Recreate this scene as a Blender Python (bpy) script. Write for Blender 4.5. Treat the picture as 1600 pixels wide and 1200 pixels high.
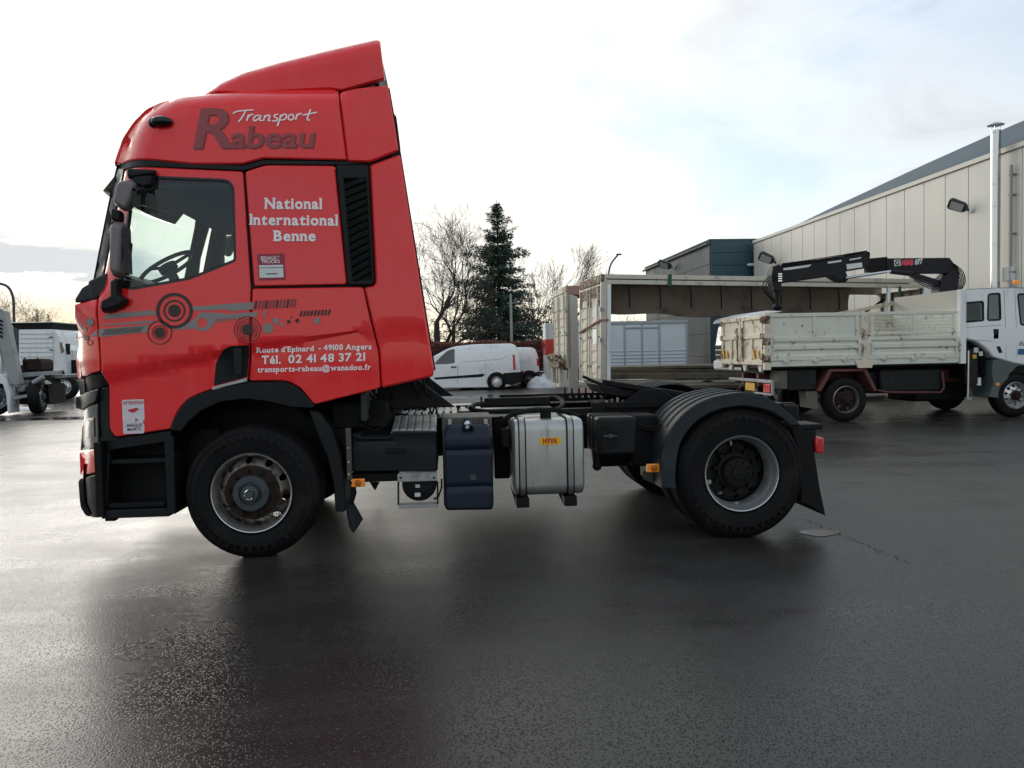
import bpy, bmesh, math, random
from mathutils import Vector, Matrix, noise as mnoise
from mathutils.geometry import delaunay_2d_cdt
random.seed(7)
R_ = math.radians
for o in list(bpy.data.objects): bpy.data.objects.remove(o)
SC = bpy.context.scene
COL = SC.collection

# ------------------------------------------------------------------ camera
CAM = Vector((1.492, -5.877, 1.5175)); FPX = 1200.0
YAW, PITCH, ROLL = R_(-4.796), R_(-2.3445), R_(-1.151)
FW = Vector((-math.sin(YAW)*math.cos(PITCH), math.cos(YAW)*math.cos(PITCH), math.sin(PITCH)))
_r = FW.cross(Vector((0, 0, 1))).normalized(); _u = _r.cross(FW)
RT = math.cos(ROLL)*_r + math.sin(ROLL)*_u
UP = -math.sin(ROLL)*_r + math.cos(ROLL)*_u
cd = bpy.data.cameras.new('camera'); cam = bpy.data.objects.new('camera', cd); COL.objects.link(cam)
cam.matrix_world = Matrix(((RT.x, UP.x, -FW.x, CAM.x), (RT.y, UP.y, -FW.y, CAM.y), (RT.z, UP.z, -FW.z, CAM.z), (0, 0, 0, 1)))
cd.sensor_fit = 'HORIZONTAL'; cd.sensor_width = 36.0; cd.lens = 36.0*FPX/1600.0
cd.clip_start = 0.05; cd.clip_end = 5000
SC.camera = cam

# ------------------------------------------------------------------ light
SUN_EL, SUN_AZ = R_(14.0), R_(-30.0)          # azimuth measured from +Y towards +X
SUN_DIR = Vector((math.sin(SUN_AZ)*math.cos(SUN_EL), math.cos(SUN_AZ)*math.cos(SUN_EL), math.sin(SUN_EL)))
world = bpy.data.worlds.new('World'); SC.world = world; world.use_nodes = True
wt = world.node_tree; wt.nodes.clear()
def wn(t, **k):
    n = wt.nodes.new(t)
    for a, b in k.items(): setattr(n, a, b)
    return n
def wmath(op, a, b=None, c=None, clamp=False):
    n = wn('ShaderNodeMath', operation=op, use_clamp=clamp)
    for i, v in enumerate((a, b, c)):
        if v is None: continue
        if isinstance(v, (int, float)): n.inputs[i].default_value = v
        else: wt.links.new(v, n.inputs[i])
    return n.outputs[0]
def wmix(f, a, b):
    n = wn('ShaderNodeMix', data_type='RGBA')
    for s, v in ((n.inputs[0], f), (n.inputs[6], a), (n.inputs[7], b)):
        if isinstance(v, (int, float)): s.default_value = v
        elif isinstance(v, tuple): s.default_value = (*v, 1)
        else: wt.links.new(v, s)
    return n.outputs[2]
def wramp(v, lo, hi):
    n = wn('ShaderNodeMapRange', interpolation_type='SMOOTHSTEP'); wt.links.new(v, n.inputs[0])
    n.inputs[1].default_value = lo; n.inputs[2].default_value = hi
    return n.outputs[0]
tc = wn('ShaderNodeTexCoord'); sep = wn('ShaderNodeSeparateXYZ'); wt.links.new(tc.outputs['Generated'], sep.inputs[0])
sky = wn('ShaderNodeTexSky', sky_type='NISHITA', sun_disc=False, sun_elevation=SUN_EL, sun_rotation=SUN_AZ, altitude=200, air_density=1.0, dust_density=1.2, ozone_density=1.5)
skyc = wn('ShaderNodeVectorMath', operation='SCALE'); wt.links.new(sky.outputs[0], skyc.inputs[0]); skyc.inputs['Scale'].default_value = 0.105
zz = wmath('MAXIMUM', sep.outputs[2], 0.0)
den = wmath('ADD', zz, 0.10)
px_ = wmath('DIVIDE', sep.outputs[0], den); py_ = wmath('DIVIDE', sep.outputs[1], den)
cmb = wn('ShaderNodeCombineXYZ'); wt.links.new(px_, cmb.inputs[0]); wt.links.new(py_, cmb.inputs[1])
def wnoise(scale, det, rough, off, dist=0.0, sx=1.0, sy=1.0):
    mp = wn('ShaderNodeMapping'); wt.links.new(cmb.outputs[0], mp.inputs[0]); mp.inputs['Location'].default_value = off; mp.inputs['Scale'].default_value = (sx, sy, 1)
    n = wn('ShaderNodeTexNoise'); wt.links.new(mp.outputs[0], n.inputs['Vector'])
    n.inputs['Scale'].default_value = scale; n.inputs['Detail'].default_value = det; n.inputs['Roughness'].default_value = rough; n.inputs['Distortion'].default_value = dist
    return n.outputs[0]
n1 = wnoise(0.55, 7, 0.58, (3.1, 1.7, 0), 0.6)
n2 = wnoise(1.6, 8, 0.6, (9.3, 4.2, 0), 0.8, 1.0, 0.55)
dsun = wn('ShaderNodeVectorMath', operation='DOT_PRODUCT'); wt.links.new(tc.outputs['Generated'], dsun.inputs[0]); dsun.inputs[1].default_value = SUN_DIR
dcl = wmath('MAXIMUM', dsun.outputs['Value'], 0.0)
glow = wmath('POWER', dcl, 4.0); glow2 = wmath('POWER', dcl, 60.0)
cover = wmath('ADD', wmath('MULTIPLY', n1, 0.7), wmath('MULTIPLY', n2, 0.3))
cmask = wmath('ADD', wmath('MULTIPLY', wramp(cover, 0.38, 0.60), 0.60), 0.38)
# thin high cloud: bright towards the sun (forward scatter), grey-blue where it is thick
thick = wramp(wmath('ADD', wmath('MULTIPLY', n1, 0.5), wmath('MULTIPLY', n2, 0.5)), 0.44, 0.66)
cl_lum = wmath('ADD', wmath('ADD', 0.53, wmath('MULTIPLY', glow, 0.50)), wmath('MULTIPLY', glow2, 0.5))
cl_lum = wmath('SUBTRACT', cl_lum, wmath('MULTIPLY', thick, 0.17))
ccol = wmix(wmath('MULTIPLY', glow, 0.9, clamp=True), (0.93, 0.98, 1.03), (1.0, 0.985, 0.94))
cs = wn('ShaderNodeVectorMath', operation='SCALE'); wt.links.new(ccol, cs.inputs[0]); wt.links.new(cl_lum, cs.inputs['Scale'])
col1 = wmix(cmask, skyc.outputs[0], cs.outputs[0])
# a bank of darker stratus low in one part of the sky, ragged edges
BANK = Vector((math.sin(R_(-34)), math.cos(R_(-34)), 0.0))
dbk = wn('ShaderNodeVectorMath', operation='DOT_PRODUCT'); wt.links.new(tc.outputs['Generated'], dbk.inputs[0]); dbk.inputs[1].default_value = BANK
mpb = wn('ShaderNodeMapping'); wt.links.new(tc.outputs['Generated'], mpb.inputs[0]); mpb.inputs['Scale'].default_value = (2.2, 2.2, 9.0)
nb_ = wn('ShaderNodeTexNoise'); wt.links.new(mpb.outputs[0], nb_.inputs['Vector']); nb_.inputs['Scale'].default_value = 2.0; nb_.inputs['Detail'].default_value = 6; nb_.inputs['Roughness'].default_value = 0.6
edge = wmath('MULTIPLY', wmath('SUBTRACT', nb_.outputs[0], 0.5), 0.16)
zb_ = wmath('ADD', zz, edge)
bv_ = wmath('MULTIPLY', wramp(zb_, 0.035, 0.095), wmath('SUBTRACT', 1.0, wramp(zb_, 0.10, 0.235)))
ba_ = wramp(wmath('ADD', dbk.outputs['Value'], wmath('MULTIPLY', edge, 0.8)), 0.90, 0.995)
band = wmath('MULTIPLY', bv_, ba_)
streak = wnoise(0.9, 6, 0.6, (2.2, 5.1, 0), 0.5, 0.6, 1.6)
col2 = wmix(wmath('MULTIPLY', band, 1.25, clamp=True), col1, wmix(streak, (0.34, 0.36, 0.38), (0.43, 0.435, 0.435)))
hor = wmath('SUBTRACT', 1.0, wramp(zz, 0.0, 0.09))
col3 = wmix(wmath('MULTIPLY', hor, 0.6), col2, (0.72, 0.62, 0.46))
vmin = wn('ShaderNodeVectorMath', operation='MINIMUM'); wt.links.new(col3, vmin.inputs[0]); vmin.inputs[1].default_value = (0.62, 0.602, 0.545)   # veil of cloud in front of the sun
warm_ = wmix(wmath('MULTIPLY', wmath('SUBTRACT', 1.0, wramp(zz, 0.03, 0.095)), wmath('MULTIPLY', glow, 0.85)), vmin.outputs[0], (0.56, 0.44, 0.25))
bg = wn('ShaderNodeBackground'); bg.inputs[1].default_value = 1.0; wt.links.new(warm_, bg.inputs[0])
wo = wn('ShaderNodeOutputWorld'); wt.links.new(bg.outputs[0], wo.inputs[0])
sd = bpy.data.lights.new('sun', 'SUN'); sd.energy = 0.85; sd.angle = R_(42); sd.color = (1.0, 0.95, 0.88)
so = bpy.data.objects.new('sun', sd); COL.objects.link(so); so.rotation_euler = (-SUN_DIR).to_track_quat('-Z', 'Y').to_euler()
vs = SC.view_settings; vs.view_transform = 'Standard'; vs.look = 'None'; vs.gamma = 1.0; vs.use_curve_mapping = False; vs.exposure = 1.0
SC.cycles.use_denoising = True
SC.cycles.max_bounces = 8; SC.cycles.transparent_max_bounces = 12; SC.cycles.sample_clamp_indirect = 6

# ------------------------------------------------------------------ helpers
def ray(u, v): return FW + RT*((u-800)/FPX) - UP*((v-600)/FPX)
def P(u, v, y):
    "pixel of the photograph on the vertical plane at distance y"
    d = ray(u, v); return CAM + d*((y-CAM.y)/d.y)
def PX(u, v, x):
    d = ray(u, v); return CAM + d*((x-CAM.x)/d.x)
def PZ(u, v, z=0.0):
    d = ray(u, v); return CAM + d*((z-CAM.z)/d.z)

def link(name, me, parent=None, mat=None, label=None, cat=None, group=None, kind=None, sharp=35, bevel=0.0):
    o = bpy.data.objects.new(name, me); COL.objects.link(o)
    if mat is not None:
        me.materials.clear(); me.materials.append(M[mat] if isinstance(mat, str) else mat)
    if sharp is not None and isinstance(me, bpy.types.Mesh):
        me.shade_smooth(); me.set_sharp_from_angle(angle=R_(sharp))
    if bevel > 0:
        b = o.modifiers.new('bevel', 'BEVEL'); b.width = bevel; b.segments = 2; b.limit_method = 'ANGLE'; b.angle_limit = R_(40); b.harden_normals = False
    if parent is not None:
        o.parent = parent
        if parent.parent is None: o.location = -parent.location
    tag(o, label, cat, group, kind)
    return o
def tag(o, label=None, cat=None, group=None, kind=None):
    if label: o['label'] = label
    if cat: o['category'] = cat
    if group: o['group'] = group
    if kind: o['kind'] = kind
    return o
def thing(name, label, cat, loc=(0, 0, 0), group=None):
    o = bpy.data.objects.new(name, None); COL.objects.link(o); o.location = loc; o.empty_display_size = 0.2
    return tag(o, label, cat, group)
def grp(name, parent, loc=None):
    "an empty part that only holds sub-parts (a wheel, a mirror)"
    o = bpy.data.objects.new(name, None); COL.objects.link(o); o.parent = parent
    o.location = -parent.location if loc is None else Vector(loc)-parent.location
    return o

class MB:
    def __init__(s): s.v = []; s.f = []
    def add(s, vs, fs):
        n = len(s.v); s.v += [tuple(v) for v in vs]; s.f += [tuple(i+n for i in f) for f in fs]; return s
    def box(s, c, size, rot=None):
        c = Vector(c); h = Vector(size)*0.5
        pts = [Vector((x*h.x, y*h.y, z*h.z)) for x in (-1, 1) for y in (-1, 1) for z in (-1, 1)]
        if rot is not None: pts = [rot @ p for p in pts]
        return s.add([c+p for p in pts], [(0, 1, 3, 2), (4, 6, 7, 5), (0, 4, 5, 1), (2, 3, 7, 6), (0, 2, 6, 4), (1, 5, 7, 3)])
    def bb(s, a, b):
        return s.box([(a[i]+b[i])/2 for i in range(3)], [abs(b[i]-a[i]) for i in range(3)])
    def cyl(s, p0, p1, r0, r1=None, n=12, caps=True):
        return s.tube([p0, p1], [r0, r0 if r1 is None else r1], n, caps)
    def tube(s, pts, r, n=8, caps=True):
        pts = [Vector(p) for p in pts]; k = len(pts)
        rs = r if isinstance(r, (list, tuple)) else [r]*k
        base = len(s.v); prev = None
        for i, p in enumerate(pts):
            t = (pts[min(i+1, k-1)]-pts[max(i-1, 0)])
            if t.length < 1e-9: t = Vector((0, 0, 1))
            t.normalize()
            if prev is None:
                a = t.cross(Vector((0, 0, 1)) if abs(t.z) < 0.9 else Vector((1, 0, 0))).normalized()
            else:
                a = prev - t*prev.dot(t)
                a = a.normalized() if a.length > 1e-6 else t.orthogonal().normalized()
            prev = a; b = t.cross(a)
            for j in range(n):
                w = 2*math.pi*j/n; s.v.append(tuple(p + a*(rs[i]*math.cos(w)) + b*(rs[i]*math.sin(w))))
        for i in range(k-1):
            for j in range(n):
                q = (j+1) % n
                s.f.append((base+i*n+j, base+i*n+q, base+(i+1)*n+q, base+(i+1)*n+j))
        if caps:
            s.f.append(tuple(base+j for j in reversed(range(n)))); s.f.append(tuple(base+(k-1)*n+j for j in range(n)))
        return s
    def lathe(s, prof, n=48, c=(0, 0, 0), axis='y'):
        "prof: (radius, depth along axis)"
        base = len(s.v); k = len(prof); c = Vector(c)
        for (r, d) in prof:
            for j in range(n):
                w = 2*math.pi*j/n
                q = Vector((r*math.cos(w), d, r*math.sin(w))) if axis == 'y' else (Vector((r*math.cos(w), r*math.sin(w), d)) if axis == 'z' else Vector((d, r*math.cos(w), r*math.sin(w))))
                s.v.append(tuple(c+q))
        for i in range(k-1):
            for j in range(n):
                q = (j+1) % n
                s.f.append((base+i*n+j, base+(i+1)*n+j, base+(i+1)*n+q, base+i*n+q))
        return s
    def prism(s, pts, off):
        "extrude planar polygon (3d points) by vector off"
        pts = [Vector(p) for p in pts]; off = Vector(off); n = len(pts)
        return s.add(pts+[p+off for p in pts], [tuple(range(n)), tuple(range(2*n-1, n-1, -1))]+[(i, i+n, (i+1) % n+n, (i+1) % n) for i in range(n)])
    def sphere(s, c, r, n=12, m=8, sc=(1, 1, 1)):
        c = Vector(c); base = len(s.v)
        for i in range(m+1):
            a = math.pi*i/m
            for j in range(n):
                w = 2*math.pi*j/n
                s.v.append((c.x+r*sc[0]*math.sin(a)*math.cos(w), c.y+r*sc[1]*math.sin(a)*math.sin(w), c.z+r*sc[2]*math.cos(a)))
        for i in range(m):
            for j in range(n):
                q = (j+1) % n
                s.f.append((base+i*n+j, base+(i+1)*n+j, base+(i+1)*n+q, base+i*n+q))
        return s
    def mesh(s, name, fix=True):
        me = bpy.data.meshes.new(name); me.from_pydata(s.v, [], s.f)
        if fix:
            bm = bmesh.new(); bm.from_mesh(me); bmesh.ops.remove_doubles(bm, verts=bm.verts, dist=1e-5)
            bmesh.ops.recalc_face_normals(bm, faces=bm.faces); bm.to_mesh(me); bm.free()
        me.update(); return me
    def build(s, name, parent, mat, fix=True, **k): return link(name, s.mesh(name, fix), parent, mat, **k)

def pip(p, poly):
    x, y = p; c = False; n = len(poly); j = n-1
    for i in range(n):
        xi, yi = poly[i]; xj, yj = poly[j]
        if (yi > y) != (yj > y) and x < (xj-xi)*(y-yi)/(yj-yi)+xi: c = not c
        j = i
    return c
def area(poly): return 0.5*sum(poly[i-1][0]*poly[i][1]-poly[i][0]*poly[i-1][1] for i in range(len(poly)))
def offs(poly, d):
    "offset a ccw polygon inwards by d"
    if area(poly) < 0: poly = poly[::-1]
    out = []; n = len(poly)
    for i in range(n):
        a = Vector(poly[i-1]); b = Vector(poly[i]); c = Vector(poly[(i+1) % n])
        e1 = (b-a).normalized(); e2 = (c-b).normalized()
        n1 = Vector((-e1.y, e1.x)); n2 = Vector((-e2.y, e2.x)); m = n1+n2
        if m.length < 0.2: m = n1
        m.normalize(); k = d/max(0.35, m.dot(n1)); out.append(tuple(b+m*k))
    return out
def rnd(poly, r, seg=3, closed=True):
    "round the corners of a polygon"
    out = []; n = len(poly)
    for i in range(n):
        a = Vector(poly[i-1]); b = Vector(poly[i]); c = Vector(poly[(i+1) % n])
        rr = min(r, 0.45*(a-b).length, 0.45*(c-b).length)
        p0 = b+(a-b).normalized()*rr; p1 = b+(c-b).normalized()*rr
        for k in range(seg+1):
            t = k/seg; out.append(tuple(p0*(1-t)**2+b*2*t*(1-t)+p1*t*t))
    return out
def dens(poly, step, closed=True):
    out = []; n = len(poly)
    for i in range(n if closed else n-1):
        a = Vector(poly[i]); b = Vector(poly[(i+1) % n]); k = max(1, int((b-a).length/step))
        out += [tuple(a+(b-a)*(j/k)) for j in range(k)]
    if not closed: out.append(tuple(poly[-1]))
    return out
def sheet(outline, holes=(), yf=None, thick=0.02, grid=0.07, edge=0.008, creases=(), proud=0.0, mirror=None):
    """a panel in the x-z plane with real thickness: outline and holes are (x,z) polygons, yf(x,z) gives the depth of the skin.
    The rim is rolled back by edge. Returns a mesh whose outside faces -y (or +y when mirrored about y=mirror)."""
    yf = yf or (lambda x, z: 0.0)
    V = []; E = []
    def addpoly(pts, closed=True):
        b = len(V); V.extend(Vector(p) for p in pts); n = len(pts)
        for i in range(n if closed else n-1): E.append((b+i, b+(i+1) % n))
    ol = dens(outline if area(outline) > 0 else outline[::-1], grid)
    hl = [dens(h if area(h) > 0 else h[::-1], grid) for h in holes]
    addpoly(ol); [addpoly(h) for h in hl]
    if edge > 0:
        addpoly(offs(ol, edge)); [addpoly(offs(h, -edge)) for h in hl]
    for c in creases: addpoly(dens(c, grid, False), False)
    xs = [p[0] for p in ol]; zs = [p[1] for p in ol]
    inner = offs(ol, edge+grid*0.35); ih = [offs(h, -edge-grid*0.35) for h in hl]
    x = math.floor(min(xs)/grid)*grid
    while x < max(xs):
        z = math.floor(min(zs)/grid)*grid
        while z < max(zs):
            q = (x+grid*0.013, z+grid*0.017)
            if pip(q, inner) and not any(pip(q, h) for h in ih): V.append(Vector(q))
            z += grid
        x += grid
    vs, es, fs, *_ = delaunay_2d_cdt(V, E, [], 0, 1e-6)
    fs = [f for f in fs if pip((sum(vs[i].x for i in f)/len(f), sum(vs[i].y for i in f)/len(f)), ol) and not any(pip((sum(vs[i].x for i in f)/len(f), sum(vs[i].y for i in f)/len(f)), h) for h in hl)]
    used = sorted({i for f in fs for i in f}); idx = {i: k for k, i in enumerate(used)}
    fs = [tuple(idx[i] for i in f) for f in fs]
    cnt = {}
    for f in fs:
        for i in range(len(f)):
            e = (f[i], f[(i+1) % len(f)]); cnt[e] = cnt.get(e, 0)+1
    bnd = [e for e in cnt if (e[1], e[0]) not in cnt]
    bv = {i for e in bnd for i in e}
    co = []
    for k, i in enumerate(used):
        px, pz = vs[i]; y = yf(px, pz)-proud
        if k in bv: y += edge
        co.append(Vector((px, y, pz)))
    faces = [f if area([(co[i].x, co[i].z) for i in f]) > 0 else f[::-1] for f in fs]
    n = len(co); m = {i: n+k for k, i in enumerate(sorted(bv))}
    co += [co[i]+Vector((0, thick, 0)) for i in sorted(bv)]
    for (a, b) in bnd: faces.append((a, b, m[b], m[a]))
    if mirror is not None:
        co = [Vector((c.x, mirror*2-c.y, c.z)) for c in co]; faces = [f[::-1] for f in faces]
    me = bpy.data.meshes.new('panel'); me.from_pydata(co, [], faces)
    bm = bmesh.new(); bm.from_mesh(me)
    # outside faces must look along -y
    bm.normal_update()
    s_ = sum(f.normal.y*f.calc_area() for f in list(bm.faces)[:len(fs)])
    if (s_ > 0) != (mirror is not None): bmesh.ops.reverse_faces(bm, faces=bm.faces)
    bm.to_mesh(me); bm.free(); me.update()
    return me
def circ(cx, cz, r, n=24, r2=None): return [(cx+r*math.cos(2*math.pi*i/n), cz+(r2 or r)*math.sin(2*math.pi*i/n)) for i in range(n)]

# ------------------------------------------------------------------ materials
M = {}
def newmat(name):
    m = bpy.data.materials.new(name); m.use_nodes = True; t = m.node_tree; t.nodes.clear()
    o = t.nodes.new('ShaderNodeOutputMaterial'); M[name] = m
    return m, t, o
class NT:
    def __init__(s, t): s.t = t
    def n(s, ty, **k):
        n = s.t.nodes.new(ty)
        for a, b in k.items(): setattr(n, a, b)
        return n
    def l(s, a, b): s.t.links.new(a, b)
    def val(s, sock, v):
        if isinstance(v, (int, float)): sock.default_value = v
        elif isinstance(v, tuple): sock.default_value = (*v, 1) if len(v) == 3 and sock.type == 'RGBA' else v
        else: s.l(v, sock)
    def math(s, op, a, b=0.0, clamp=False):
        n = s.n('ShaderNodeMath', operation=op, use_clamp=clamp); s.val(n.inputs[0], a); s.val(n.inputs[1], b); return n.outputs[0]
    def mix(s, f, a, b):
        n = s.n('ShaderNodeMix', data_type='RGBA'); s.val(n.inputs[0], f); s.val(n.inputs[6], a); s.val(n.inputs[7], b); return n.outputs[2]
    def ramp(s, v, lo, hi, a=0.0, b=1.0):
        n = s.n('ShaderNodeMapRange', interpolation_type='SMOOTHSTEP'); s.l(v, n.inputs[0])
        for i, x in enumerate((lo, hi, a, b)): n.inputs[i+1].default_value = x
        return n.outputs[0]
    def coord(s, scale=(1, 1, 1), kind='Object'):
        c = s.n('ShaderNodeTexCoord'); mp = s.n('ShaderNodeMapping'); s.l(c.outputs[kind], mp.inputs[0]); mp.inputs['Scale'].default_value = scale; return mp.outputs[0]
    def noise(s, vec, scale, det=4, rough=0.55, dist=0.0):
        n = s.n('ShaderNodeTexNoise'); s.l(vec, n.inputs['Vector'])
        n.inputs['Scale'].default_value = scale; n.inputs['Detail'].default_value = det; n.inputs['Roughness'].default_value = rough; n.inputs['Distortion'].default_value = dist
        return n.outputs[0]
    def bump(s, h, strength, dist=0.01):
        n = s.n('ShaderNodeBump'); s.l(h, n.inputs['Height']); n.inputs['Strength'].default_value = strength; n.inputs['Distance'].default_value = dist; return n.outputs[0]
    def bsdf(s, **k):
        b = s.n('ShaderNodeBsdfPrincipled')
        for a, v in k.items(): s.val(b.inputs[a.replace('_', ' ')], v)
        return b
def mk(name, col, rough=0.5, metal=0.0, var=0.12, scale=3.0, dirt=None, dirt_amt=0.0, dscale=2.5, streak=False, bump=0.0, bscale=40, coat=0.0, spec=0.5, dlo=0.5, dhi=0.68, rvar=0.12):
    m, t, out = newmat(name); q = NT(t)
    v = q.coord(); n = q.noise(v, scale, 6, 0.6)
    lo = tuple(c*(1-var) for c in col); hi = tuple(min(1, c*(1+var)) for c in col)
    c = q.mix(n, lo, hi)
    r = q.math('ADD', q.math('MULTIPLY', q.math('SUBTRACT', n, 0.5), rvar*2), rough)
    if dirt:
        v2 = q.coord((1, 1, 0.18) if streak else (1, 1, 1)); d = q.noise(v2, dscale, 8, 0.68)
        f = q.math('MULTIPLY', q.ramp(d, dlo, dhi), dirt_amt); c = q.mix(f, c, dirt)
        r = q.math('ADD', r, q.math('MULTIPLY', f, 0.25), clamp=True)
    b = q.bsdf(Base_Color=c, Roughness=r, Metallic=metal, Coat_Weight=coat, Coat_Roughness=0.08, Specular_IOR_Level=spec)
    if bump > 0: q.l(q.bump(q.noise(v, bscale, 4), bump), b.inputs['Normal'])
    q.l(b.outputs[0], out.inputs[0]); return m
def mk_glass(name, tint, refl_rough=0.02, opac=0.0):
    m, t, out = newmat(name); q = NT(t)
    tr = q.n('ShaderNodeBsdfTransparent'); tr.inputs[0].default_value = (*tint, 1)
    gl = q.n('ShaderNodeBsdfGlossy'); gl.inputs['Roughness'].default_value = refl_rough
    lw = q.n('ShaderNodeLayerWeight'); lw.inputs[0].default_value = 0.5
    fr = q.math('ADD', 0.045, q.math('MULTIPLY', q.math('POWER', lw.outputs['Facing'], 5.0), 0.9))
    mx = q.n('ShaderNodeMixShader'); q.l(fr, mx.inputs[0]); q.l(tr.outputs[0], mx.inputs[1]); q.l(gl.outputs[0], mx.inputs[2])
    q.l(mx.outputs[0], out.inputs[0]); return m
# red lorry paint: clear coat, road film thickening towards streaks
def mk_paint(name, col, film, amt=0.28):
    m, t, out = newmat(name); q = NT(t)
    v = q.coord(); v2 = q.coord((1.0, 1.0, 0.10))
    n = q.noise(v, 1.3, 5, 0.6); s = q.noise(v2, 9.0, 6, 0.65); fine = q.noise(v, 60, 3)
    f = q.math('MULTIPLY', q.math('ADD', q.math('MULTIPLY', q.ramp(n, 0.38, 0.68), 0.5), q.math('MULTIPLY', q.ramp(s, 0.45, 0.72), 0.5)), amt)
    c = q.mix(f, col, film)
    r = q.math('ADD', 0.22, q.math('ADD', q.math('MULTIPLY', f, 0.6), q.math('MULTIPLY', fine, 0.06)))
    b = q.bsdf(Base_Color=c, Roughness=r, Coat_Weight=0.75, Coat_Roughness=q.math('ADD', 0.05, q.math('MULTIPLY', f, 0.5)), Specular_IOR_Level=0.12)
    q.l(b.outputs[0], out.inputs[0])
mk_paint('red_paint', (0.80, 0.019, 0.023), (0.68, 0.105, 0.11), 0.27)
mk('black_plastic', (0.0075, 0.0095, 0.011), 0.5, var=0.3, dirt=(0.030, 0.031, 0.031), dirt_amt=0.35, bump=0.05, bscale=200, spec=0.22)
mk('black_gloss', (0.006, 0.007, 0.008), 0.2, var=0.2, coat=0.15, spec=0.3)
mk('grey_plastic', (0.017, 0.023, 0.027), 0.5, var=0.25, dirt=(0.055, 0.058, 0.058), dirt_amt=0.45, bump=0.05, bscale=200, spec=0.25)
mk('mirror_shell', (0.16, 0.135, 0.142), 0.4, var=0.15, dirt=(0.12, 0.11, 0.11), dirt_amt=0.3)
mk('chassis', (0.006, 0.0065, 0.0075), 0.55, var=0.4, dirt=(0.026, 0.022, 0.019), dirt_amt=0.5, dscale=5, bump=0.06, spec=0.18)
mk('tyre', (0.006, 0.0062, 0.0068), 0.62, var=0.35, dirt=(0.024, 0.022, 0.019), dirt_amt=0.6, dscale=4, bump=0.08, bscale=90, spec=0.16)
mk('rim_worn', (0.26, 0.24, 0.21), 0.5, 0.4, var=0.3, dirt=(0.022, 0.016, 0.012), dirt_amt=0.95, dscale=7, dlo=0.40, dhi=0.58)
mk('rim_edge', (0.55, 0.55, 0.54), 0.32, 0.8, var=0.15, dirt=(0.10, 0.09, 0.08), dirt_amt=0.5, dscale=9)
mk('rim_silver', (0.52, 0.54, 0.55), 0.33, 0.75, var=0.12, dirt=(0.12, 0.115, 0.11), dirt_amt=0.5, dscale=6)
mk('hub_rust', (0.022, 0.014, 0.011), 0.7, 0.1, var=0.4, scale=20, dirt=(0.06, 0.033, 0.02), dirt_amt=0.5, dscale=18, bump=0.2, spec=0.2)
mk('hub_dark', (0.008, 0.0085, 0.009), 0.55, 0.1, var=0.3, dirt=(0.025, 0.02, 0.016), dirt_amt=0.5, dscale=12, spec=0.2)
mk('hub_grey', (0.045, 0.06, 0.068), 0.5, 0.2, var=0.25, dirt=(0.04, 0.035, 0.03), dirt_amt=0.6, dscale=14)
mk('aluminium', (0.42, 0.43, 0.41), 0.40, 0.75, var=0.2, scale=5, dirt=(0.20, 0.19, 0.17), dirt_amt=0.75, dscale=6, streak=True)
mk('strap_steel', (0.33, 0.34, 0.34), 0.35, 0.85, var=0.15, dirt=(0.06, 0.055, 0.05), dirt_amt=0.4, dscale=5)
mk('galvanised', (0.36, 0.37, 0.36), 0.45, 0.7, var=0.2, scale=9, dirt=(0.10, 0.09, 0.08), dirt_amt=0.6, dscale=7)
mk('galvanised_dull', (0.085, 0.082, 0.066), 0.6, 0.4, var=0.2, dirt=(0.07, 0.06, 0.045), dirt_amt=0.6, dscale=8)
mk('blue_tank', (0.006, 0.013, 0.026), 0.42, var=0.25, dirt=(0.024, 0.032, 0.042), dirt_amt=0.4, streak=True, spec=0.3)
mk('rubber', (0.006, 0.006, 0.0065), 0.7, var=0.2, spec=0.2)
mk('amber', (0.95, 0.30, 0.015), 0.25, var=0.08, coat=0.5)
mk('amber_dark', (0.45, 0.09, 0.004), 0.3, var=0.1)
mk('red_lens', (0.55, 0.012, 0.015), 0.2, var=0.1, coat=0.6)
mk('decal_white', (0.88, 0.86, 0.86), 0.4, var=0.06, scale=20)
mk('decal_white_worn', (0.78, 0.76, 0.77), 0.5, var=0.08, scale=20, dirt=(0.45, 0.2, 0.22), dirt_amt=0.7, dscale=40, dlo=0.58, dhi=0.66)
mk('decal_grey', (0.235, 0.215, 0.21), 0.4, var=0.08)
mk('decal_dark', (0.030, 0.012, 0.014), 0.45, var=0.15)
mk('decal_maroon', (0.115, 0.012, 0.018), 0.45, var=0.1)
mk('decal_brown', (0.27, 0.048, 0.052), 0.5, var=0.15, scale=12, dirt=(0.36, 0.05, 0.055), dirt_amt=0.4, dscale=9)
mk('decal_red', (0.50, 0.02, 0.03), 0.4, var=0.1)
mk('sticker_maroon', (0.28, 0.012, 0.035), 0.4, var=0.08)
mk('sticker_grey', (0.62, 0.66, 0.66), 0.4, var=0.05)
mk('sticker_yellow', (0.75, 0.47, 0.02), 0.4, var=0.15, scale=30)
mk('sticker_blind', (0.66, 0.60, 0.66), 0.5, var=0.08, scale=15, dirt=(0.75, 0.73, 0.74), dirt_amt=0.7, dscale=12)
mk('headlamp', (0.055, 0.06, 0.055), 0.12, 0.2, var=0.35, scale=14, coat=0.3)
mk('interior', (0.022, 0.026, 0.027), 0.75, var=0.2)
mk('interior_grey', (0.11, 0.115, 0.115), 0.8, var=0.15)
mk('seat_cloth', (0.03, 0.03, 0.032), 0.9, var=0.2)
mk('mirror_glass', (0.55, 0.6, 0.58), 0.05, 1.0, var=0.05)
mk_glass('window', (0.80, 0.90, 0.87)); mk_glass('windscreen', (0.90, 0.96, 0.94))
mk('dark_glass', (0.02, 0.026, 0.028), 0.06, var=0.2, coat=0.8)
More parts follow.
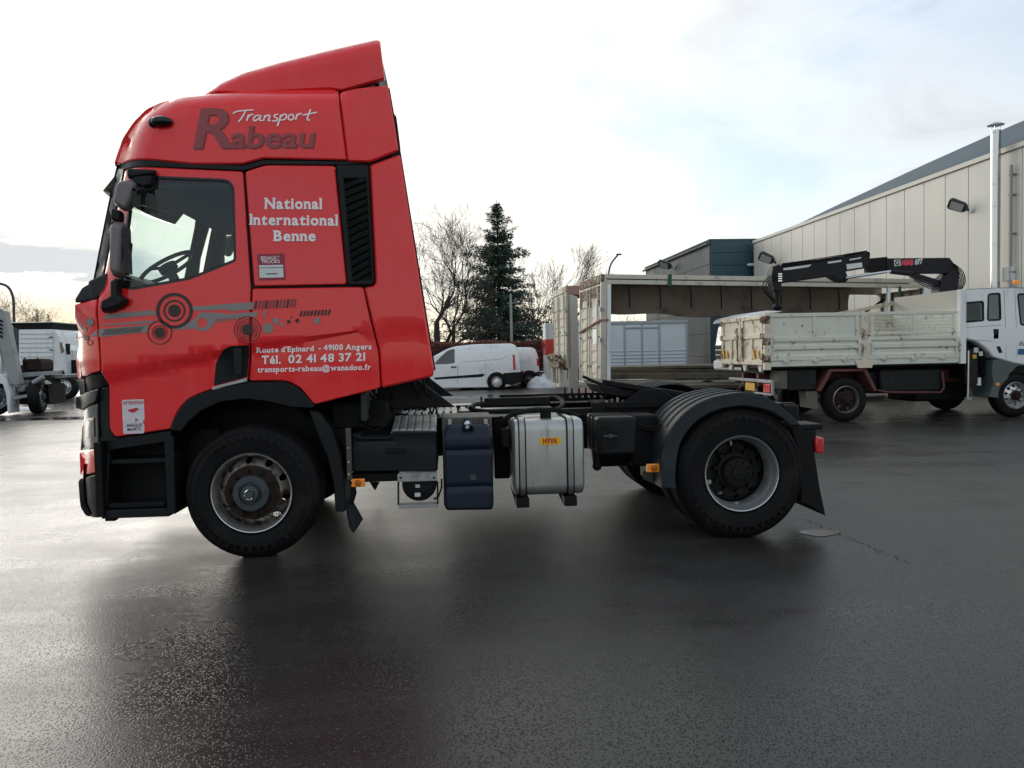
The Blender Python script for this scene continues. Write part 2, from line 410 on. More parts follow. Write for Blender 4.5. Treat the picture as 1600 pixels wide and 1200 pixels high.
# ================================================================== red tractor unit
def interp(pts, t):
    if t <= pts[0][0]: return pts[0][1]
    for (a, va), (b, vb) in zip(pts, pts[1:]):
        if t <= b: return va+(vb-va)*(t-a)/(b-a)
    return pts[-1][1]
FRONT_PX = [(134, 808), (125, 790), (122, 748), (126, 704), (121, 640), (119, 593), (116, 520), (116.5, 474), (129, 449), (144, 439), (160, 360), (174, 292), (178, 256), (187, 227), (198, 205), (216, 182), (239.5, 164.5), (276, 152.5), (310, 149), (381, 142), (524, 139)]
FRONT = [P(u, v, 0.22) for u, v in FRONT_PX]
XF = sorted([(p.z, p.x) for p in FRONT[:16]])
ZT = sorted([(p.x, p.z) for p in FRONT[13:]])
def line_w(pts): return sorted((P(u, v, 0).x, P(u, v, 0).z) for u, v in pts)
ZC1 = line_w([(150, 581), (166, 578), (342, 547), (392, 536), (560, 516)])
ZC2 = line_w([(150, 606), (169, 601), (337, 561), (392, 551), (560, 519)])
EDGE = [(p.x, p.z) for p in FRONT[9:]]
def edge_dist(x, z):
    "distance to the front/roof outline and the corner radius there"
    best = (9.0, 0.3, 0.3)
    for i in range(len(EDGE)-1):
        ax, az = EDGE[i]; bx_, bz = EDGE[i+1]; dx, dz = bx_-ax, bz-az
        t = max(0.0, min(1.0, ((x-ax)*dx+(z-az)*dz)/(dx*dx+dz*dz))); d = math.hypot(x-ax-dx*t, z-az-dz*t)
        if d < best[0]:
            k = max(0.0, min(1.0, (i+t-4.0)/4.5)); best = (d, 0.36-0.17*k, 0.30-0.16*k)
    return best
def side(x, z):
    y = 0.0
    b_ = max(0.0, min(1.0, (z-1.75)/0.3))
    if b_ < 1:
        q = 1-(x-interp(XF, z))/0.36
        if q > 0: y += (1-b_)*0.30*min(q, 1.2)**2
    if b_ > 0:
        d, w, h = edge_dist(x, z)
        if d < w: y += b_*h*(1-d/w)**2
    if z > 2.85: y += 0.10*(z-2.85)**1.3
    if z < 1.95:
        a = interp(ZC1, x); b = interp(ZC2, x); d = 0.036-0.020*max(0.0, min(1.0, x/0.8))
        t = max(0.0, min(1.0, (a-z)/max(0.012, a-b))); y += d*t
    return y
def S(u, v, base=0.0):
    lo, hi = -0.02, 0.62
    for _ in range(22):
        y = 0.5*(lo+hi); p = P(u, v, y)
        if side(p.x, p.z) > y: lo = y
        else: hi = y
    return (p.x, p.z)
def SP(pts): return [S(u, v) for u, v in pts]
W2 = 1.25            # centre line of the lorry
truck = thing('tractor_unit', 'red articulated lorry tractor unit with white lettering in the foreground', 'lorry', (1.2, 1.25, 0))
def pan(name, pts, mat, holes=(), thick=0.03, edge=0.007, grid=0.07, proud=0.0, r=0.02, creases=(), far=True, parent=None, yf=side, raw=False, label=None, inset=0.0):
    ol = pts if raw else SP(pts)
    if r > 0: ol = rnd(ol, r)
    if inset: ol = offs(ol, inset)
    me = sheet(ol, holes, yf, thick, grid, edge, creases, proud)
    o = link(name, me, parent or truck, mat, label=label, sharp=30)
    if far:
        link(name, sheet(ol, holes, yf, thick, grid, edge, creases, proud, mirror=W2), parent or truck, mat, sharp=30)
    return o
CR1 = [(x, z) for x, z in ZC1]; CR2 = [(x, z) for x, z in ZC2]
def smooth2(pts, k=4):
    out = []
    for i in range(len(pts)-1):
        p0 = Vector(pts[max(i-1, 0)]); p1 = Vector(pts[i]); p2 = Vector(pts[i+1]); p3 = Vector(pts[min(i+2, len(pts)-1)])
        for j in range(k):
            t = j/k; out.append(tuple(0.5*((2*p1)+(p2-p0)*t+(2*p0-5*p1+4*p2-p3)*t*t+(3*p1-p0-3*p2+p3)*t**3)))
    return out+[tuple(pts[-1])]
# ---- cab skin
WIN = [(186, 446.5), (207, 451.5), (297, 435), (367.5, 407), (364.5, 294), (359, 284), (348, 281), (241, 276.5), (207, 275)]
winW = rnd(SP(WIN), 0.02)
door_px = [(195, 266), (379, 268), (391, 450), (389.5, 536), (386, 596), (331, 608), (309, 616), (294, 623.5), (281, 637), (272, 654), (267, 670), (180, 683), (171, 670), (170, 601), (158, 582), (156, 542), (153.5, 468), (157, 453)]
door = pan('door', door_px, 'red_paint', holes=[winW], creases=[CR1, CR2], grid=0.06)
pan('side_panel', [(383, 268), (415, 258), (523, 259), (541.5, 444), (397, 447)], 'red_paint')
pan('side_panel', [(394, 451), (567, 448.5), (577, 494), (591, 550), (594.5, 606), (491, 632), (469, 605.5), (452, 596.5), (440, 594.5), (389.5, 595), (392, 536)], 'red_paint', creases=[CR1, CR2], grid=0.06)
pan('roof_fairing', smooth2([(177.5, 255), (187, 227), (198, 205), (216, 182), (239.5, 164.5), (276, 152.5), (310, 149), (381, 142), (520, 139)])+[(529, 144), (541.5, 250), (411, 247), (379, 256), (300, 256)], 'red_paint', edge=0.01, grid=0.06, r=0.012)
pan('gutter_strip', [(177.5, 257), (379, 258), (411, 249), (541, 251.5), (576, 256), (523, 257), (413, 256.5), (380, 266), (194, 264), (183, 262)], 'black_plastic', edge=0.004, proud=-0.012, r=0.0)
pan('windscreen_pillar', [(182, 258), (193.5, 264), (175, 350), (156, 452), (144, 441), (160, 360), (174, 292)], 'black_gloss', r=0.01, proud=0.002)
pan('corner_cap', [(144, 441), (155.5, 454), (152.5, 465), (117.5, 473), (117, 468), (129, 449)], 'black_plastic', r=0.01, proud=0.002)
pan('corner_panel', [(116.2, 476), (151.5, 467), (154, 542), (156, 580), (120.5, 592), (118, 561)], 'red_paint', r=0.01)
def deflector(pts, cut, edge):
    pan('side_deflector', pts, 'red_paint', edge=edge, far=False)
    ol = rnd(SP([(u-(16 if (u, v) in cut else 0), v) for u, v in pts]), 0.02)
    link('side_deflector', sheet(ol, (), side, 0.03, 0.07, edge, mirror=W2), truck, 'red_paint', sharp=30)
deflector([(531, 144), (605, 133), (607, 136), (623, 235), (577, 253), (543, 252)], {(605, 133), (607, 136), (623, 235)}, 0.012)
deflector([(578, 258), (624, 241), (626, 246), (657, 446), (678, 575), (677, 588), (596.5, 606.5), (593, 550), (569, 449), (583, 447), (587, 441)], {(624, 241), (626, 246), (657, 446), (678, 575), (677, 588)}, 0.014)
pan('deflector_edge', [(604, 136), (608.5, 136), (626.5, 240), (659.5, 446), (680.5, 578), (672, 580), (648, 446), (618, 300), (610, 241)], 'rubber', edge=0.003, thick=0.02, proud=-0.02, r=0, far=False)
# black air intake with slats
vent = pan('air_intake', [(525, 257.5), (575.5, 257.5), (577, 292), (585, 441), (581.5, 445.5), (543, 445.5)], 'black_plastic', edge=0.01, holes=[SP([(537, 280), (572, 279), (580.5, 436), (551, 440)])], proud=0.004)
pan('intake_recess', [(535, 278), (574, 277), (582, 438), (549, 442)], 'chassis', proud=-0.05, r=0, edge=0.002)
for i in range(13):
    t0 = i/13.0; a = 0.55/13
    def bp(t, s_): # t down the opening, s across
        l = (537.5+(551-537.5)*t, 282+(440-282)*t); r = (572.5+(580.5-572.5)*t, 276+(430-276)*t)
        return (l[0]+(r[0]-l[0])*s_, l[1]+(r[1]-l[1])*s_-s_*7+4)
    q = [S(*bp(t0+0.012, 0)), S(*bp(t0+0.012, 1)), S(*bp(t0+0.058, 1)), S(*bp(t0+0.058, 0))]
    mb = MB(); n = [Vector((x, -0.002+0.012*(k > 1), z)) for k, (x, z) in enumerate(q)]
    mb.prism(n, (0, 0.02, 0)); mb.build('slat', vent, 'black_plastic', bevel=0.003)
# window rubber, glass
pan('window_seal', [], 'rubber', raw=True, holes=[], far=False) if False else None
sealo = link('window_seal', sheet(offs(winW, -0.012), [offs(winW, 0.012)], side, 0.015, 0.07, 0.004, (), 0.001), door, 'black_gloss', sharp=30)
link('window_seal', sheet(offs(winW, -0.012), [offs(winW, 0.012)], side, 0.015, 0.07, 0.004, (), 0.001, mirror=W2), truck, 'black_gloss', sharp=30)
link('window_pane', sheet(offs(winW, -0.01), (), side, 0.004, 0.2, 0.0, (), -0.012), door, 'window', sharp=None)
link('window_pane', sheet(offs(winW, -0.01), (), side, 0.004, 0.2, 0.0, (), -0.012, mirror=W2), truck, 'window', sharp=None)
# dark inner door skin (the gaps between panels look into it)
inner_ol = SP([(200, 272), (383, 272), (415, 262), (540, 262), (560, 448), (588, 600), (492, 625), (470, 603), (389, 592), (310, 612), (280, 632), (264, 664), (184, 676), (172, 600), (160, 575), (158, 470), (165, 440)])
for mir in (None, W2):
    link('inner_skin', sheet(inner_ol, [offs(winW, -0.004)], side, 0.02, 0.10, 0.004, (), -0.055, mirror=mir), truck, 'interior', sharp=30)
pan('roof_backing', [(190, 258), (208, 212), (248, 174), (310, 157), (520, 146), (588, 140), (606, 238), (578, 258), (410, 252)], 'chassis', proud=-0.04, r=0, edge=0.002)
pan('joint_backing', [(568, 246), (600, 236), (624, 228), (627, 250), (600, 262), (574, 268)], 'chassis', proud=-0.045, r=0, edge=0.002, far=False)
pan('deflector_backing', [(545, 250), (578, 250), (610, 243), (640, 446), (660, 584), (597, 602), (560, 448)], 'chassis', proud=-0.04, r=0, edge=0.002)
# ---- front, windscreen, roof: lofted across the cab
def loft(name, pts, mat, y0, y1, bulge, ny=13, zb=0.0, thick=None, yfit=False, **k):
    "pts: side profile (x,z); bulge: forward bow at the middle; zb: upward camber"
    mb = MB(); vs = []
    for j in range(ny):
        t = j/(ny-1); y = y0+(y1-y0)*t; c = 1-(2*t-1)**2
        for (x, z) in pts:
            if yfit: a = side(x, z)+0.012; y = a+(2.5-2*a)*t
            vs.append((x-bulge*c, y, z+zb*c))
    n = len(pts); mb.add(vs, [(j*n+i, j*n+i+1, (j+1)*n+i+1, (j+1)*n+i) for j in range(ny-1) for i in range(n-1)])
    return mb.build(name, truck, mat, fix=False, **k)
fp = [(p.x, p.z) for p in FRONT]
loft('bumper', fp[0:3]+[(fp[2][0]+0.01, fp[2][1]+0.10)], 'black_plastic', 0.30, 2.20, 0.10)
loft('grille', [(fp[2][0]+0.03, fp[2][1]+0.1), (fp[3][0]+0.03, fp[3][1]), (fp[5][0]+0.02, fp[5][1])], 'black_gloss', 0.30, 2.20, 0.10)
for k in range(5):
    z = fp[2][1]+0.14+0.09*k
    loft('grille_bar', [(interp(XF, z), z), (interp(XF, z)-0.02, z+0.02), (interp(XF, z), z+0.045)], 'chassis', 0.42, 2.08, 0.10)
loft('front_panel', [fp[5], fp[6], fp[7], (fp[8][0], fp[8][1])], 'red_paint', 0.30, 2.20, 0.10)
loft('wiper_panel', [fp[8], fp[9]], 'black_plastic', 0.30, 2.20, 0.10)
loft('windscreen', [fp[9], fp[10], fp[11], fp[12]], 'windscreen', 0.30, 2.20, 0.10)
sun_visor = loft('sun_visor', [(fp[11][0]-0.02, fp[11][1]-0.02), (fp[11][0]-0.16, fp[11][1]+0.02), (fp[12][0]-0.06, fp[12][1])], 'black_gloss', 0.45, 2.05, 0.10)
ro = loft('roof', smooth2([S(u, v) for u, v in FRONT_PX[12:]]), 'red_paint', 0.20, 2.30, 0.06, zb=0.03, yfit=True, ny=17)
# rear wall, floor, roof lining
xb = S(560, 400)[0]
MB().bb((xb-0.02, 0.07, 1.02), (xb+0.02, 2.43, 3.0)).build('rear_wall', truck, 'interior')
MB().bb((xb-0.10, 0.25, 3.0), (xb-0.06, 2.25, 3.42)).build('roof_rear_wall', truck, 'chassis')
MB().bb((-1.15, 0.14, 1.32), (xb-0.03, 2.36, 1.36)).build('cab_floor', truck, 'interior')
MB().bb((-0.80, 0.10, 2.80), (xb-0.03, 2.40, 2.84)).build('headlining', truck, 'interior_grey')
# interior that shows through the windows
dz = P(230, 440, 0.8).z
MB().prism([(-1.10, 0.10, 1.34), (-1.16, 0.10, dz-0.06), (-0.98, 0.10, dz+0.02), (-0.70, 0.10, dz-0.10), (-0.62, 0.10, 1.34)], (0, 2.30, 0)).build('dashboard', truck, 'interior', bevel=0.02)
def seat(y):
    g = grp('seat', truck)
    MB().bb((-0.30, y-0.24, 1.35), (0.22, y+0.24, 1.50)).build('seat_cushion', g, 'seat_cloth', bevel=0.05)
    MB().prism([(0.12, y-0.23, 1.45), (0.30, y-0.23, 1.45), (0.44, y-0.23, 2.10), (0.33, y-0.23, 2.12)], (0, 0.46, 0)).build('seat_back', g, 'seat_cloth', bevel=0.05)
    MB().bb((0.36, y-0.14, 2.14), (0.47, y+0.14, 2.34)).build('headrest', g, 'seat_cloth', bevel=0.04)
    MB().bb((-0.15, y-0.15, 1.34), (0.15, y+0.15, 1.38)).build('seat_base', g, 'interior', bevel=0.02)
seat(0.62); seat(1.88)
sw = P(262, 418, 0.62); tilt = Vector((-0.52, 0, 0.85)).normalized()
a_ = Vector((0, 1, 0)); b_ = tilt.cross(a_)
mb = MB().tube([sw+a_*(0.23*math.cos(t))+b_*(0.23*math.sin(t)) for t in [2*math.pi*i/28 for i in range(29)]], 0.017, 8, False)
for an in (0.3, 2.84, 4.71): mb.cyl(sw, sw+a_*(0.22*math.cos(an))+b_*(0.22*math.sin(an)), 0.014, n=6)
mb.cyl(sw-tilt*0.03, sw+tilt*0.02, 0.075, n=14); mb.cyl(sw-tilt*0.03, sw-tilt*0.45+Vector((-0.05, 0, 0)), 0.04, n=8)
mb.build('steering_wheel', truck, 'interior')
# ---- spoiler on the roof
spo = [(318, 147.5), (344, 129), (381, 112.5), (437, 96.5), (512, 78), (582, 62), (590, 61), (594.5, 65.5), (601, 123), (536, 141), (530, 141), (515, 138.5), (480, 140), (380, 146)]
def spt(u, v): yy = 0.29 if (u, v) in spo[:8] else 0.20; q = P(u, v, yy); return (q.x, q.z)
spW = rnd([spt(u, v) for u, v in spo], 0.015)
sx = [p[0] for p in spW]; sz = max(p[1] for p in spW)
def spy(x, z): 
    top = interp(sorted([(P(u, v, 0.3).x, P(u, v, 0.3).z) for u, v in spo[:7]]), x)
    k = max(0.0, 1-(top-z)/0.14); return 0.20+0.10*k*k
link('spoiler', sheet(spW, (), spy, 0.04, 0.035, 0.012), truck, 'red_paint', sharp=30)
link('spoiler', sheet(spW, (), spy, 0.04, 0.035, 0.012, mirror=W2), truck, 'red_paint', sharp=30)
tp = [(P(u, v, 0.3).x, P(u, v, 0.3).z) for u, v in spo[:7]]
loft('spoiler_top', [(x+0.004, z-0.014) for x, z in tp], 'red_paint', 0.30, 2.20, 0.0, zb=0.0)
MB().bb((tp[-1][0]-0.03, 0.32, 3.35), (tp[-1][0]+0.0, 2.18, tp[-1][1]-0.01)).build('spoiler_back', truck, 'chassis')
# roof marker lamp / horn cover
m0 = S(254, 191)
MB().sphere((m0[0], side(*m0)-0.02, m0[1]), 0.08, 14, 8, (1.0, 0.55, 0.5)).sphere((m0[0]-0.07, side(m0[0]-0.07, m0[1])-0.015, m0[1]), 0.045, 12, 8, (0.8, 0.7, 0.85)).build('marker_lamp', truck, 'black_gloss')
# ---- door handle recess, silver trim
hp = [(389, 538), (386, 590), (333, 604), (337, 566), (349, 545), (360, 540)]
hr = pan('handle_recess', hp, 'black_plastic', proud=0.004, r=0.015, far=False)
pan('handle_pocket', [(362, 548), (371, 545), (367, 586), (352, 588), (350, 575)], 'chassis', proud=0.006, r=0.01, far=False, edge=0.002, thick=0.004, parent=hr)
h0, h1 = S(373, 544), S(371, 586)
MB().bb((h0[0]-0.03, -0.035, h1[1]), (h0[0]+0.03, -0.005, h0[1])).build('door_handle', hr, 'black_plastic', bevel=0.008)
pan('sill_trim', [(332, 604.5), (386.5, 590), (386.5, 596.5), (331.5, 609.5)], 'aluminium', proud=0.012, r=0.004, far=False)
# ---- wheel arch trim
aro = [(266, 672), (272, 654.5), (281.5, 638), (294, 624.5), (309, 617), (331, 609.5), (387, 598), (440, 596.5), (452, 598.5), (468, 607.5), (492, 634)]
ari = [(488, 638), (456, 636), (422, 628), (385, 623), (345, 628), (315, 642), (294, 660), (284, 674)]
pan('wheel_arch', aro+ari, 'black_plastic', proud=0.015, r=0.01, thick=0.12, label='dark plastic wheel arch above the front wheel')
arc = [(P(u, v, 0.05).x, P(u, v, 0.05).z) for u, v in ari[::-1]]
mb = MB(); n = 19; fcx, fcz = 0.0, 0.495
for j, y in enumerate((0.06, 0.75)):
    for i in range(n):
        w = math.pi*(-0.06+1.12*i/(n-1)); mb.v.append((fcx+0.02+0.64*math.cos(w), y, fcz+0.06+0.66*math.sin(w)))
mb.f = [(i, i+1, n+i+1, n+i) for i in range(n-1)]
mb.build('wheel_arch_liner', truck, 'chassis', fix=False)
mb2 = MB(); mb2.v = [(x, 2.5-y, z) for x, y, z in mb.v]; mb2.f = mb.f; mb2.build('wheel_arch_liner', truck, 'chassis', fix=False)
for mir in (None, W2): link('wheel_arch_wall', sheet([(-0.72, 0.60), (0.72, 0.60), (0.72, 1.12), (0.45, 1.30), (-0.45, 1.30), (-0.72, 1.12)], (), lambda x, z: 0.60, 0.02, 0.3, 0.0, mirror=mir), truck, 'chassis', sharp=30)
# rear half of the front mudguard and its flap
fl = [(482, 641), (497, 643), (518, 670), (533, 715), (539, 760), (539.5, 800), (524, 800), (521, 755), (512, 716), (497, 680)]
flW = [(P(u, v, 0.06).x, P(u, v, 0.06).z) for u, v in fl]
for mir in (None, W2): link('front_mudguard', sheet(rnd(flW, 0.015), (), lambda x, z: 0.06, 0.42, 0.12, 0.008, mirror=mir), truck, 'black_plastic', sharp=30)
# ---- lower front: deflector, headlight, red insert, bumper corner, pillar, steps
def low(name, pts, mat, **k):
    pts = [S(u, v) for u, v in pts]; return pan(name, pts, mat, raw=True, **k)
low('air_deflector', [(120.5, 620), (157, 607), (152, 628), (131, 641), (121, 638)], 'grey_plastic', proud=0.03, r=0.015)
low('front_lip', [(119.5, 594), (156, 583), (168, 602), (157, 606), (122, 618)], 'black_plastic', proud=-0.02, r=0.01)
low('headlight', [(137, 632), (153, 630), (155, 698), (126, 704), (129, 666), (132, 648)], 'headlamp', proud=0.01, r=0.012)
low('headlight_inner', [(137, 655), (148, 652), (149, 682), (134, 686)], 'dark_glass', proud=0.016, r=0.008, edge=0.003, thick=0.01)
low('bumper_insert', [(124.5, 708), (156, 699), (157.2, 736.5), (126, 742)], 'red_paint', proud=0.01, r=0.008)
low('bumper_corner', [(122.5, 749), (158, 739), (160, 808), (136, 808), (126, 792)], 'black_plastic', proud=0.012, r=0.03)
low('cab_corner_post', [(158, 606), (169, 604), (171, 671), (180, 685), (266, 673), (266, 690), (170, 704), (166, 808), (161, 808), (157, 738), (154, 630)], 'black_plastic', proud=-0.012, r=0.005)
sx0, sx1 = S(166, 800)[0], S(262, 760)[0]
for s_ in (0, 1):
    yy = lambda a: a if s_ == 0 else 2.5-a
    stp = grp('cab_step', truck)
    z0, z1 = S(200, 806)[1], S(200, 690)[1]
    MB().bb((sx0-0.05, yy(0.34), z0), (sx1+0.3, yy(0.40), z1+0.05)).build('step_back', stp, 'chassis')
    MB().bb((sx0-0.05, yy(0.02), z0), (sx0+0.0, yy(0.36), z1)).build('step_cheek', stp, 'chassis')
    MB().bb((sx1-0.015, yy(0.04), z0), (sx1+0.05, yy(0.40), z1+0.03)).build('step_side', stp, 'black_plastic', bevel=0.008)
    MB().bb((sx0-0.03, yy(0.05), z0-0.02), (sx1, yy(0.40), z0+0.045)).build('step_tread', stp, 'black_plastic', bevel=0.008)
    MB().bb((sx0+0.02, yy(0.05), z0+0.06), (sx1-0.03, yy(0.075), z0+0.095)).build('step_lip', stp, 'chassis', bevel=0.005)
    zm = S(200, 723)[1]
    MB().bb((sx0, yy(0.10), zm-0.02), (sx1, yy(0.40), zm+0.02)).build('step_tread', stp, 'black_plastic', bevel=0.008)
    MB().bb((sx0-0.02, yy(0.05), z1), (sx1+0.03, yy(0.38), z1+0.03)).build('step_top', stp, 'black_plastic', bevel=0.008)
MB().bb((sx0-0.03, 0.10, z0-0.05), (sx0+0.05, 0.16, z0-0.01)).build('tow_bracket', truck, 'chassis', bevel=0.01)
# ---- mirrors
def mirror_asm(far):
    f_ = (lambda v: Vector((v.x, 2.5-v.y, v.z))) if far else (lambda v: v)
    g = grp('mirror', truck)
    def blob(name, pts, y, d, mat, bev, parent=g, tp=0.8):
        # shell: front outline at plane y-d, narrower behind
        w = [P(u, v, y) for u, v in pts]; c = sum(w, Vector())/len(w); n = len(w)
        mb = MB(); vs = [f_(c+(p-c)*tp+Vector((0, -d, 0))) for p in w]+[f_(p) for p in w]+[f_(c+(p-c)*tp+Vector((0, d, 0))) for p in w]
        mb.add(vs, [tuple(range(n)), tuple(range(3*n-1, 2*n-1, -1))]+[(i, (i+1) % n, (i+1) % n+n, i+n) for i in range(n)]+[(i+n, (i+1) % n+n, (i+1) % n+2*n, i+2*n) for i in range(n)])
        return mb.build(name, parent, mat, bevel=bev)
    blob('mirror_shell', [(176, 348), (180, 345), (194, 346), (197, 352), (194, 432), (190, 437), (178, 434), (174, 425)], -0.05, 0.07, 'mirror_shell', 0.02)
    blob('mirror_shell', [(184, 290), (190, 282), (206, 281), (216, 285), (212, 312), (204, 330), (196, 331), (180, 321), (179, 317)], -0.05, 0.06, 'mirror_shell', 0.02)
    blob('mirror_joint', [(178, 325), (192, 331), (192, 348), (176, 346), (176, 336)], -0.03, 0.05, 'black_plastic', 0.01)
    blob('mirror_bracket', [(199, 264), (246, 266), (244, 274), (206, 281), (199, 279)], -0.03, 0.05, 'black_plastic', 0.012)
    blob('mirror_bracket', [(205, 272), (243, 274), (241, 292), (228, 297), (212, 290)], -0.02, 0.05, 'black_plastic', 0.012)
    blob('mirror_arm', [(178, 434), (190, 436), (188, 460), (202, 468), (198, 477), (186, 484), (163, 490), (159, 486), (161, 472), (178, 463)], -0.03, 0.07, 'black_plastic', 0.015)
    a, b, c = [f_(P(u, v, 0.0)) for u, v in ((197, 372), (204, 382), (199, 430))]
    MB().tube([a, b, c], 0.016, 8).build('mirror_rod', g, 'black_plastic')
    # the glass faces rearwards (+x)
    for (u0, v0, u1, v1) in ((195.5, 356, 194, 428), (210, 296, 204, 324)):
        p0, p1 = P(u0, v0, -0.06), P(u1, v1, -0.06)
        MB().add([f_(Vector((p0.x+0.012, -0.13, p1.z))), f_(Vector((p0.x+0.012, 0.01, p1.z))), f_(Vector((p0.x+0.012, 0.01, p0.z))), f_(Vector((p0.x+0.012, -0.13, p0.z)))], [(0, 1, 2, 3)]).build('mirror_glass', g, 'mirror_glass', sharp=None)
mirror_asm(False); mirror_asm(True)
# ---- decals and lettering (flat print 3 mm proud of the skin)
def warp(me, fn):
    for v in me.vertices:
        k = v.co.z; v.co = fn(v.co.x, v.co.y); v.co.y -= 0.0015*k
    me.update(); return me
def skin(u, v, off=0.003):
    x, z = S(u, v); return Vector((x, side(x, z)-off, z))
def poly_decal(name, pts, mat, off=0.003, parent=None, step=6, hole=None):
    "flat shape in photograph pixels laid on the skin"
    V = [Vector(p) for p in dens(pts, step)]; n = len(V); E = [(i, (i+1) % n) for i in range(n)]
    if hole:
        h = [Vector(p) for p in dens(hole, step)]; E += [(n+i, n+(i+1) % len(h)) for i in range(len(h))]; V += h
    ux = [p[0] for p in pts]; vx = [p[1] for p in pts]; gs = 5.0
    if max(ux)-min(ux) > gs and max(vx)-min(vx) > gs:
        for i in range(int((max(ux)-min(ux))/gs)+1):
            for j in range(int((max(vx)-min(vx))/gs)+1):
                g_ = (min(ux)+gs*(i+0.47), min(vx)+gs*(j+0.53))
                if pip(g_, pts): V.append(Vector(g_))
    vs, es, fs, *_ = delaunay_2d_cdt(V, E, [], 0, 1e-6)
    keep = []
    for f in fs:
        c = (sum(vs[i].x for i in f)/len(f), sum(vs[i].y for i in f)/len(f))
        if pip(c, pts) and not (hole and pip(c, hole)): keep.append(tuple(f))
    me = bpy.data.meshes.new(name); me.from_pydata([skin(v.x, v.y, off) for v in vs], [], keep)
    return link(name, me, parent or truck, mat, sharp=None)
BB = lambda u, v: (110+u/5.333, 430+v/5.333)      # second close-up of the door
CC = lambda u, v: (370+u/5.0, 430+v/5.0)          # close-up of the lower sleeper panel
def ring(c, r, w, mat, off, conv, sc):
    poly_decal('printed_ring', [conv(c[0]+r*math.cos(t), c[1]+r*0.98*math.sin(t)) for t in [2*math.pi*i/40 for i in range(40)]], mat, off, hole=[conv(c[0]+(r-w)*math.cos(t), c[1]+(r-w)*0.98*math.sin(t)) for t in [2*math.pi*i/40 for i in range(40)]])
def disc(c, r, mat, off, conv): poly_decal('printed_disc', [conv(c[0]+r*math.cos(t), c[1]+r*math.sin(t)) for t in [2*math.pi*i/26 for i in range(26)]], mat, off)
G = 'decal_grey'
for pts in ([(300, 330), (330, 322), (695, 290), (695, 298), (720, 312), (720, 330), (270, 366)],
            [(265, 410), (660, 376), (700, 385), (690, 398), (268, 418)],
            [(235, 450), (650, 412), (660, 470), (238, 516)],
            [(1015, 262), (1300, 240), (1522, 222), (1520, 285), (1330, 300), (1310, 285), (1020, 295)],
            [(850, 455), (1000, 385), (1060, 350), (1070, 312), (1200, 310), (1280, 318), (1300, 325), (1565, 305), (1548, 345), (1210, 365), (1190, 420), (1140, 460), (1090, 465), (1040, 445)]):
    hole = [BB(1100+42*math.cos(t), 397+42*math.sin(t)) for t in [2*math.pi*i/20 for i in range(20)]] if len(pts) > 12 else None
    poly_decal('printed_stripe', [BB(*p) for p in pts], G, 0.003, hole=hole)
for i in range(13):
    u = 266+25*i; poly_decal('printed_bar', [BB(u, 500-2.0*i), BB(u+11, 499-2.0*i), BB(u+44, 450-2.0*i), BB(u+33, 451-2.0*i)], 'decal_dark', 0.005)
for i in range(20):
    u = 1205+11*i; poly_decal('printed_bar', [BB(u, 400-2*i), BB(u+5, 400-2*i), BB(u+8, 362-2*i), BB(u+3, 362-2*i)], G, 0.004, step=20)
for c, rs in (((868, 296), ((152, 26), (92, 14))), ((746, 478), ((102, 7), (62, 6))), ((1476, 453), ((112, 7), (88, 7), (66, 7)))):
    for r, w in rs: ring(c, r, w, 'decal_dark' if c[0] < 1000 else 'decal_maroon', 0.0065, BB, 5.333)
    disc(c, 52 if c[0] == 868 else (44 if c[0] < 1000 else 47), 'decal_dark', 0.0065, BB)
for c, r, m_ in (((163, 390), 34, G), ((120, 452), 18, G), ((90, 425), 9, G), ((133, 522), 22, 'decal_dark')): disc(c, r, m_, 0.004, BB)
ring((163, 562), 25, 6, 'decal_maroon', 0.004, BB, 5)
poly_decal('printed_stripe', [BB(*p) for p in ((170, 500), (215, 465), (222, 462), (222, 505), (180, 512))], G, 0.004)
poly_decal('printed_stripe', [BB(*p) for p in ((50, 515), (110, 500), (112, 520), (52, 532))], 'decal_red', 0.004)
for i in range(12):
    u = 134+27.8*i; poly_decal('printed_bar', [CC(u, 268-1.4*i), CC(u+17, 266-1.4*i), CC(u+28, 200-1.4*i), CC(u+11, 201-1.4*i)], 'decal_brown' if i % 3 else 'decal_dark', 0.004)
for i in range(9):
    u = 488+27.5*i; poly_decal('printed_bar', [CC(u, 322-1.2*i), CC(u+16, 321-1.2*i), CC(u+30, 278-1.2*i), CC(u+14, 279-1.2*i)], 'decal_dark', 0.004)
for c, r, m_ in (((245, 413), 40, G), ((305, 358), 26, G), ((352, 385), 15, G), ((373, 347), 8, G), ((406, 364), 14, 'decal_dark'), ((428, 329), 8, 'decal_maroon'), ((472, 355), 16, 'decal_dark'), ((628, 357), 25, G)): disc(c, r, m_, 0.004, CC)
poly_decal('printed_bar', [CC(*p) for p in ((203, 328), (223, 326), (234, 276), (214, 278))], G, 0.004)
# lettering
def text_mesh(s_, bold=0.0, shear=0.0, spacing=1.0):
    c = bpy.data.curves.new('txt', 'FONT'); c.body = s_; c.size = 1.0; c.offset = bold; c.shear = shear; c.resolution_u = 3; c.space_character = spacing
    o = bpy.data.objects.new('txt', c); COL.objects.link(o)
    dg = bpy.context.evaluated_depsgraph_get(); me = bpy.data.meshes.new_from_object(o.evaluated_get(dg))
    bpy.data.objects.remove(o); bpy.data.curves.remove(c); return me
_h = text_mesh('H'); CAPH = max(v.co.y for v in _h.vertices)
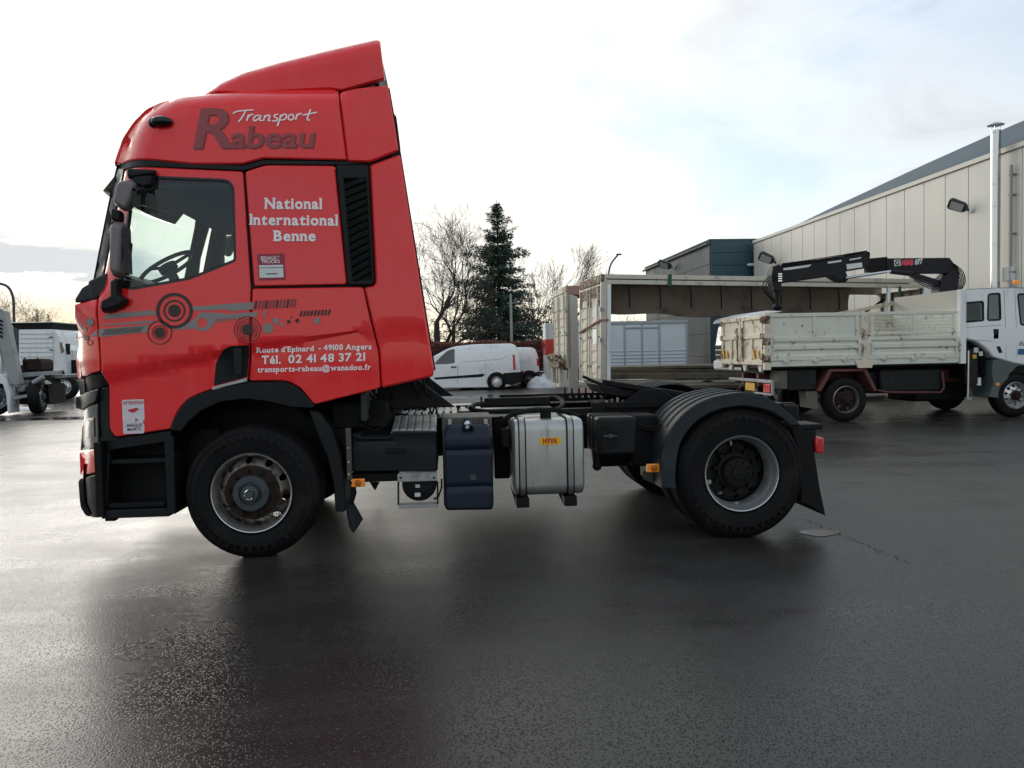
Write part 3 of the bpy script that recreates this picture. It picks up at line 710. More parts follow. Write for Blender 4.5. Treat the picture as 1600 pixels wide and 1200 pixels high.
# wedge serifs: which stems of a letter carry a foot or a head (L/R stem, b base, t cap height, x x-height)
SERIF = dict(N='Lb Lt Rt', I='Lb Lt', B='Lb Lt', R='Lb Lt Rb', E='Lb Lt', A='Lb Rb', T='Cb', l='Lb Lt', i='Lb Lx', n='Lb Lx Rb', r='Lb Lx', a='Rb', d='Rb Rt', p='Ld Lx', b='Lt', u='Lx Rx Rb', f='Cb', w='Lx Rx', t='Cb')
def serif_text(s_, bold):
    out_v, out_f = [], []; x = 0.0; stem = 0.115
    xh = max(v.co.y for v in text_mesh('x').vertices)
    for ch in s_:
        if ch == ' ': x += 0.26; continue
        me = text_mesh(ch, bold); vs = [v.co.copy() for v in me.vertices]; x0 = min(v.x for v in vs); x1 = max(v.x for v in vs); n = len(out_v)
        sh = x-x0; out_v += [(v.x+sh, v.y, 0) for v in vs]; out_f += [tuple(i+n for i in p.vertices) for p in me.polygons]
        for sp in SERIF.get(ch, '').split():
            cx = {'L': x0+stem/2, 'R': x1-stem/2, 'C': (x0+x1)/2}[sp[0]]+sh; e = {'b': 0.0, 't': CAPH, 'x': xh, 'd': min(v.y for v in vs)}[sp[1]]; d = 1 if sp[1] in 'bd' else -1
            lft = 0.115 if not (sp[1] in 'tx' and sp[0] == 'R') else 0.06; rgt = 0.115 if sp[1] in 'bd' or ch in 'NI' else 0.05
            n = len(out_v); h = 0.05*d; out_v += [(cx-lft, e-0.012*d, 1), (cx+rgt, e-0.012*d, 1), (cx+rgt, e+h*0.6, 1), (cx+stem*0.4, e+h*1.6, 1), (cx-stem*0.4, e+h*1.6, 1), (cx-lft, e+h*0.6, 1)]; out_f.append(tuple(range(n, n+6)))
        x += (x1-x0)+0.085
        bpy.data.meshes.remove(me)
    me = bpy.data.meshes.new('lettering'); me.from_pydata(out_v, [], out_f); return me
def letter(s_, ul, vl, ur, vr, cap, mat, fn=None, bold=0.012, shear=0.0, off=0.004, parent=None, spacing=1.0, name='lettering', serif=False):
    me = serif_text(s_, bold) if serif else text_mesh(s_, bold, shear, spacing)
    xs = [v.co.x for v in me.vertices]; x0, x1 = min(xs), max(xs)
    fn = fn or (lambda u, v: skin(u, v, off))
    def f(x, y):
        t = (x-x0)/(x1-x0); return fn(ul+(ur-ul)*t, vl+(vr-vl)*t-y/CAPH*cap)
    warp(me, f); me.name = name
    return link(name, me, parent or truck, mat, sharp=None)
mk('decal_shadow', (0.17, 0.016, 0.022), 0.45, var=0.1)
letter('National', 412.8, 326, 503.5, 326.4, 16.3, 'decal_white', bold=0.031, serif=True)
letter('International', 389.5, 351, 528.4, 352.3, 16.0, 'decal_white', bold=0.031, serif=True)
letter('Benne', 426.6, 376.3, 493.4, 376.3, 15.6, 'decal_white', bold=0.031, serif=True)
letter('Route d\u2019Epinard', 400.4, 551.2, 491, 548.2, 7.8, 'decal_white', bold=0.031, serif=True)
letter('- 49100 Angers', 498, 547.4, 580.4, 545.6, 8.2, 'decal_white', bold=0.031, serif=True)
letter('T\u00e9l.', 409, 568.4, 439, 567.8, 12.0, 'decal_white', bold=0.031, serif=True)
letter('02 41 48 37 21', 450.6, 567.2, 570.6, 563.2, 12.0, 'decal_white', bold=0.024, serif=True)
letter('transports-rabeau@wanadoo.fr', 402.6, 581.6, 579.6, 577.4, 8.2, 'decal_white', bold=0.024, serif=True)
letter('R', 303.5, 232, 366, 231, 60, 'decal_shadow', bold=0.024, shear=0.16, off=0.003)
letter('R', 302, 231, 364, 230, 60, 'decal_brown', bold=0.018, shear=0.16, off=0.0045)
letter('abeau', 361.5, 231.8, 494, 231.0, 33, 'decal_shadow', bold=0.024, shear=0.10, off=0.003)
letter('abeau', 360, 231, 492, 230.2, 33, 'decal_brown', bold=0.015, shear=0.10, off=0.0045)
AA = lambda u, v: (100+u/2.667, 40+v/2.667)
STROKES = [[(705, 368), (725, 358), (790, 352)], [(758, 356), (742, 385), (728, 402)], [(770, 372), (762, 398)], [(766, 384), (780, 372), (790, 372)],
    [(818, 376), (802, 376), (790, 390), (796, 398), (812, 388), (822, 374), (816, 395), (828, 396)], [(838, 374), (832, 398)], [(835, 386), (850, 374), (858, 378), (852, 396), (862, 396)],
    [(893, 370), (878, 374), (878, 382), (890, 388), (884, 398), (868, 398)], [(905, 372), (890, 420)], [(903, 382), (918, 370), (928, 376), (920, 392), (900, 394)],
    [(952, 370), (938, 376), (936, 390), (948, 394), (958, 384), (952, 370)], [(972, 370), (966, 394)], [(969, 380), (982, 368), (992, 370)], [(1028, 350), (1014, 390), (1026, 394)], [(996, 374), (1055, 362)]]
def smooth(pts, k=4):
    if len(pts) < 3: return pts
    out = []
    for i in range(len(pts)-1):
        p0 = Vector(pts[max(i-1, 0)]); p1 = Vector(pts[i]); p2 = Vector(pts[i+1]); p3 = Vector(pts[min(i+2, len(pts)-1)])
        for j in range(k):
            t = j/k; out.append(tuple(0.5*((2*p1)+(p2-p0)*t+(2*p0-5*p1+4*p2-p3)*t*t+(3*p1-p0-3*p2+p3)*t**3)))
    out.append(tuple(pts[-1])); return out
mb = MB()
for st in STROKES:
    st = [Vector(p) for p in smooth(st)]; vs = []
    for i, p in enumerate(st):
        t = (st[min(i+1, len(st)-1)]-st[max(i-1, 0)]).normalized(); n = Vector((-t.y, t.x))
        w = 3.3*(0.75+0.25*abs(n.x))
        for s_ in (-1, 1): u, v = p+n*w*s_; vs.append(skin(*AA(u, v), 0.006))
    mb.add(vs, [(2*i, 2*i+1, 2*i+3, 2*i+2) for i in range(len(st)-1)])
mb.build('lettering', truck, 'decal_white', fix=False, sharp=None)
# stickers
def box_px(u0, v0, u1, v1): return [(u0, v0), (u1, v0), (u1, v1), (u0, v1)]
st = poly_decal('sticker', [(402, 397), (444, 396), (446.5, 437), (404.5, 438.5)], 'sticker_maroon', 0.003)
st['label'] = 'maroon dealer sticker reading RENAULT TRUCKS'
poly_decal('sticker_field', [(405, 414.5), (442.6, 413.8), (443.4, 433.4), (405.8, 434.2)], 'sticker_grey', 0.005, parent=st)
poly_decal('sticker_rule', [(405.2, 418.3), (442.8, 417.6), (442.8, 418.5), (405.2, 419.2)], 'decal_dark', 0.006, parent=st)
poly_decal('sticker_rule', [(416, 427.2), (434, 427), (434, 428.6), (416, 428.8)], 'decal_dark', 0.006, parent=st)
letter('RENAULT', 408, 405.8, 436.8, 405.3, 5.0, 'decal_white', off=0.006, parent=st); letter('TRUCKS', 408.6, 411.4, 437.3, 411.0, 4.8, 'decal_white', off=0.006, parent=st)
st = poly_decal('sticker', rnd([(190.6, 625), (225, 623.6), (226.2, 655), (223, 660), (226, 664), (225.5, 677), (193, 678)], 2.0), 'sticker_blind', 0.003)
st['label'] = 'torn white blind spot warning sticker reading ANGLES MORTS'
letter('ATTENTION', 192.6, 632, 224, 630.8, 4.6, 'decal_red', off=0.006, parent=st)
letter('ANGLES', 198, 667.2, 223, 666.2, 4.8, 'decal_dark', off=0.006, parent=st); letter('MORTS', 199.5, 673.2, 221, 672.4, 4.4, 'decal_dark', off=0.006, parent=st)
poly_decal('sticker_picture', [(200, 640), (214, 637), (218, 639), (212, 643), (208, 645), (202, 643)], 'decal_red', 0.005, parent=st)
poly_decal('sticker_picture', [(212, 653), (217, 656), (212, 659)], 'decal_dark', 0.005, parent=st, hole=[(213, 654.7), (215.6, 656.1), (213, 657.6)])
# ---- wheels
def cinterp(pts): return lambda x, z: interp(pts, math.hypot(x, z))
def tyre_mesh(R):
    s = R/0.507
    p = [(0.284*1.0, 0.05), (0.292, 0.018), (0.306, 0.006), (0.318, 0.010), (0.322, 0.002), (0.360*s, -0.006), (0.405*s, -0.008), (0.408*s, -0.012), (0.412*s, -0.008), (0.452*s, 0.002), (0.455*s, -0.002), (0.460*s, 0.004), (0.482*s, 0.018), (0.496*s, 0.036), (0.5035*s, 0.055), (R, 0.068)]
    d = 0.068
    for k in range(4):
        p += [(R, d+0.028), (R-0.014, d+0.031), (R-0.014, d+0.040), (R, d+0.043)]; d += 0.0435
    p += [(R, 0.247), (0.5035*s, 0.260), (0.496*s, 0.279), (0.482*s, 0.297), (0.452*s, 0.313), (0.405*s, 0.321), (0.322, 0.31), (0.292, 0.297), (0.284, 0.26)]
    return MB().lathe(p, 72).mesh('tyre')
FT, RTY = tyre_mesh(0.507), tyre_mesh(0.530)
dish = sorted([(0.10, 0.035), (0.205, 0.035), (0.212, 0.028), (0.222, 0.030), (0.235, 0.050), (0.255, 0.085), (0.275, 0.115)])
disc_me = sheet(circ(0, 0, 0.274, 60), [circ(0.246*math.cos(2*math.pi*(k+.25)/10), 0.246*math.sin(2*math.pi*(k+.25)/10), 0.026, 14) for k in range(10)]+[circ(0, 0, 0.13, 30)], cinterp(dish), 0.012, 0.03, 0.003)
rim_me = MB().lathe([(0.284, 0.06), (0.290, 0.028), (0.300, 0.012), (0.303, 0.002), (0.300, -0.004), (0.294, -0.002), (0.289, 0.012), (0.282, 0.030), (0.277, 0.060), (0.274, 0.12), (0.262, 0.14), (0.262, 0.27), (0.29, 0.30)], 64).mesh('rim')
fl_me = MB().lathe([(0.206, 0.034), (0.204, 0.026), (0.14, 0.024), (0.132, 0.02)], 48)
for k in range(10):
    a = 2*math.pi*k/10+0.2; c = (0.168*math.cos(a), 0, 0.168*math.sin(a))
    fl_me.cyl((c[0], 0.026, c[2]), (c[0], -0.006, c[2]), 0.019, n=6); fl_me.cyl((c[0], 0.0, c[2]), (c[0], -0.022, c[2]), 0.010, n=8)
fl_me = fl_me.mesh('flange')
hub_me = MB().lathe([(0.134, 0.03), (0.134, -0.02), (0.128, -0.028), (0.088, -0.030), (0.085, -0.008), (0.066, -0.008), (0.064, -0.050), (0.056, -0.058), (0.038, -0.060)], 40)
hub_me.cyl((0, -0.04, 0), (0, -0.074, 0), 0.037, n=6)
for k in range(5):
    a = 2*math.pi*k/5+0.5; hub_me.box((0.107*math.cos(a), -0.034, 0.107*math.sin(a)), (0.02, 0.012, 0.03), Matrix.Rotation(-a, 3, 'Y'))
hub_me = hub_me.mesh('hub')
rrim_me = MB().lathe([(0.290, 0.028), (0.300, 0.012), (0.303, 0.002), (0.300, -0.004), (0.294, -0.001), (0.290, 0.010), (0.284, 0.022), (0.280, 0.050), (0.272, 0.066), (0.262, 0.085), (0.258, 0.12), (0.257, 0.19)], 64).mesh('rim')
rdish = sorted([(0.05, 0.19), (0.17, 0.19), (0.20, 0.18), (0.235, 0.19), (0.26, 0.21)])
rdisc_me = sheet(circ(0, 0, 0.259, 60), [circ(0.222*math.cos(2*math.pi*k/10), 0.222*math.sin(2*math.pi*k/10), 0.022, 14) for k in range(10)], cinterp(rdish), 0.012, 0.03, 0.003)
rhub = MB().lathe([(0.150, 0.19), (0.148, 0.15), (0.125, 0.14), (0.120, 0.09), (0.112, 0.075), (0.06, 0.07), (0.055, 0.055), (0.0, 0.053)], 40)
for k in range(10):
    a = 2*math.pi*k/10; c = (0.168*math.cos(a), 0, 0.168*math.sin(a)); rhub.cyl((c[0], 0.19, c[2]), (c[0], 0.135, c[2]), 0.017, n=6)
    c = (0.09*math.cos(a), 0, 0.09*math.sin(a)); rhub.cyl((c[0], 0.08, c[2]), (c[0], 0.06, c[2]), 0.009, n=6)
rhub = rhub.mesh('hub')
def part_at(name, me, parent, mat, loc=(0, 0, 0)):
    o = bpy.data.objects.new(name, me); COL.objects.link(o)
    if not me.materials:
        me.materials.append(M[mat]); me.shade_smooth(); me.set_sharp_from_angle(angle=R_(32))
    o.parent = parent; o.location = loc; return o
def wheel(x, y, z, rot, kind):
    g = grp('wheel', truck, (x, y, z)); g.rotation_euler = (0, rot[1], rot[0])
    if kind == 'front':
        part_at('tyre', FT, g, 'tyre'); part_at('rim', rim_me, g, 'rim_edge'); part_at('wheel_disc', disc_me, g, 'rim_worn'); part_at('hub_flange', fl_me, g, 'hub_rust'); part_at('hub', hub_me, g, 'hub_grey')
    else:
        part_at('tyre', RTY, g, 'tyre'); part_at('tyre', RTY, g, 'tyre', (0, 0.345, 0)); part_at('rim', rrim_me, g, 'rim_silver'); part_at('wheel_disc', rdisc_me, g, 'hub_dark'); part_at('hub', rhub, g, 'hub_dark')
wheel(0, 0.02, 0.498, (R_(-1.5), 0.35), 'front'); wheel(0, 2.48, 0.498, (math.pi+R_(-1.5), 0.1), 'front')
wheel(3.8, 0.0, 0.522, (0, 0.2), 'rear'); wheel(3.8, 2.5, 0.522, (math.pi, 0.5), 'rear')
MB().cyl((3.8, 0.2, 0.522), (3.8, 2.3, 0.522), 0.11, n=16).sphere((3.8, 1.25, 0.522), 0.24, 16, 10, (1, 0.8, 1)).build('rear_axle', truck, 'chassis')
MB().bb((-0.06, 0.25, 0.38), (0.06, 2.25, 0.48)).build('front_axle', truck, 'chassis', bevel=0.02)
# ---- chassis frame
def rail(y, name='frame_rail'):
    mb = MB(); xs0, xs1 = -0.9, 4.62
    z1 = 1.012; z0 = 0.74
    s_ = 1 if y < 1.25 else -1
    mb.bb((xs0, y, z0), (xs1, y+s_*0.012, z1)); mb.bb((xs0, y+s_*0.012, z1-0.012), (xs1, y+s_*0.085, z1)); mb.bb((xs0, y+s_*0.012, z0), (xs1, y+s_*0.085, z0+0.012))
    return mb.build(name, truck, 'chassis')
rail(0.82); rail(1.68)
for x in (1.2, 2.2, 3.2, 4.55): MB().bb((x-0.03, 0.92, 0.78), (x+0.03, 1.58, 0.97)).build('cross_member', truck, 'chassis')
mb = MB()
for i in range(9):
    mb.cyl((2.62+i*0.075+0.01*(i % 3), 0.818, 0.955), (2.62+i*0.075+0.01*(i % 3), 0.812, 0.955), 0.0065, n=8)
mb.build('rail_bolts', truck, 'galvanised')
# far mounting rail with punched holes, standing proud of the frame
fr0, fr1 = P(885, 634, 1.70), P(990, 628, 1.70)
holes = [circ(fr0.x+0.04+0.062*i, 1.065, 0.013, 10) for i in range(9)]
link('punched_rail', sheet([(2.0, 1.02), (fr1.x+0.5, 1.02), (fr1.x+0.5, 1.10), (2.0, 1.10)], holes, lambda x, z: 1.70, 0.008, 0.2, 0.0), truck, 'chassis', sharp=30)
MB().bb((2.75, 0.795, 0.90), (4.3, 0.815, 1.06)).build('mounting_angle', truck, 'chassis', bevel=0.004)
# engine, gearbox, dark mass under and behind the cab
MB().bb((-1.0, 0.62, 0.55), (0.75, 1.88, 1.02)).build('engine_block', truck, 'chassis', bevel=0.05)
MB().lathe([(0.0, 0.7), (0.25, 0.7), (0.30, 0.95), (0.22, 1.3), (0.17, 1.75), (0.0, 1.78)], 20, (0, 1.25, 0.78), 'x').build('gearbox', truck, 'chassis')
MB().bb((0.55, 0.35, 0.92), (1.02, 2.15, 1.16)).build('rear_cab_mount', truck, 'chassis', bevel=0.03)
for y in (0.42, 2.08): MB().prism([(0.9, y, 1.08), (1.55, y, 1.08), (1.12, y, 1.42), (0.95, y, 1.42)], (0, 0.05, 0)).build('cab_mount_bracket', truck, 'chassis', bevel=0.01)
def wires(name, seeds, mat='rubber', r=0.012):
    for pts in seeds: MB().tube([Vector(p) for p in smooth([tuple(q) for q in pts], 6)], r, 7).build(name, truck, mat)
rr = random.Random(3)
hs = []
for i in range(9):
    x = 0.85+0.055*i; y = 0.38+0.25*rr.random()
    hs.append([(x, y, 1.36+0.1*rr.random()), (x+0.1*rr.random()-0.02, y-0.10, 1.22), (x+0.12*rr.random(), y+0.05, 1.12), (x-0.05, y+0.15, 1.05)])
wires('air_hose', hs, r=0.010)
wires('cable', [[P(586, 606, 0.1), P(584, 622, 0.15), P(578, 640, 0.2), P(574, 665, 0.3)]], r=0.008)
MB().bb((0.72, 0.42, 0.75), (1.02, 0.80, 1.0)).build('air_dryer', truck, 'chassis', bevel=0.03)
MB().cyl((0.85, 0.50, 0.98), (0.85, 0.50, 1.12), 0.06, n=14).cyl((1.0, 0.55, 0.98), (1.0, 0.55, 1.10), 0.05, n=14).build('filter_cans', truck, 'chassis')
# ---- near side equipment
def bxp(u0, v0, u1, v1, y, d):
    a = P(u0, (v0+v1)/2, y); b = P(u1, (v0+v1)/2, y); t = P((u0+u1)/2, v0, y); w = P((u0+u1)/2, v1, y)
    return (a.x, y, w.z), (b.x, y+d, t.z)
bt = grp('battery_box', truck)
pts = [(550, 678), (560, 678), (563, 683), (607, 683), (613, 675), (682, 674), (684, 736), (550, 738)]
w = [(P(u, v, 0.10).x, P(u, v, 0.10).z) for u, v in pts]
cz_ = P(616, 692, 0.1).z
link('box_front', sheet(rnd(w, 0.012), (), lambda x, z: 0.10+0.02*math.exp(-((z-cz_)/0.02)**2), 0.62, 0.05, 0.012), bt, 'black_plastic', sharp=30)
MB().bb(*bxp(602, 700, 634, 709, 0.094, 0.02)).build('grab_slot', bt, 'chassis', bevel=0.006)
a, b = bxp(548, 739, 622, 753, 0.16, 0.5); MB().bb(a, b).build('sub_frame', bt, 'chassis', bevel=0.01)
MB().bb(*bxp(541, 669, 549, 750, 0.03, 0.03)).build('bracket_post', truck, 'galvanised_dull', bevel=0.004)
MB().bb(*bxp(521, 670, 541, 745, 0.30, 0.02)).build('mudguard_bracket', truck, 'chassis')
def marker(u0, v0, u1, v1, y):
    o = MB().bb(*bxp(u0, v0, u1, v1, y, 0.035)).build('side_marker', truck, 'amber', bevel=0.006)
    c = P((u0+u1)/2, (v0+v1)/2, y); MB().lathe([(0, -0.012), (0.022, -0.008), (0.026, 0.0)], 16, (c.x, y, c.z)).build('marker_lens', o, 'amber_dark')
marker(548.5, 748.5, 570, 761, 0.03); marker(1011, 725, 1033, 738, 0.04)
# hanging plates under the mudguards
def plate(pts, y, mat, d=0.02, name='splash_plate'):
    mb = MB().prism([P(u, v, y+dy) for u, v, dy in pts], (0.012, d, 0)); return mb.build(name, truck, mat, bevel=0.003)
plate([(538, 784, 0), (549, 783, 0.04), (565, 812, 0.12), (551, 833, 0.05), (545, 824, 0)], 0.10, 'grey_plastic')
plate([(577, 753, 0), (592, 753, 0), (585, 766, 0)], 2.1, 'grey_plastic')
for k in range(4): MB().tube([P(546+3.5*k, 800-2*k+6*k, 0.10+0.015*k), P(553+3*k, 824-4*k+2*k, 0.11+0.015*k)], 0.006, 6).build('plate_rib', truck, 'grey_plastic')
MB().tube([P(550, 752, 0.05), P(553, 770, 0.06), P(548, 786, 0.08)], 0.022, 8).build('rubber_boot', truck, 'rubber')
# galvanised step below the battery box and the round silencer/air drum
MB().bb(*bxp(621, 740, 683, 752.5, 0.05, 0.03)).build('step_bar', truck, 'galvanised', bevel=0.004)
mb = MB()
for i in range(14): q = bxp(624+4.1*i, 737.5, 627+4.1*i, 740.5, 0.05, 0.12); mb.bb(*q)
mb.build('step_teeth', truck, 'galvanised')
MB().bb(*bxp(623, 789, 684, 793.5, 0.05, 0.02)).bb(*bxp(624, 785.5, 683, 788, 0.12, 0.02)).build('step_bar', truck, 'galvanised', bevel=0.003)
MB().tube([P(622.5, 752, 0.06), P(622.5, 789, 0.06)], 0.008, 6).tube([P(683.5, 752, 0.06), P(684, 788, 0.06)], 0.008, 6).build('step_hanger', truck, 'chassis')
c = P(655, 757, 0.12); MB().lathe([(0.0, 0.0), (0.11, 0.0), (0.13, 0.012), (0.135, 0.03), (0.135, 0.4), (0.0, 0.4)], 36, c).build('air_drum', truck, 'black_plastic')
for (u0, v0, u1, v1) in ((649, 757, 656, 762), (648, 770, 657, 776)): MB().bb(*bxp(u0, v0, u1, v1, 0.117, 0.004)).build('drum_label', truck, 'sticker_grey')
MB().tube([P(690, 748, 0.12), P(690, 762, 0.12), P(685, 776, 0.12), P(678, 780, 0.14)], 0.008, 6).build('drain_hose', truck, 'rubber')
# ribbed aluminium deck plates on top
def deck(u0, v0, u1, v1, ya, yb, nb, mat='galvanised', rise=0.0):
    a, b = P(u0, v1, ya), P(u1, v1, ya); z = a.z*0.5+b.z*0.5
    o = MB().prism([(a.x, ya, z-0.02), (a.x, yb, z-0.02+rise), (a.x, yb, z+rise), (a.x, ya, z)], (b.x-a.x, 0, 0)).build('deck_plate', truck, mat, bevel=0.004)
    for i in range(nb):
        x = a.x+(b.x-a.x)*(i+0.5)/nb
        MB().prism([(x-0.024, ya+0.04, z-0.004), (x-0.024, yb-0.05, z-0.004+rise), (x-0.024, yb-0.05, z+0.016+rise), (x-0.024, ya+0.04, z+0.016)], (0.048, 0, 0)).build('deck_rib', o, mat, bevel=0.007)
    return z
deck(611, 660, 682, 674, 0.14, 0.58, 6, rise=0.08)
z_d = deck(622, 640, 716, 650, 0.62, 1.66, 8)
deck(720, 640, 760, 650, 0.62, 1.66, 3)
MB().bb((P(760, 645, 0.7).x, 0.64, z_d-0.03), (P(880, 645, 0.7).x, 1.66, z_d-0.01)).build('deck_plate', truck, 'galvanised', bevel=0.004)
# blue additive tank
tk = grp('additive_tank', truck)
a, b = bxp(692, 652, 770, 790, 0.20, 0.5); MB().bb(a, b).build('tank_cradle', tk, 'galvanised_dull', bevel=0.01)
ol = [(P(u, v, 0.05).x, P(u, v, 0.05).z) for u, v in ((699, 665), (764, 664), (770, 676), (771.5, 790), (769, 797), (698, 798), (695, 792), (694, 676))]
z1_, z2_ = P(730, 703, 0.05).z, P(730, 762, 0.05).z; zt_ = P(730, 664, 0.05).z
def tanky(x, z): return 0.05+0.016*math.exp(-((z-z1_)/0.014)**2)+0.016*math.exp(-((z-z2_)/0.014)**2)+max(0.0, z-(zt_-0.09))*0.9
link('tank_body', sheet(rnd(ol, 0.025), (), tanky, 0.45, 0.022, 0.02), tk, 'blue_tank', sharp=40)
MB().prism([P(700, 664, 0.14), P(764, 663, 0.14), P(762, 653, 0.5), P(703, 654, 0.5)], (0, 0, -0.03)).build('tank_top', tk, 'galvanised', bevel=0.008)
c = P(731, 668, 0.08); MB().tube([c+Vector((0, -0.01, -0.01)), c+Vector((0, 0.03, 0.02)), c+Vector((0, 0.05, 0.05))], [0.045, 0.04, 0.034], 18).build('filler_neck', tk, 'blue_tank')
c = P(730, 664, 0.08); MB().sphere(c, 0.034, 12, 8, (0.8, 1, 1.0)).build('filler_cap', tk, 'sticker_grey')
# aluminium hydraulic oil tank
ht = grp('oil_tank', truck)
w0, w1 = P(797, 700, 0.06), P(913, 700, 0.06); zt2, zb2 = P(855, 656, 0.06).z, P(855, 775, 0.06).z
def rrect_yz(y0, y1, z0, z1, r, n=6):
    out = []
    for (cy, cz, a0) in ((y1-r, z1-r, 0), (y0+r, z1-r, 90), (y0+r, z0+r, 180), (y1-r, z0+r, 270)):
        for k in range(n+1): a = R_(a0+90*k/n); out.append((cy+r*math.cos(a), cz+r*math.sin(a)))
    return out
def ytank(name, x0, x1, prof, parent, mat, sc=(1.0,), bevel=0.0):
    mb = MB(); n = len(prof); cy = sum(p[0] for p in prof)/n; cz = sum(p[1] for p in prof)/n
    L = [(x0, 0.93), (x0+0.012, 0.985), (x0+0.03, 1.0), (x1-0.03, 1.0), (x1-0.012, 0.985), (x1, 0.93)]
    for x, s_ in L: mb.v += [(x, cy+(y-cy)*s_, cz+(z-cz)*s_) for y, z in prof]
    mb.f = [(i*n+j, i*n+(j+1) % n, (i+1)*n+(j+1) % n, (i+1)*n+j) for i in range(len(L)-1) for j in range(n)]+[tuple(range(n)), tuple(range(6*n-1, 5*n-1, -1))]
    return mb.build(name, parent, mat)
tpf = rrect_yz(0.06, 0.66, zb2, zt2, 0.085)
tx0, tx1 = w0.x+0.03, w1.x
ytank('tank_body', tx0, tx1, tpf, ht, 'aluminium')
for u in (816, 891):
    x = P(u, 700, 0.06).x
    pr = rrect_yz(0.052, 0.668, zb2-0.008, zt2+0.008, 0.09); mb = MB(); n = len(pr)
    for xx in (x-0.03, x+0.03): mb.v += [(xx, y, z) for y, z in pr]
    mb.f = [(j, (j+1) % n, n+(j+1) % n, n+j) for j in range(n)]; mb.build('strap_rubber', ht, 'rubber', fix=False)
    pr = rrect_yz(0.046, 0.674, zb2-0.014, zt2+0.014, 0.095); mb = MB()
    for xx in (x-0.020, x+0.020): mb.v += [(xx, y, z) for y, z in pr]
    mb.f = [(j, (j+1) % n, n+(j+1) % n, n+j) for j in range(n)]; mb.build('strap', ht, 'strap_steel', fix=False)
    MB().prism([(x-0.05, 0.07, zb2-0.09), (x-0.05, 0.16, zb2-0.09), (x-0.05, 0.72, zb2-0.02), (x-0.05, 0.72, zb2+0.3), (x-0.05, 0.67, zb2+0.3), (x-0.05, 0.67, zb2-0.012), (x-0.05, 0.07, zb2-0.012)], (0.1, 0, 0)).build('tank_bracket', ht, 'chassis', bevel=0.008)
c = Vector((P(853, 650, 0.2).x, 0.22, zt2))
MB().cyl(c, c+Vector((0, 0, 0.06)), 0.045, n=20).cyl(c+Vector((0, 0, 0.05)), c+Vector((0, 0, 0.085)), 0.056, n=20).build('filler_cap', ht, 'rubber', bevel=0.004)
stk = MB().prism([(x, 0.056, z) for x, z in rnd([(P(842, 695.5, .056).x, P(842, 695.5, .056).z), (P(877, 694.5, .056).x, P(877, 694.5, .056).z), (P(877.5, 683, .056).x, P(877.5, 683, .056).z), (P(842, 684, .056).x, P(842, 684, .056).z)], 0.025)], (0, 0.003, 0)).build('sticker', ht, 'sticker_yellow')
letter('HYVA', 848.5, 693, 871, 692.4, 7.4, 'decal_red', fn=lambda u, v: P(u, v, 0.053), bold=0.05, parent=ht)
wires('hydraulic_hose', [[P(786, 668, 0.35), P(790, 655, 0.32), P(805, 646, 0.35), P(830, 641, 0.45), P(860, 640, 0.5), P(890, 645, 0.45), P(905, 652, 0.4)], [P(786, 668, 0.35), P(785, 690, 0.35), P(790, 705, 0.4)],
    [P(735, 638, 0.9), P(745, 632, 1.2), P(790, 628, 1.45), P(850, 622, 1.5), P(872, 622, 1.4), P(880, 630, 1.2), P(868, 640, 0.9), P(820, 642, 0.75), P(760, 643, 0.75), P(738, 640, 0.85)]], r=0.022)
MB().bb((P(757, 625, 1.3).x, 1.30, P(757, 632, 1.3).z), (P(860, 620, 1.3).x, 1.36, P(857, 620, 1.3).z)).build('hose_carrier', truck, 'chassis')
MB().cyl(P(752, 634, 1.3), P(752, 620, 1.3), 0.010, n=6).build('carrier_pin', truck, 'chassis')
MB().bb(*bxp(783, 670, 797, 700, 0.25, 0.2)).bb(*bxp(780, 650, 786, 690, 0.4, 0.05)).build('valve_block', truck, 'chassis', bevel=0.01)
MB().bb(*bxp(772, 655, 795, 748, 0.62, 0.2)).build('side_bracket', truck, 'chassis', bevel=0.01)
# black storage box
sb = grp('storage_box', truck)
a, b = bxp(934, 652, 995, 711, 0.10, 0.50)
MB().bb(a, b).build('box_body', sb, 'black_plastic', bevel=0.025)
for y in (0.28, 0.42): MB().bb((a[0]-0.006, y, a[2]+0.01), (b[0]+0.006, y+0.03, b[2]+0.006)).build('box_band', sb, 'chassis', bevel=0.006)
cc_ = P(953, 681, 0.10)
lw = [(P(u, v, .1).x, P(u, v, .1).z) for u, v in ((938, 665), (955, 665), (965, 673), (967, 683), (963, 696), (953, 702), (938, 703))]
link('latch_recess', sheet(rnd(lw, 0.02), (), lambda x, z: 0.094, 0.012, 0.1, 0.004), sb, 'chassis', sharp=30)
MB().bb((cc_.x-0.055, 0.078, cc_.z-0.008), (cc_.x+0.055, 0.094, cc_.z+0.008)).cyl((cc_.x, 0.07, cc_.z), (cc_.x, 0.094, cc_.z), 0.018, n=12).build('latch', sb, 'hub_grey', bevel=0.003)
MB().cyl(P(933, 703, 0.3), P(933, 728, 0.3), 0.035, n=10).sphere(P(933, 728, 0.3), 0.04, 10, 6).build('drain_valve', truck, 'chassis')
for yy in (0.62, 1.88):
    MB().lathe([(0, 0), (0.11, 0.01), (0.14, 0.04), (0.14, 0.8), (0.11, 0.83), (0, 0.84)], 24, (2.72, yy, 0.66), 'x').build('air_tank', truck, 'chassis')
MB().bb((3.0, 0.35, 0.55), (3.22, 0.80, 0.98)).build('axle_bracket', truck, 'chassis', bevel=0.02)
MB().prism([P(1005, 738, 0.25), P(1034, 726, 0.25), P(1034, 762, 0.25), P(1005, 748, 0.25)], (0, 0.02, 0)).build('guard_plate', truck, 'galvanised_dull')
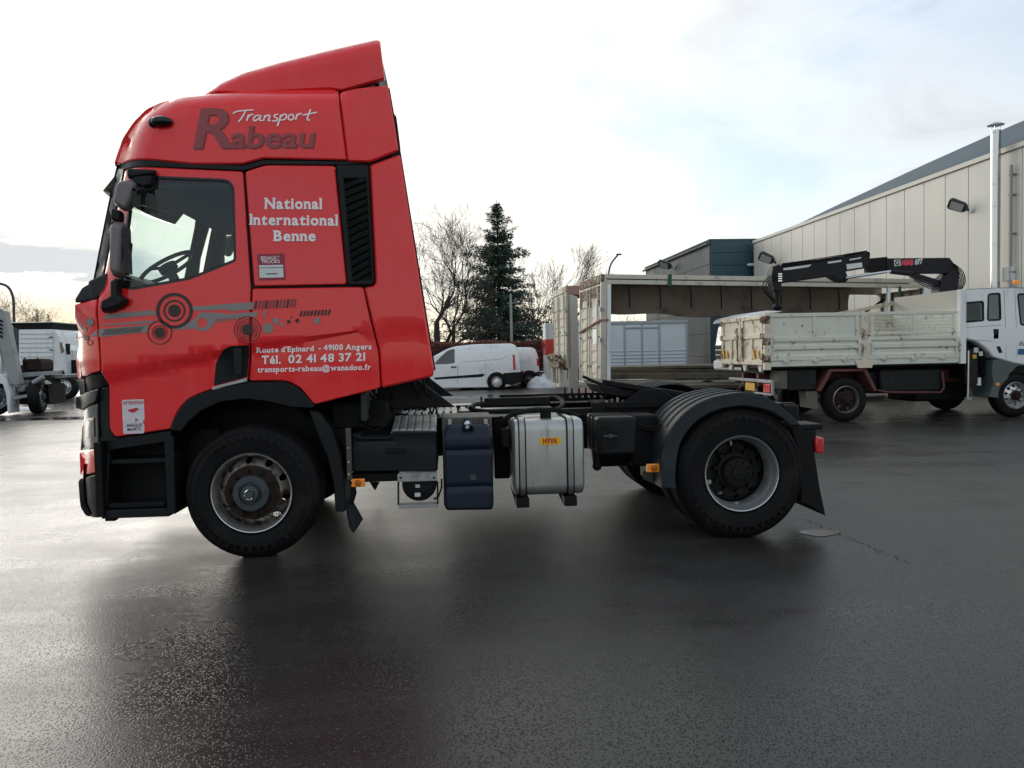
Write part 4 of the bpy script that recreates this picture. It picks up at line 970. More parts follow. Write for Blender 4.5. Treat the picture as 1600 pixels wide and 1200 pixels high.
wires('cable', [[P(996, 662, 0.3), P(1015, 668, 0.28), P(1035, 662, 0.28), P(1050, 645, 0.35), P(1065, 634, 0.4)], [P(996, 668, 0.3), P(1020, 672, 0.28), P(1045, 668, 0.25)], [P(1018, 668, 0.3), P(1024, 690, 0.3), P(1020, 715, 0.3)]], r=0.008)
# ---- rear mudguard
fo = [(1035, 763), (1033.5, 714), (1040, 690), (1053, 664), (1075, 641), (1105, 624), (1140, 615.5), (1164, 614), (1195, 620), (1220, 634), (1240, 651), (1250, 663)]
fi = [(1236, 666), (1215, 649), (1190, 639), (1155, 635), (1120, 642), (1090, 658), (1070, 681), (1060, 705), (1056, 740), (1057, 765)]
YF = -0.02
FO = [(P(u, v, YF).x, P(u, v, YF).z) for u, v in fo]; FI = [(P(u, v, YF).x, P(u, v, YF).z) for u, v in fi]
FOs = smooth(FO, 5); FIs = smooth(FI, 5)
for mir in (None, W2):
    g = grp('rear_mudguard', truck)
    link('mudguard_skirt', sheet(FOs+FIs, (), lambda x, z: YF, 0.03, 0.06, 0.01, mirror=mir), g, 'grey_plastic', sharp=30)
    f_ = (lambda y: y) if mir is None else (lambda y: 2.5-y)
    mb = MB(); n = len(FOs)
    for y in (YF+0.004, 0.66): mb.v += [(x, f_(y), z) for x, z in FOs]
    for y in (YF+0.004, 0.66): mb.v += [(3.8+(x-3.8)*0.985, f_(y), 0.52+(z-0.52)*0.985) for x, z in FOs]
    mb.f = [(i, i+1, n+i+1, n+i) for i in range(n-1)]+[(2*n+i, 2*n+i+1, 3*n+i+1, 3*n+i) for i in range(n-1)]+[(i, i+1, 2*n+i+1, 2*n+i) for i in range(n-1)]+[(n+i, n+i+1, 3*n+i+1, 3*n+i) for i in range(n-1)]
    mb.build('mudguard_crown', g, 'grey_plastic')
    for y in (0.13, 0.28, 0.43, 0.57):
        seg = [(3.8+(x-3.8)*1.004, f_(y), 0.52+(z-0.52)*1.004) for x, z in FOs[14:46]]
        mb = MB(); k = len(seg)
        for dy, sc in ((-0.024, 0.995), (-0.018, 1.012), (0.018, 1.012), (0.024, 0.995)): mb.v += [(3.8+(x-3.8)*sc, yy+dy, 0.52+(z-0.52)*sc) for x, yy, z in seg]
        mb.f = [(r_*k+i, r_*k+i+1, (r_+1)*k+i+1, (r_+1)*k+i) for r_ in range(3) for i in range(k-1)]
        mb.build('mudguard_rib', g, 'grey_plastic')
    mf = [(P(u, v, 0.02).x, P(u, v, 0.02).z) for u, v in ((1236, 666), (1250, 663), (1262, 680), (1272, 705), (1277, 735), (1281, 762), (1290, 806), (1270, 792), (1252, 784), (1251, 740), (1246, 695))]
    link('mud_flap', sheet(rnd(mf, 0.005), (), lambda x, z: 0.02, 0.55, 0.2, 0.004, mirror=mir), g, 'rubber', sharp=30)
    pl = MB().bb(*[(p[0], f_(p[1]), p[2]) for p in bxp(1243, 663, 1286, 672, 0.06, 0.30)]); pl.build('lamp_bracket', truck, 'chassis', bevel=0.01)
    lp = MB().bb(*[(p[0], f_(p[1]), p[2]) for p in bxp(1275, 684, 1288, 708, 0.02, 0.34)]).build('tail_lamp', truck, 'red_lens', bevel=0.012)
    MB().bb(*[(p[0], f_(p[1]), p[2]) for p in bxp(1258, 672, 1276, 706, 0.05, 0.28)]).build('lamp_housing', truck, 'chassis', bevel=0.01)
# ---- fifth wheel
fw = grp('fifth_wheel', truck)
cx, cy, cz = 3.28, 1.25, 1.19
tl = R_(10)
def fwp(x, y, z=0.0): return Vector((cx+x*math.cos(tl)+z*math.sin(tl), cy+y, cz-x*math.sin(tl)+z*math.cos(tl)))
outl = [(-0.42, -0.16), (-0.40, -0.30), (-0.22, -0.42), (0.10, -0.45), (0.22, -0.42), (0.50, -0.30), (0.55, -0.22), (0.52, -0.14), (0.12, -0.05), (0.10, 0.0), (0.12, 0.05), (0.52, 0.14), (0.55, 0.22), (0.50, 0.30), (0.22, 0.42), (0.10, 0.45), (-0.22, 0.42), (-0.40, 0.30), (-0.42, 0.16)]
MB().prism([fwp(x, y, 0) for x, y in outl], fwp(0, 0, -0.05)-fwp(0, 0, 0)).build('top_plate', fw, 'chassis', bevel=0.01)
MB().prism([fwp(-0.44, -0.38, -0.05), fwp(0.2, -0.38, -0.05), fwp(0.12, -0.38, -0.13), fwp(-0.36, -0.38, -0.13)], (0, 0.76, 0)).build('plate_skirt', fw, 'chassis', bevel=0.01)
for y in (-0.46, 0.40): MB().prism([(cx-0.28, cy+y, 1.03), (cx+0.30, cy+y, 1.03), (cx+0.10, cy+y, cz-0.02), (cx-0.08, cy+y, cz-0.02)], (0, 0.06, 0)).build('pedestal', fw, 'chassis', bevel=0.01)
MB().bb((cx-0.40, 0.74, 1.016), (cx+0.45, 1.76, 1.034)).build('mounting_plate', fw, 'chassis')
MB().tube([fwp(-0.35, -0.30, -0.06), fwp(-0.52, -0.36, -0.02), fwp(-0.60, -0.38, 0.0)], 0.014, 8).build('release_handle', fw, 'chassis')
for k in range(7): MB().cyl((cx-0.38+0.05*k, 0.86+0.012*(k % 2), 1.034), (cx-0.38+0.05*k, 0.86, 1.075+0.012*(k % 3)), 0.012, n=8).build('mount_bolt', fw, 'galvanised')
for k in range(5): MB().cyl((cx-0.62+0.07*k, 1.72, 1.02), (cx-0.62+0.07*k, 1.72, 1.15), 0.010, n=8).build('mount_bolt', fw, 'chassis')
MB().bb((4.5, 0.75, 0.74), (4.63, 1.75, 1.0)).build('rear_cross_member', truck, 'chassis', bevel=0.02)
# far side: a second tank so that the far side is not empty
MB().bb((1.45, 2.0, 0.45), (2.6, 2.45, 0.98)).build('fuel_tank', truck, 'aluminium', bevel=0.06)

# ---- small hardware along the near side
rr = random.Random(17)
for k in range(14):
    x = 1.05+0.19*k+0.05*rr.random(); z = 0.80+0.17*rr.random()
    MB().bb((x, 0.796, z-0.03), (x+0.05+0.04*rr.random(), 0.818, z+0.03)).build('frame_bracket', truck, 'chassis' if k % 3 else 'galvanised_dull', bevel=0.006)
for k in range(26):
    x = 1.0+0.135*k; MB().cyl((x, 0.818, 0.78+0.2*((k*7) % 3)/2), (x, 0.804, 0.78+0.2*((k*7) % 3)/2), 0.011, n=6).build('frame_bolt', truck, 'galvanised_dull' if k % 2 else 'chassis')
wires('air_line', [[(0.95, 0.55, 1.05), (1.2, 0.70, 1.00), (1.6, 0.76, 0.97), (2.2, 0.77, 0.965), (2.9, 0.77, 0.95), (3.2, 0.74, 0.90)], [(1.0, 0.5, 1.0), (1.3, 0.72, 0.93), (2.0, 0.775, 0.90), (2.7, 0.775, 0.885), (3.1, 0.72, 0.82)]], r=0.009)
wires('electric_cable', [[P(560, 655, 0.35), P(575, 668, 0.3), P(590, 672, 0.3), P(606, 662, 0.4)], [P(600, 620, 0.45), P(612, 636, 0.4), P(622, 640, 0.5), P(640, 632, 0.7)], [P(605, 615, 0.5), P(625, 622, 0.5), P(634, 640, 0.6)]], r=0.007)
wires('coiled_hose', [[(1.02+0.012*i, 0.62+0.035*math.cos(i*1.3), 1.22-0.006*i+0.035*math.sin(i*1.3)) for i in range(34)]], r=0.008)
for u, v in ((545, 700), (545, 722), (545, 741)): MB().cyl(P(u, v, 0.032), P(u, v, 0.02), 0.008, n=6).build('post_bolt', truck, 'galvanised')
for u in (626, 678): MB().cyl(P(u, 746.5, 0.052), P(u, 746.5, 0.04), 0.009, n=6).build('step_bolt', truck, 'chassis')
for u, v in ((560, 695), (672, 695), (560, 728), (672, 728)): MB().cyl(P(u, v, 0.102), P(u, v, 0.092), 0.007, n=6).build('cover_screw', bt, 'chassis')
MB().bb(*bxp(700, 655, 706, 664, 0.16, 0.02)).bb(*bxp(756, 655, 762, 664, 0.16, 0.02)).build('tank_clip', tk, 'galvanised', bevel=0.003)
MB().bb(*bxp(735, 742, 744, 750, 0.048, 0.004)).build('tank_label', tk, 'hub_grey')
# moulded sidewall lettering blocks on the near tyres
for (cx_w, cz_w, R0) in ((0.0, 0.498, 0.425), (3.8, 0.522, 0.44)):
    for k in range(46):
        if (k // 8) % 3 == 2: continue
        a = 2*math.pi*k/46+0.3; p = Vector((cx_w+R0*math.cos(a), 0.006 if cx_w < 1 else -0.014, cz_w+R0*math.sin(a)))
        MB().box(p, (0.026 if k % 3 else 0.014, 0.012, 0.034), Matrix.Rotation(-a+math.pi/2, 3, 'Y')).build('sidewall_mark', truck, 'tyre', bevel=0.002)
# ================================================================== setting
def mk_asphalt():
    m, t, out = newmat('wet_asphalt'); q = NT(t)
    v = q.coord()
    big = q.noise(v, 0.16, 5, 0.6, 0.6); mid = q.noise(v, 0.9, 6, 0.62, 0.4); grain = q.noise(v, 85, 3, 0.6); grit = q.noise(v, 130, 2, 0.5)
    vor = q.n('ShaderNodeTexVoronoi'); q.l(v, vor.inputs['Vector']); vor.inputs['Scale'].default_value = 78
    stone = vor.outputs['Distance']; scol = q.n('ShaderNodeSeparateColor'); q.l(vor.outputs['Color'], scol.inputs[0])
    vs_ = q.coord((0.35, 1.3, 1.0)); trk = q.noise(vs_, 1.1, 5, 0.6, 0.8)
    wet = q.math('ADD', q.math('ADD', q.math('MULTIPLY', big, 0.45), q.math('MULTIPLY', mid, 0.25)), q.math('MULTIPLY', trk, 0.30))
    w = q.ramp(wet, 0.40, 0.60)                       # 1 = wetter
    speck = q.math('MULTIPLY', q.ramp(scol.outputs[0], 0.86, 1.0), q.ramp(stone, 0.45, 0.2))
    c = q.mix(w, (0.040, 0.039, 0.0365), (0.0185, 0.018, 0.017))
    c = q.mix(q.math('MULTIPLY', q.ramp(grain, 0.35, 0.75), 0.5), c, (0.045, 0.043, 0.041))
    c = q.mix(q.math('MULTIPLY', speck, 0.5), c, (0.17, 0.165, 0.155))
    warm = q.ramp(q.noise(v, 0.35, 4, 0.5), 0.5, 0.75); c = q.mix(q.math('MULTIPLY', warm, 0.12), c, (0.019, 0.014, 0.010))
    r = q.math('ADD', q.math('MULTIPLY', q.math('SUBTRACT', 1.0, w), 0.18), q.math('ADD', 0.17, q.math('MULTIPLY', grain, 0.07)))
    # shallow water in the hollows: smooth, hides the aggregate
    pud = q.ramp(q.math('ADD', q.math('MULTIPLY', q.noise(v, 0.42, 4, 0.5, 0.5), 0.75), q.math('MULTIPLY', mid, 0.25)), 0.66, 0.74)
    r = q.math('ADD', q.math('MULTIPLY', r, q.math('SUBTRACT', 1.0, q.math('MULTIPLY', pud, 0.6))), 0.0)
    h = q.math('ADD', q.math('MULTIPLY', q.ramp(stone, 0.0, 0.5, 1.0, 0.0), 0.7), q.math('MULTIPLY', grit, 0.5))
    h = q.math('MULTIPLY', h, q.math('SUBTRACT', 1.0, q.math('MULTIPLY', pud, 0.85)))
    b = q.bsdf(Base_Color=c, Roughness=r, Specular_IOR_Level=0.23)
    q.l(q.bump(h, 0.42, 0.006), b.inputs['Normal']); q.l(b.outputs[0], out.inputs[0])
mk_asphalt()
mk('puddle', (0.008, 0.008, 0.008), 0.12, var=0.1, rvar=0.03, spec=0.4)
mk('field', (0.07, 0.075, 0.045), 0.9, var=0.3, scale=0.1)
mk('snow', (0.78, 0.80, 0.83), 0.7, var=0.08, scale=6, dirt=(0.35, 0.33, 0.30), dirt_amt=0.5, dscale=5, bump=0.3, bscale=25)
mk('beige_clad', (0.54, 0.53, 0.475), 0.5, var=0.04, scale=0.5, dirt=(0.48, 0.46, 0.40), dirt_amt=0.18, dscale=0.8, streak=True, bump=0.02, bscale=60)
mk('beige_trim', (0.50, 0.49, 0.43), 0.5, var=0.05)
mk('roof_membrane', (0.055, 0.085, 0.105), 0.65, var=0.2, scale=1.5, bump=0.1, bscale=8)
mk('annex_grey', (0.085, 0.100, 0.102), 0.65, spec=0.2, var=0.06, scale=0.6, dirt=(0.065, 0.077, 0.078), dirt_amt=0.4, dscale=0.9, streak=True)
mk('teal_clad', (0.020, 0.065, 0.085), 0.45, var=0.1)
mk('stainless', (0.62, 0.62, 0.60), 0.22, 0.95, var=0.05)
mk('lamp_black', (0.035, 0.037, 0.04), 0.5, var=0.1)
mk('lamp_glass', (0.45, 0.47, 0.46), 0.15, var=0.1, coat=0.5)
mk('white_box', (0.72, 0.72, 0.70), 0.5, var=0.05)
mk('bark', (0.032, 0.026, 0.021), 0.9, var=0.35, scale=6)
mk('bark_light', (0.10, 0.088, 0.072), 0.9, var=0.35, scale=6)
mk('twig', (0.045, 0.034, 0.027), 0.9, var=0.3, scale=3)
mk('needles', (0.030, 0.072, 0.046), 0.8, var=0.45, scale=1.3)
mk('hedge_leaf', (0.115, 0.035, 0.026), 0.8, var=0.6, scale=2.5, dirt=(0.19, 0.085, 0.055), dirt_amt=0.7, dscale=7, dlo=0.45, dhi=0.6)
mk('grey_rail', (0.36, 0.40, 0.42), 0.5, var=0.08)
mk('pole_grey', (0.28, 0.29, 0.29), 0.5, 0.3, var=0.1)
gr = MB().add([(-1500, -400, -0.012), (1500, -400, -0.012), (1500, 2500, -0.012), (-1500, 2500, -0.012)], [(0, 1, 2, 3)]).build('ground', None, 'field', sharp=None); tag(gr, 'dull winter ground reaching out beyond the lorry yard', kind='structure')
ya = MB().add([(-60, -40, 0), (40, -40, 0), (40, 48, 0), (-60, 48, 0)], [(0, 1, 2, 3)]).build('yard', None, 'wet_asphalt', sharp=None); tag(ya, 'wet dark asphalt yard under all the lorries', kind='structure')
# small puddle behind the rear wheel
def blob2(name, c, rx, ry, mat, z, label, seed, rag=0.25):
    r_ = random.Random(seed); n = 40; ph = [r_.random()*6.28 for _ in range(5)]
    pts = []
    for i in range(n):
        a = 2*math.pi*i/n; k = 1+rag*sum(math.sin((j+2)*a+ph[j])/(j+2) for j in range(5)); pts.append((c[0]+rx*k*math.cos(a), c[1]+ry*k*math.sin(a), z))
    o = MB().add(pts, [tuple(range(n))]).build(name, None, mat, sharp=None); return tag(o, label, kind='structure')
pc = PZ(1281, 833); blob2('puddle', pc, 0.14, 0.12, 'puddle', 0.004, 'small round puddle behind the rear wheel of the red lorry', 4)
for k, (u, v, rx, ry) in enumerate(((700, 622, 2.0, 0.7), (790, 618, 1.2, 0.5), (60, 655, 3.0, 0.5))):
    pc = PZ(u, v); blob2('puddle', pc, rx, ry, 'puddle', 0.004, ['long puddle on the asphalt in front of the white panel van', 'puddle on the asphalt left of the stripped trailers', 'puddle in front of the lorries at the left edge'][k], 10+k, 0.5)

mk('crack', (0.006, 0.006, 0.006), 0.8, var=0.2, spec=0.2)
def crack(label, pts, w0, seed):
    rr = random.Random(seed); pts = [PZ(u, v) for u, v in pts]; pts = [Vector(p) for p in smooth([tuple(p) for p in pts], 14)]; mb = MB(); vs = []
    for i, p in enumerate(pts):
        t = (pts[min(i+1, len(pts)-1)]-pts[max(i-1, 0)]).normalized(); n = Vector((-t.y, t.x, 0)); j = rr.gauss(0, 0.018); ww = w0*(0.4+1.1*rr.random())
        vs += [p+n*(j-ww)+Vector((0, 0, 0.003)), p+n*(j+ww)+Vector((0, 0, 0.003))]
    mb.add(vs, [(2*i, 2*i+1, 2*i+3, 2*i+2) for i in range(len(pts)-1)]); tag(mb.build('asphalt_crack', None, 'crack', fix=False, sharp=None), label, kind='structure')
crack('thin crack in the asphalt running right from the small puddle', [(1255, 811), (1285, 822), (1330, 842), (1380, 864), (1420, 880)], 0.003, 3)
crack('short dark crack in the asphalt right of the rear mud flap', [(1310, 752), (1330, 755), (1352, 754)], 0.006, 4)
# ---- hall
HX, HZ = 17.05, 6.88
hall = thing('industrial_hall', 'large beige industrial hall with dark roof at the right', 'hall', (HX+8, 20, 0))
y = 31.98; k = 0
while y > 5.5:
    MB().bb((HX, y-1.07+0.012, 0.25), (HX+0.06, y-0.012, HZ-0.12)).build('wall_panel', hall, 'beige_clad', bevel=0.006); y -= 1.07; k += 1
yend = y
MB().bb((HX+0.05, yend, 0.2), (HX+0.25, 31.98, HZ-0.15)).build('wall_core', hall, 'lamp_black')
MB().bb((HX-0.03, yend, 0.0), (HX+0.25, 31.98, 0.24)).build('plinth', hall, 'annex_grey')
MB().bb((HX-0.06, yend, HZ-0.11), (HX+0.25, 32.0, HZ+0.03)).build('eave_trim', hall, 'beige_trim', bevel=0.01)
# the roof: membrane rising from the eave to a hip
tn = math.tan(R_(38))
def on_roof(u, v):
    d = ray(u, v); s_ = (HZ-CAM.z+(CAM.x-HX)*tn)/(d.z-d.x*tn); return CAM+d*s_
top = [on_roof(1160+c/3.636, 170+v/3.636) for c, v in ((290, 668), (480, 575), (700, 472), (1000, 332), (1410, 148), (1600, 66))]
top = [Vector(p) for p in smooth([tuple(p) for p in top], 5)]
top.append(Vector((top[-1].x+0.6, top[-1].y-4, top[-1].z+0.4)))
mb = MB(); n = len(top)
ev = [Vector((HX, p.y, HZ+0.031)) for p in top]
mb.v = [tuple(p) for p in ev]+[tuple(p) for p in top]+[(p.x+9, p.y, p.z+0.1) for p in top]
mb.f = [(i, i+1, n+i+1, n+i) for i in range(n-1)]+[(n+i, n+i+1, 2*n+i+1, 2*n+i) for i in range(n-1)]
mb.build('roof', hall, 'roof_membrane', fix=False, sharp=60)
rr = random.Random(5)
for k in range(0):
    i = 2+rr.random()*5.5; a = int(i); p = ev[a].lerp(ev[a+1], i-a).lerp(top[a].lerp(top[a+1], i-a), 0.3+0.35*rr.random())
    MB().box(p+Vector((-0.01, 0, 0.02)), (0.22, 0.55, 0.02), Matrix.Rotation(-R_(38), 3, 'Y')).build('roof_patch', hall, 'roof_membrane', bevel=0.005)
# skylight dome at the top right
d0 = PX(1575, 200, 20.5); d1 = PX(1640, 165, 20.5)
mb = MB()
for j in range(9):
    t = math.pi*j/8
    for yy in (d0.y+0.3, d0.y-6): mb.v.append((22.0-1.6*math.cos(t), yy, d0.z-0.2+0.55*math.sin(t)))
mb.f = [(2*j, 2*j+1, 2*j+3, 2*j+2) for j in range(8)]+[tuple(range(0, 18, 2))]
mb.build('skylight', hall, 'white_box', sharp=30)
MB().bb((HX+0.3, yend, 0), (HX+16, yend+0.2, HZ)).build('end_wall', hall, 'beige_clad')
MB().bb((HX+0.3, 31.7, 0), (HX+16, 31.9, HZ)).build('end_wall', hall, 'beige_clad')
# flue
fy = PX(1558, 300, HX-0.25).y; fz = PX(1557, 196, HX-0.25).z
flue = thing('flue_pipe', 'shiny stainless steel flue pipe standing against the beige hall wall', 'flue', (HX-0.3, fy, 0))
MB().cyl((HX-0.3, fy, 0.0), (HX-0.3, fy, fz-0.15), 0.125, n=28, caps=True).build('pipe', flue, 'stainless')
for z in (2.2, 3.05, 4.25, 5.3, 5.9, fz-0.2): MB().lathe([(0.125, -0.025), (0.133, -0.02), (0.133, 0.02), (0.125, 0.025)], 28, (HX-0.3, fy, z), 'z').build('joint_band', flue, 'stainless')
MB().lathe([(0.0, 0.09), (0.08, 0.075), (0.20, 0.01), (0.215, -0.005), (0.20, -0.01), (0.0, 0.0)], 28, (HX-0.3, fy, fz), 'z').build('rain_cap', flue, 'stainless')
for a in range(4): MB().cyl((HX-0.3+0.11*math.cos(a*1.57+.7), fy+0.11*math.sin(a*1.57+.7), fz-0.16), (HX-0.3+0.11*math.cos(a*1.57+.7), fy+0.11*math.sin(a*1.57+.7), fz), 0.01, n=6).build('cap_stay', flue, 'stainless')
MB().cyl((HX-0.12, fy-0.36, 0), (HX-0.12, fy-0.36, 6.35), 0.04, n=12).build('drain_pipe', flue, 'pole_grey')
for z in (2.6, 3.45, 4.5, 5.55, 6.1): MB().bb((HX-0.15, fy-0.42, z-0.02), (HX, fy-0.30, z+0.02)).build('wall_clamp', flue, 'pole_grey')
w = PX(1580, 428, HX); MB().bb((HX-0.14, w.y-0.17, w.z-0.19), (HX-0.001, w.y+0.17, w.z+0.19)).build('meter_box', None, 'white_box', bevel=0.01, label='small grey-white box on the hall wall right of the flue', cat='box')
# floodlights
def flood(p, wall, s, label, tipv, nm='floodlight'):
    t = thing(nm, label, 'floodlight', p, 'floodlights on the walls')
    MB().box(p+Vector((-0.05, 0, 0)), (0.10, 0.22*s, 0.14*s)).build('wall_bracket', t, 'white_box', bevel=0.01)
    d = Vector(tipv).normalized(); e = p+d*0.22*s
    MB().cyl(p+Vector((-0.08, 0, 0)), e+d*0.1*s, 0.06*s, n=10).build('arm', t, 'lamp_black')
    nn = -Vector((-0.25, -0.62, -0.74)); nn = (nn-d*nn.dot(d)).normalized(); sd_ = nn.cross(d)
    rot = Matrix((d, sd_, nn)).transposed(); c = e+d*0.34*s
    mb = MB().prism([c+d*a*s+sd_*b*s-nn*0.07*s for a, b in ((-0.36, -0.10), (-0.22, -0.22), (0.30, -0.26), (0.40, -0.18), (0.40, 0.18), (0.30, 0.26), (-0.22, 0.22), (-0.36, 0.10))], nn*0.15*s)
    mb.build('lamp_head', t, 'lamp_black', bevel=0.03*s)
    MB().box(c+d*0.04*s-nn*0.075*s, (0.50*s, 0.36*s, 0.02*s), rot).build('lamp_lens', t, 'lamp_glass')
flood(PX(1519, 329, HX), HX, 0.72, 'black floodlight high on the beige wall near the flue', (-0.62, 0.55, 0.42))
flood(PX(1216, 411, HX), HX, 1.0, 'black floodlight on the beige wall next to the teal panel', (-0.72, 0.4, 0.42))
# ---- annex with teal front
AX = 15.0
annex = thing('annex_building', 'grey cladded building with a dark teal end wall behind the trailers', 'building', (AX+4, 39, 0))
for k in range(11):
    z0 = 7.02-0.64*(k+1); MB().bb((AX, 32.40, max(z0, 0.02)+0.008), (HX-0.01, 32.47, z0+0.64-0.008)).build('teal_panel', annex, 'teal_clad', bevel=0.005)
MB().bb((AX+0.02, 32.46, 0.0), (HX+8, 32.6, 7.0)).build('end_wall', annex, 'teal_clad')
for k in range(6):
    z0 = 7.0-1.18*(k+1)
    for j in range(3): MB().bb((AX-0.05, 32.5+4.22*j+0.01, max(0.02, z0)+0.01), (AX+0.02, 32.5+4.22*(j+1)-0.01, z0+1.18-0.01)).build('wall_panel', annex, 'annex_grey', bevel=0.006)
MB().bb((AX+0.02, 32.62, 0.0), (AX+0.2, 45.15, 6.98)).build('wall_core', annex, 'lamp_black')
MB().bb((AX-0.10, 32.39, 7.0), (HX+8, 45.3, 7.08)).build('roof', annex, 'annex_grey', bevel=0.01)
MB().cyl((AX-0.14, 32.5, 6.86), (AX-0.14, 45.4, 6.86), 0.07, n=10).build('gutter', annex, 'annex_grey')
flood(PX(1054, 418, AX-0.06), AX, 1.1, 'black floodlight on the grey annex above the trailer roof', (-0.72, 0.55, 0.30))
sl = P(1174, 415, 32.39); t = thing('security_light', 'small white security light on the dark teal end wall', 'security light', sl)
MB().box(sl+Vector((0, -0.1, 0)), (0.16, 0.2, 0.12)).build('body', t, 'white_box', bevel=0.02); MB().box(sl+Vector((-0.1, -0.28, 0.02)), (0.42, 0.2, 0.1)).build('head', t, 'white_box', bevel=0.02)
# ---- box body parked behind the trailers
cb = thing('box_container', 'pale blue-grey box body with double doors behind the stripped trailers', 'container', (11.5, 31, 0))
CY = 31.0
def cbx(u0, u1): return P(u0, 540, CY).x, P(u1, 540, CY).x
cx0, cx1 = cbx(880, 1074); ctop = P(1000, 503, CY).z
mk('box_blue', (0.62, 0.70, 0.74), 0.45, var=0.05, scale=1, dirt=(0.50, 0.56, 0.59), dirt_amt=0.4, dscale=1.5, streak=True)
MB().bb((cx0, CY, 0.5), (cx1, CY+2.4, ctop)).build('body', cb, 'box_blue')
MB().bb((cx0-0.04, CY-0.05, ctop-0.10), (cx1+0.04, CY+2.44, ctop+0.05)).build('top_rail', cb, 'grey_rail', bevel=0.02)
for u in (976, 1003, 1030, 1073): x = P(u, 540, CY).x; MB().bb((x-0.05, CY-0.04, 0.5), (x+0.05, CY-0.001, ctop-0.1)).build('post', cb, 'grey_rail', bevel=0.01)
for k in range(6): z = 0.60+0.17*k; MB().bb((cx0, CY-0.03, z), (cx1, CY-0.002, z+0.06)).build('side_rib', cb, 'box_blue', bevel=0.01)
x0_, x1_ = cbx(976, 1030); MB().bb((x0_, CY-0.045, ctop-0.32), (x1_, CY-0.002, ctop-0.24)).build('door_header', cb, 'grey_rail', bevel=0.01)
MB().bb((cx0+0.3, CY+0.3, 0.0), (cx0+0.6, CY+2.1, 0.5)).bb((cx1-0.6, CY+0.3, 0.0), (cx1-0.3, CY+2.1, 0.5)).build('support_leg', cb, 'lamp_black')
# white and red cabinet left of the trailers
kt = thing('fuel_cabinet', 'white cabinet with a red band left of the stripped trailers', 'cabinet', (P(858, 560, 26.5).x, 26.5, 0))
a, b = P(852, 505, 26.5), P(874, 530, 26.5)
mk('cab_white', (0.62, 0.64, 0.62), 0.5, var=0.08, dirt=(0.35, 0.33, 0.28), dirt_amt=0.5, dscale=2, streak=True)
MB().bb((a.x, 26.5, 0), (b.x+0.4, 27.4, a.z)).build('cabinet_body', kt, 'cab_white', bevel=0.02)
MB().bb((a.x-0.02, 26.45, P(855, 555, 26.5).z), (b.x+0.42, 27.42, P(855, 530, 26.5).z)).build('red_band', kt, 'red_lens', bevel=0.01)
# ---- hedge
hx0, hx1 = -4.5, P(862, 535, 30).x
hedge = thing('hedge', 'brown-red winter beech hedge behind the white vans', 'hedge', ((hx0+hx1)/2, 30.5, 0))
MB().bb((hx0, 30.15, 0), (hx1, 30.85, 1.9)).build('hedge_core', hedge, 'bark')
rr = random.Random(11); mb = MB()
for i in range(15000):
    x = hx0+(hx1-hx0)*rr.random(); f = rr.random()
    if f < 0.72: p = Vector((x, 30.0+0.16*rr.random(), 2.03*rr.random()**0.9))
    else: p = Vector((x, 30.0+0.9*rr.random(), 1.88+0.18*rr.random()+0.06*math.sin(x*2.3)))
    s_ = 0.035+0.04*rr.random(); a = Vector((rr.gauss(0, 1), rr.gauss(0, 1), rr.gauss(0, 1))).normalized(); b = a.orthogonal().normalized()
    mb.add([p-a*s_, p+b*s_*0.6, p+a*s_, p-b*s_*0.6], [(0, 1, 2, 3)])
tag(mb.build('hedge_leaves', hedge, 'hedge_leaf', fix=False, sharp=None), kind='stuff')
# ---- trees
def bare_tree(label, base, h, spread, seed, fork=0.35, lean=(0, 0), mat='bark', depth=6, fine=True, up=0.35, r0=None, group='bare winter trees', nb=(2, 3)):
    rr = random.Random(seed); base = Vector(base)
    t = thing('bare_tree', label, 'tree', base, group)
    tr, br, tw = MB(), MB(), MB()
    r0 = r0 or h*0.022
    def grow(p, d, L, r, lev):
        seg = 4 if lev < 3 else 3; pts = [p]; rs = [r]
        for i in range(seg):
            d = (d+Vector((rr.gauss(0, .13), rr.gauss(0, .13), rr.gauss(0, .08)+0.03*up))).normalized()
            p = p+d*(L/seg); pts.append(p); rs.append(r*(1-0.42*(i+1)/seg))
        (tr if lev == 0 else (br if lev < 4 else tw)).tube(pts, rs, 7 if lev == 0 else (5 if lev < 3 else 3), caps=False)
        if lev >= depth: return
        k = rr.choice(nb)+(1 if lev in (1, 2, 3) else 0)
        for j in range(k):
            i = seg if j < 2 else rr.randint(1, seg-1)
            az = rr.random()*6.283; sp = (0.45+0.45*rr.random())*spread
            sdv = d.orthogonal().normalized(); sdv = Matrix.Rotation(az, 3, d) @ sdv
            nd = (d*math.cos(sp)+sdv*math.sin(sp)+Vector((0, 0, up*0.35))).normalized()
            grow(pts[i], nd, L*(0.62+0.22*rr.random()), max(rs[i]*(0.62+0.12*rr.random()), 0.008), lev+1)
    grow(base, Vector((lean[0], lean[1], 1)).normalized(), h*fork, r0, 0)
    tr.build('trunk', t, mat, fix=False, sharp=80); br.build('branches', t, mat, fix=False, sharp=80)
    tw.build('twigs', t, 'twig', fix=False, sharp=None)
    return t
def tree_at(u, vtop, y): b = P(u, 560, y); return (b.x, y, 0), P(u, vtop, y).z
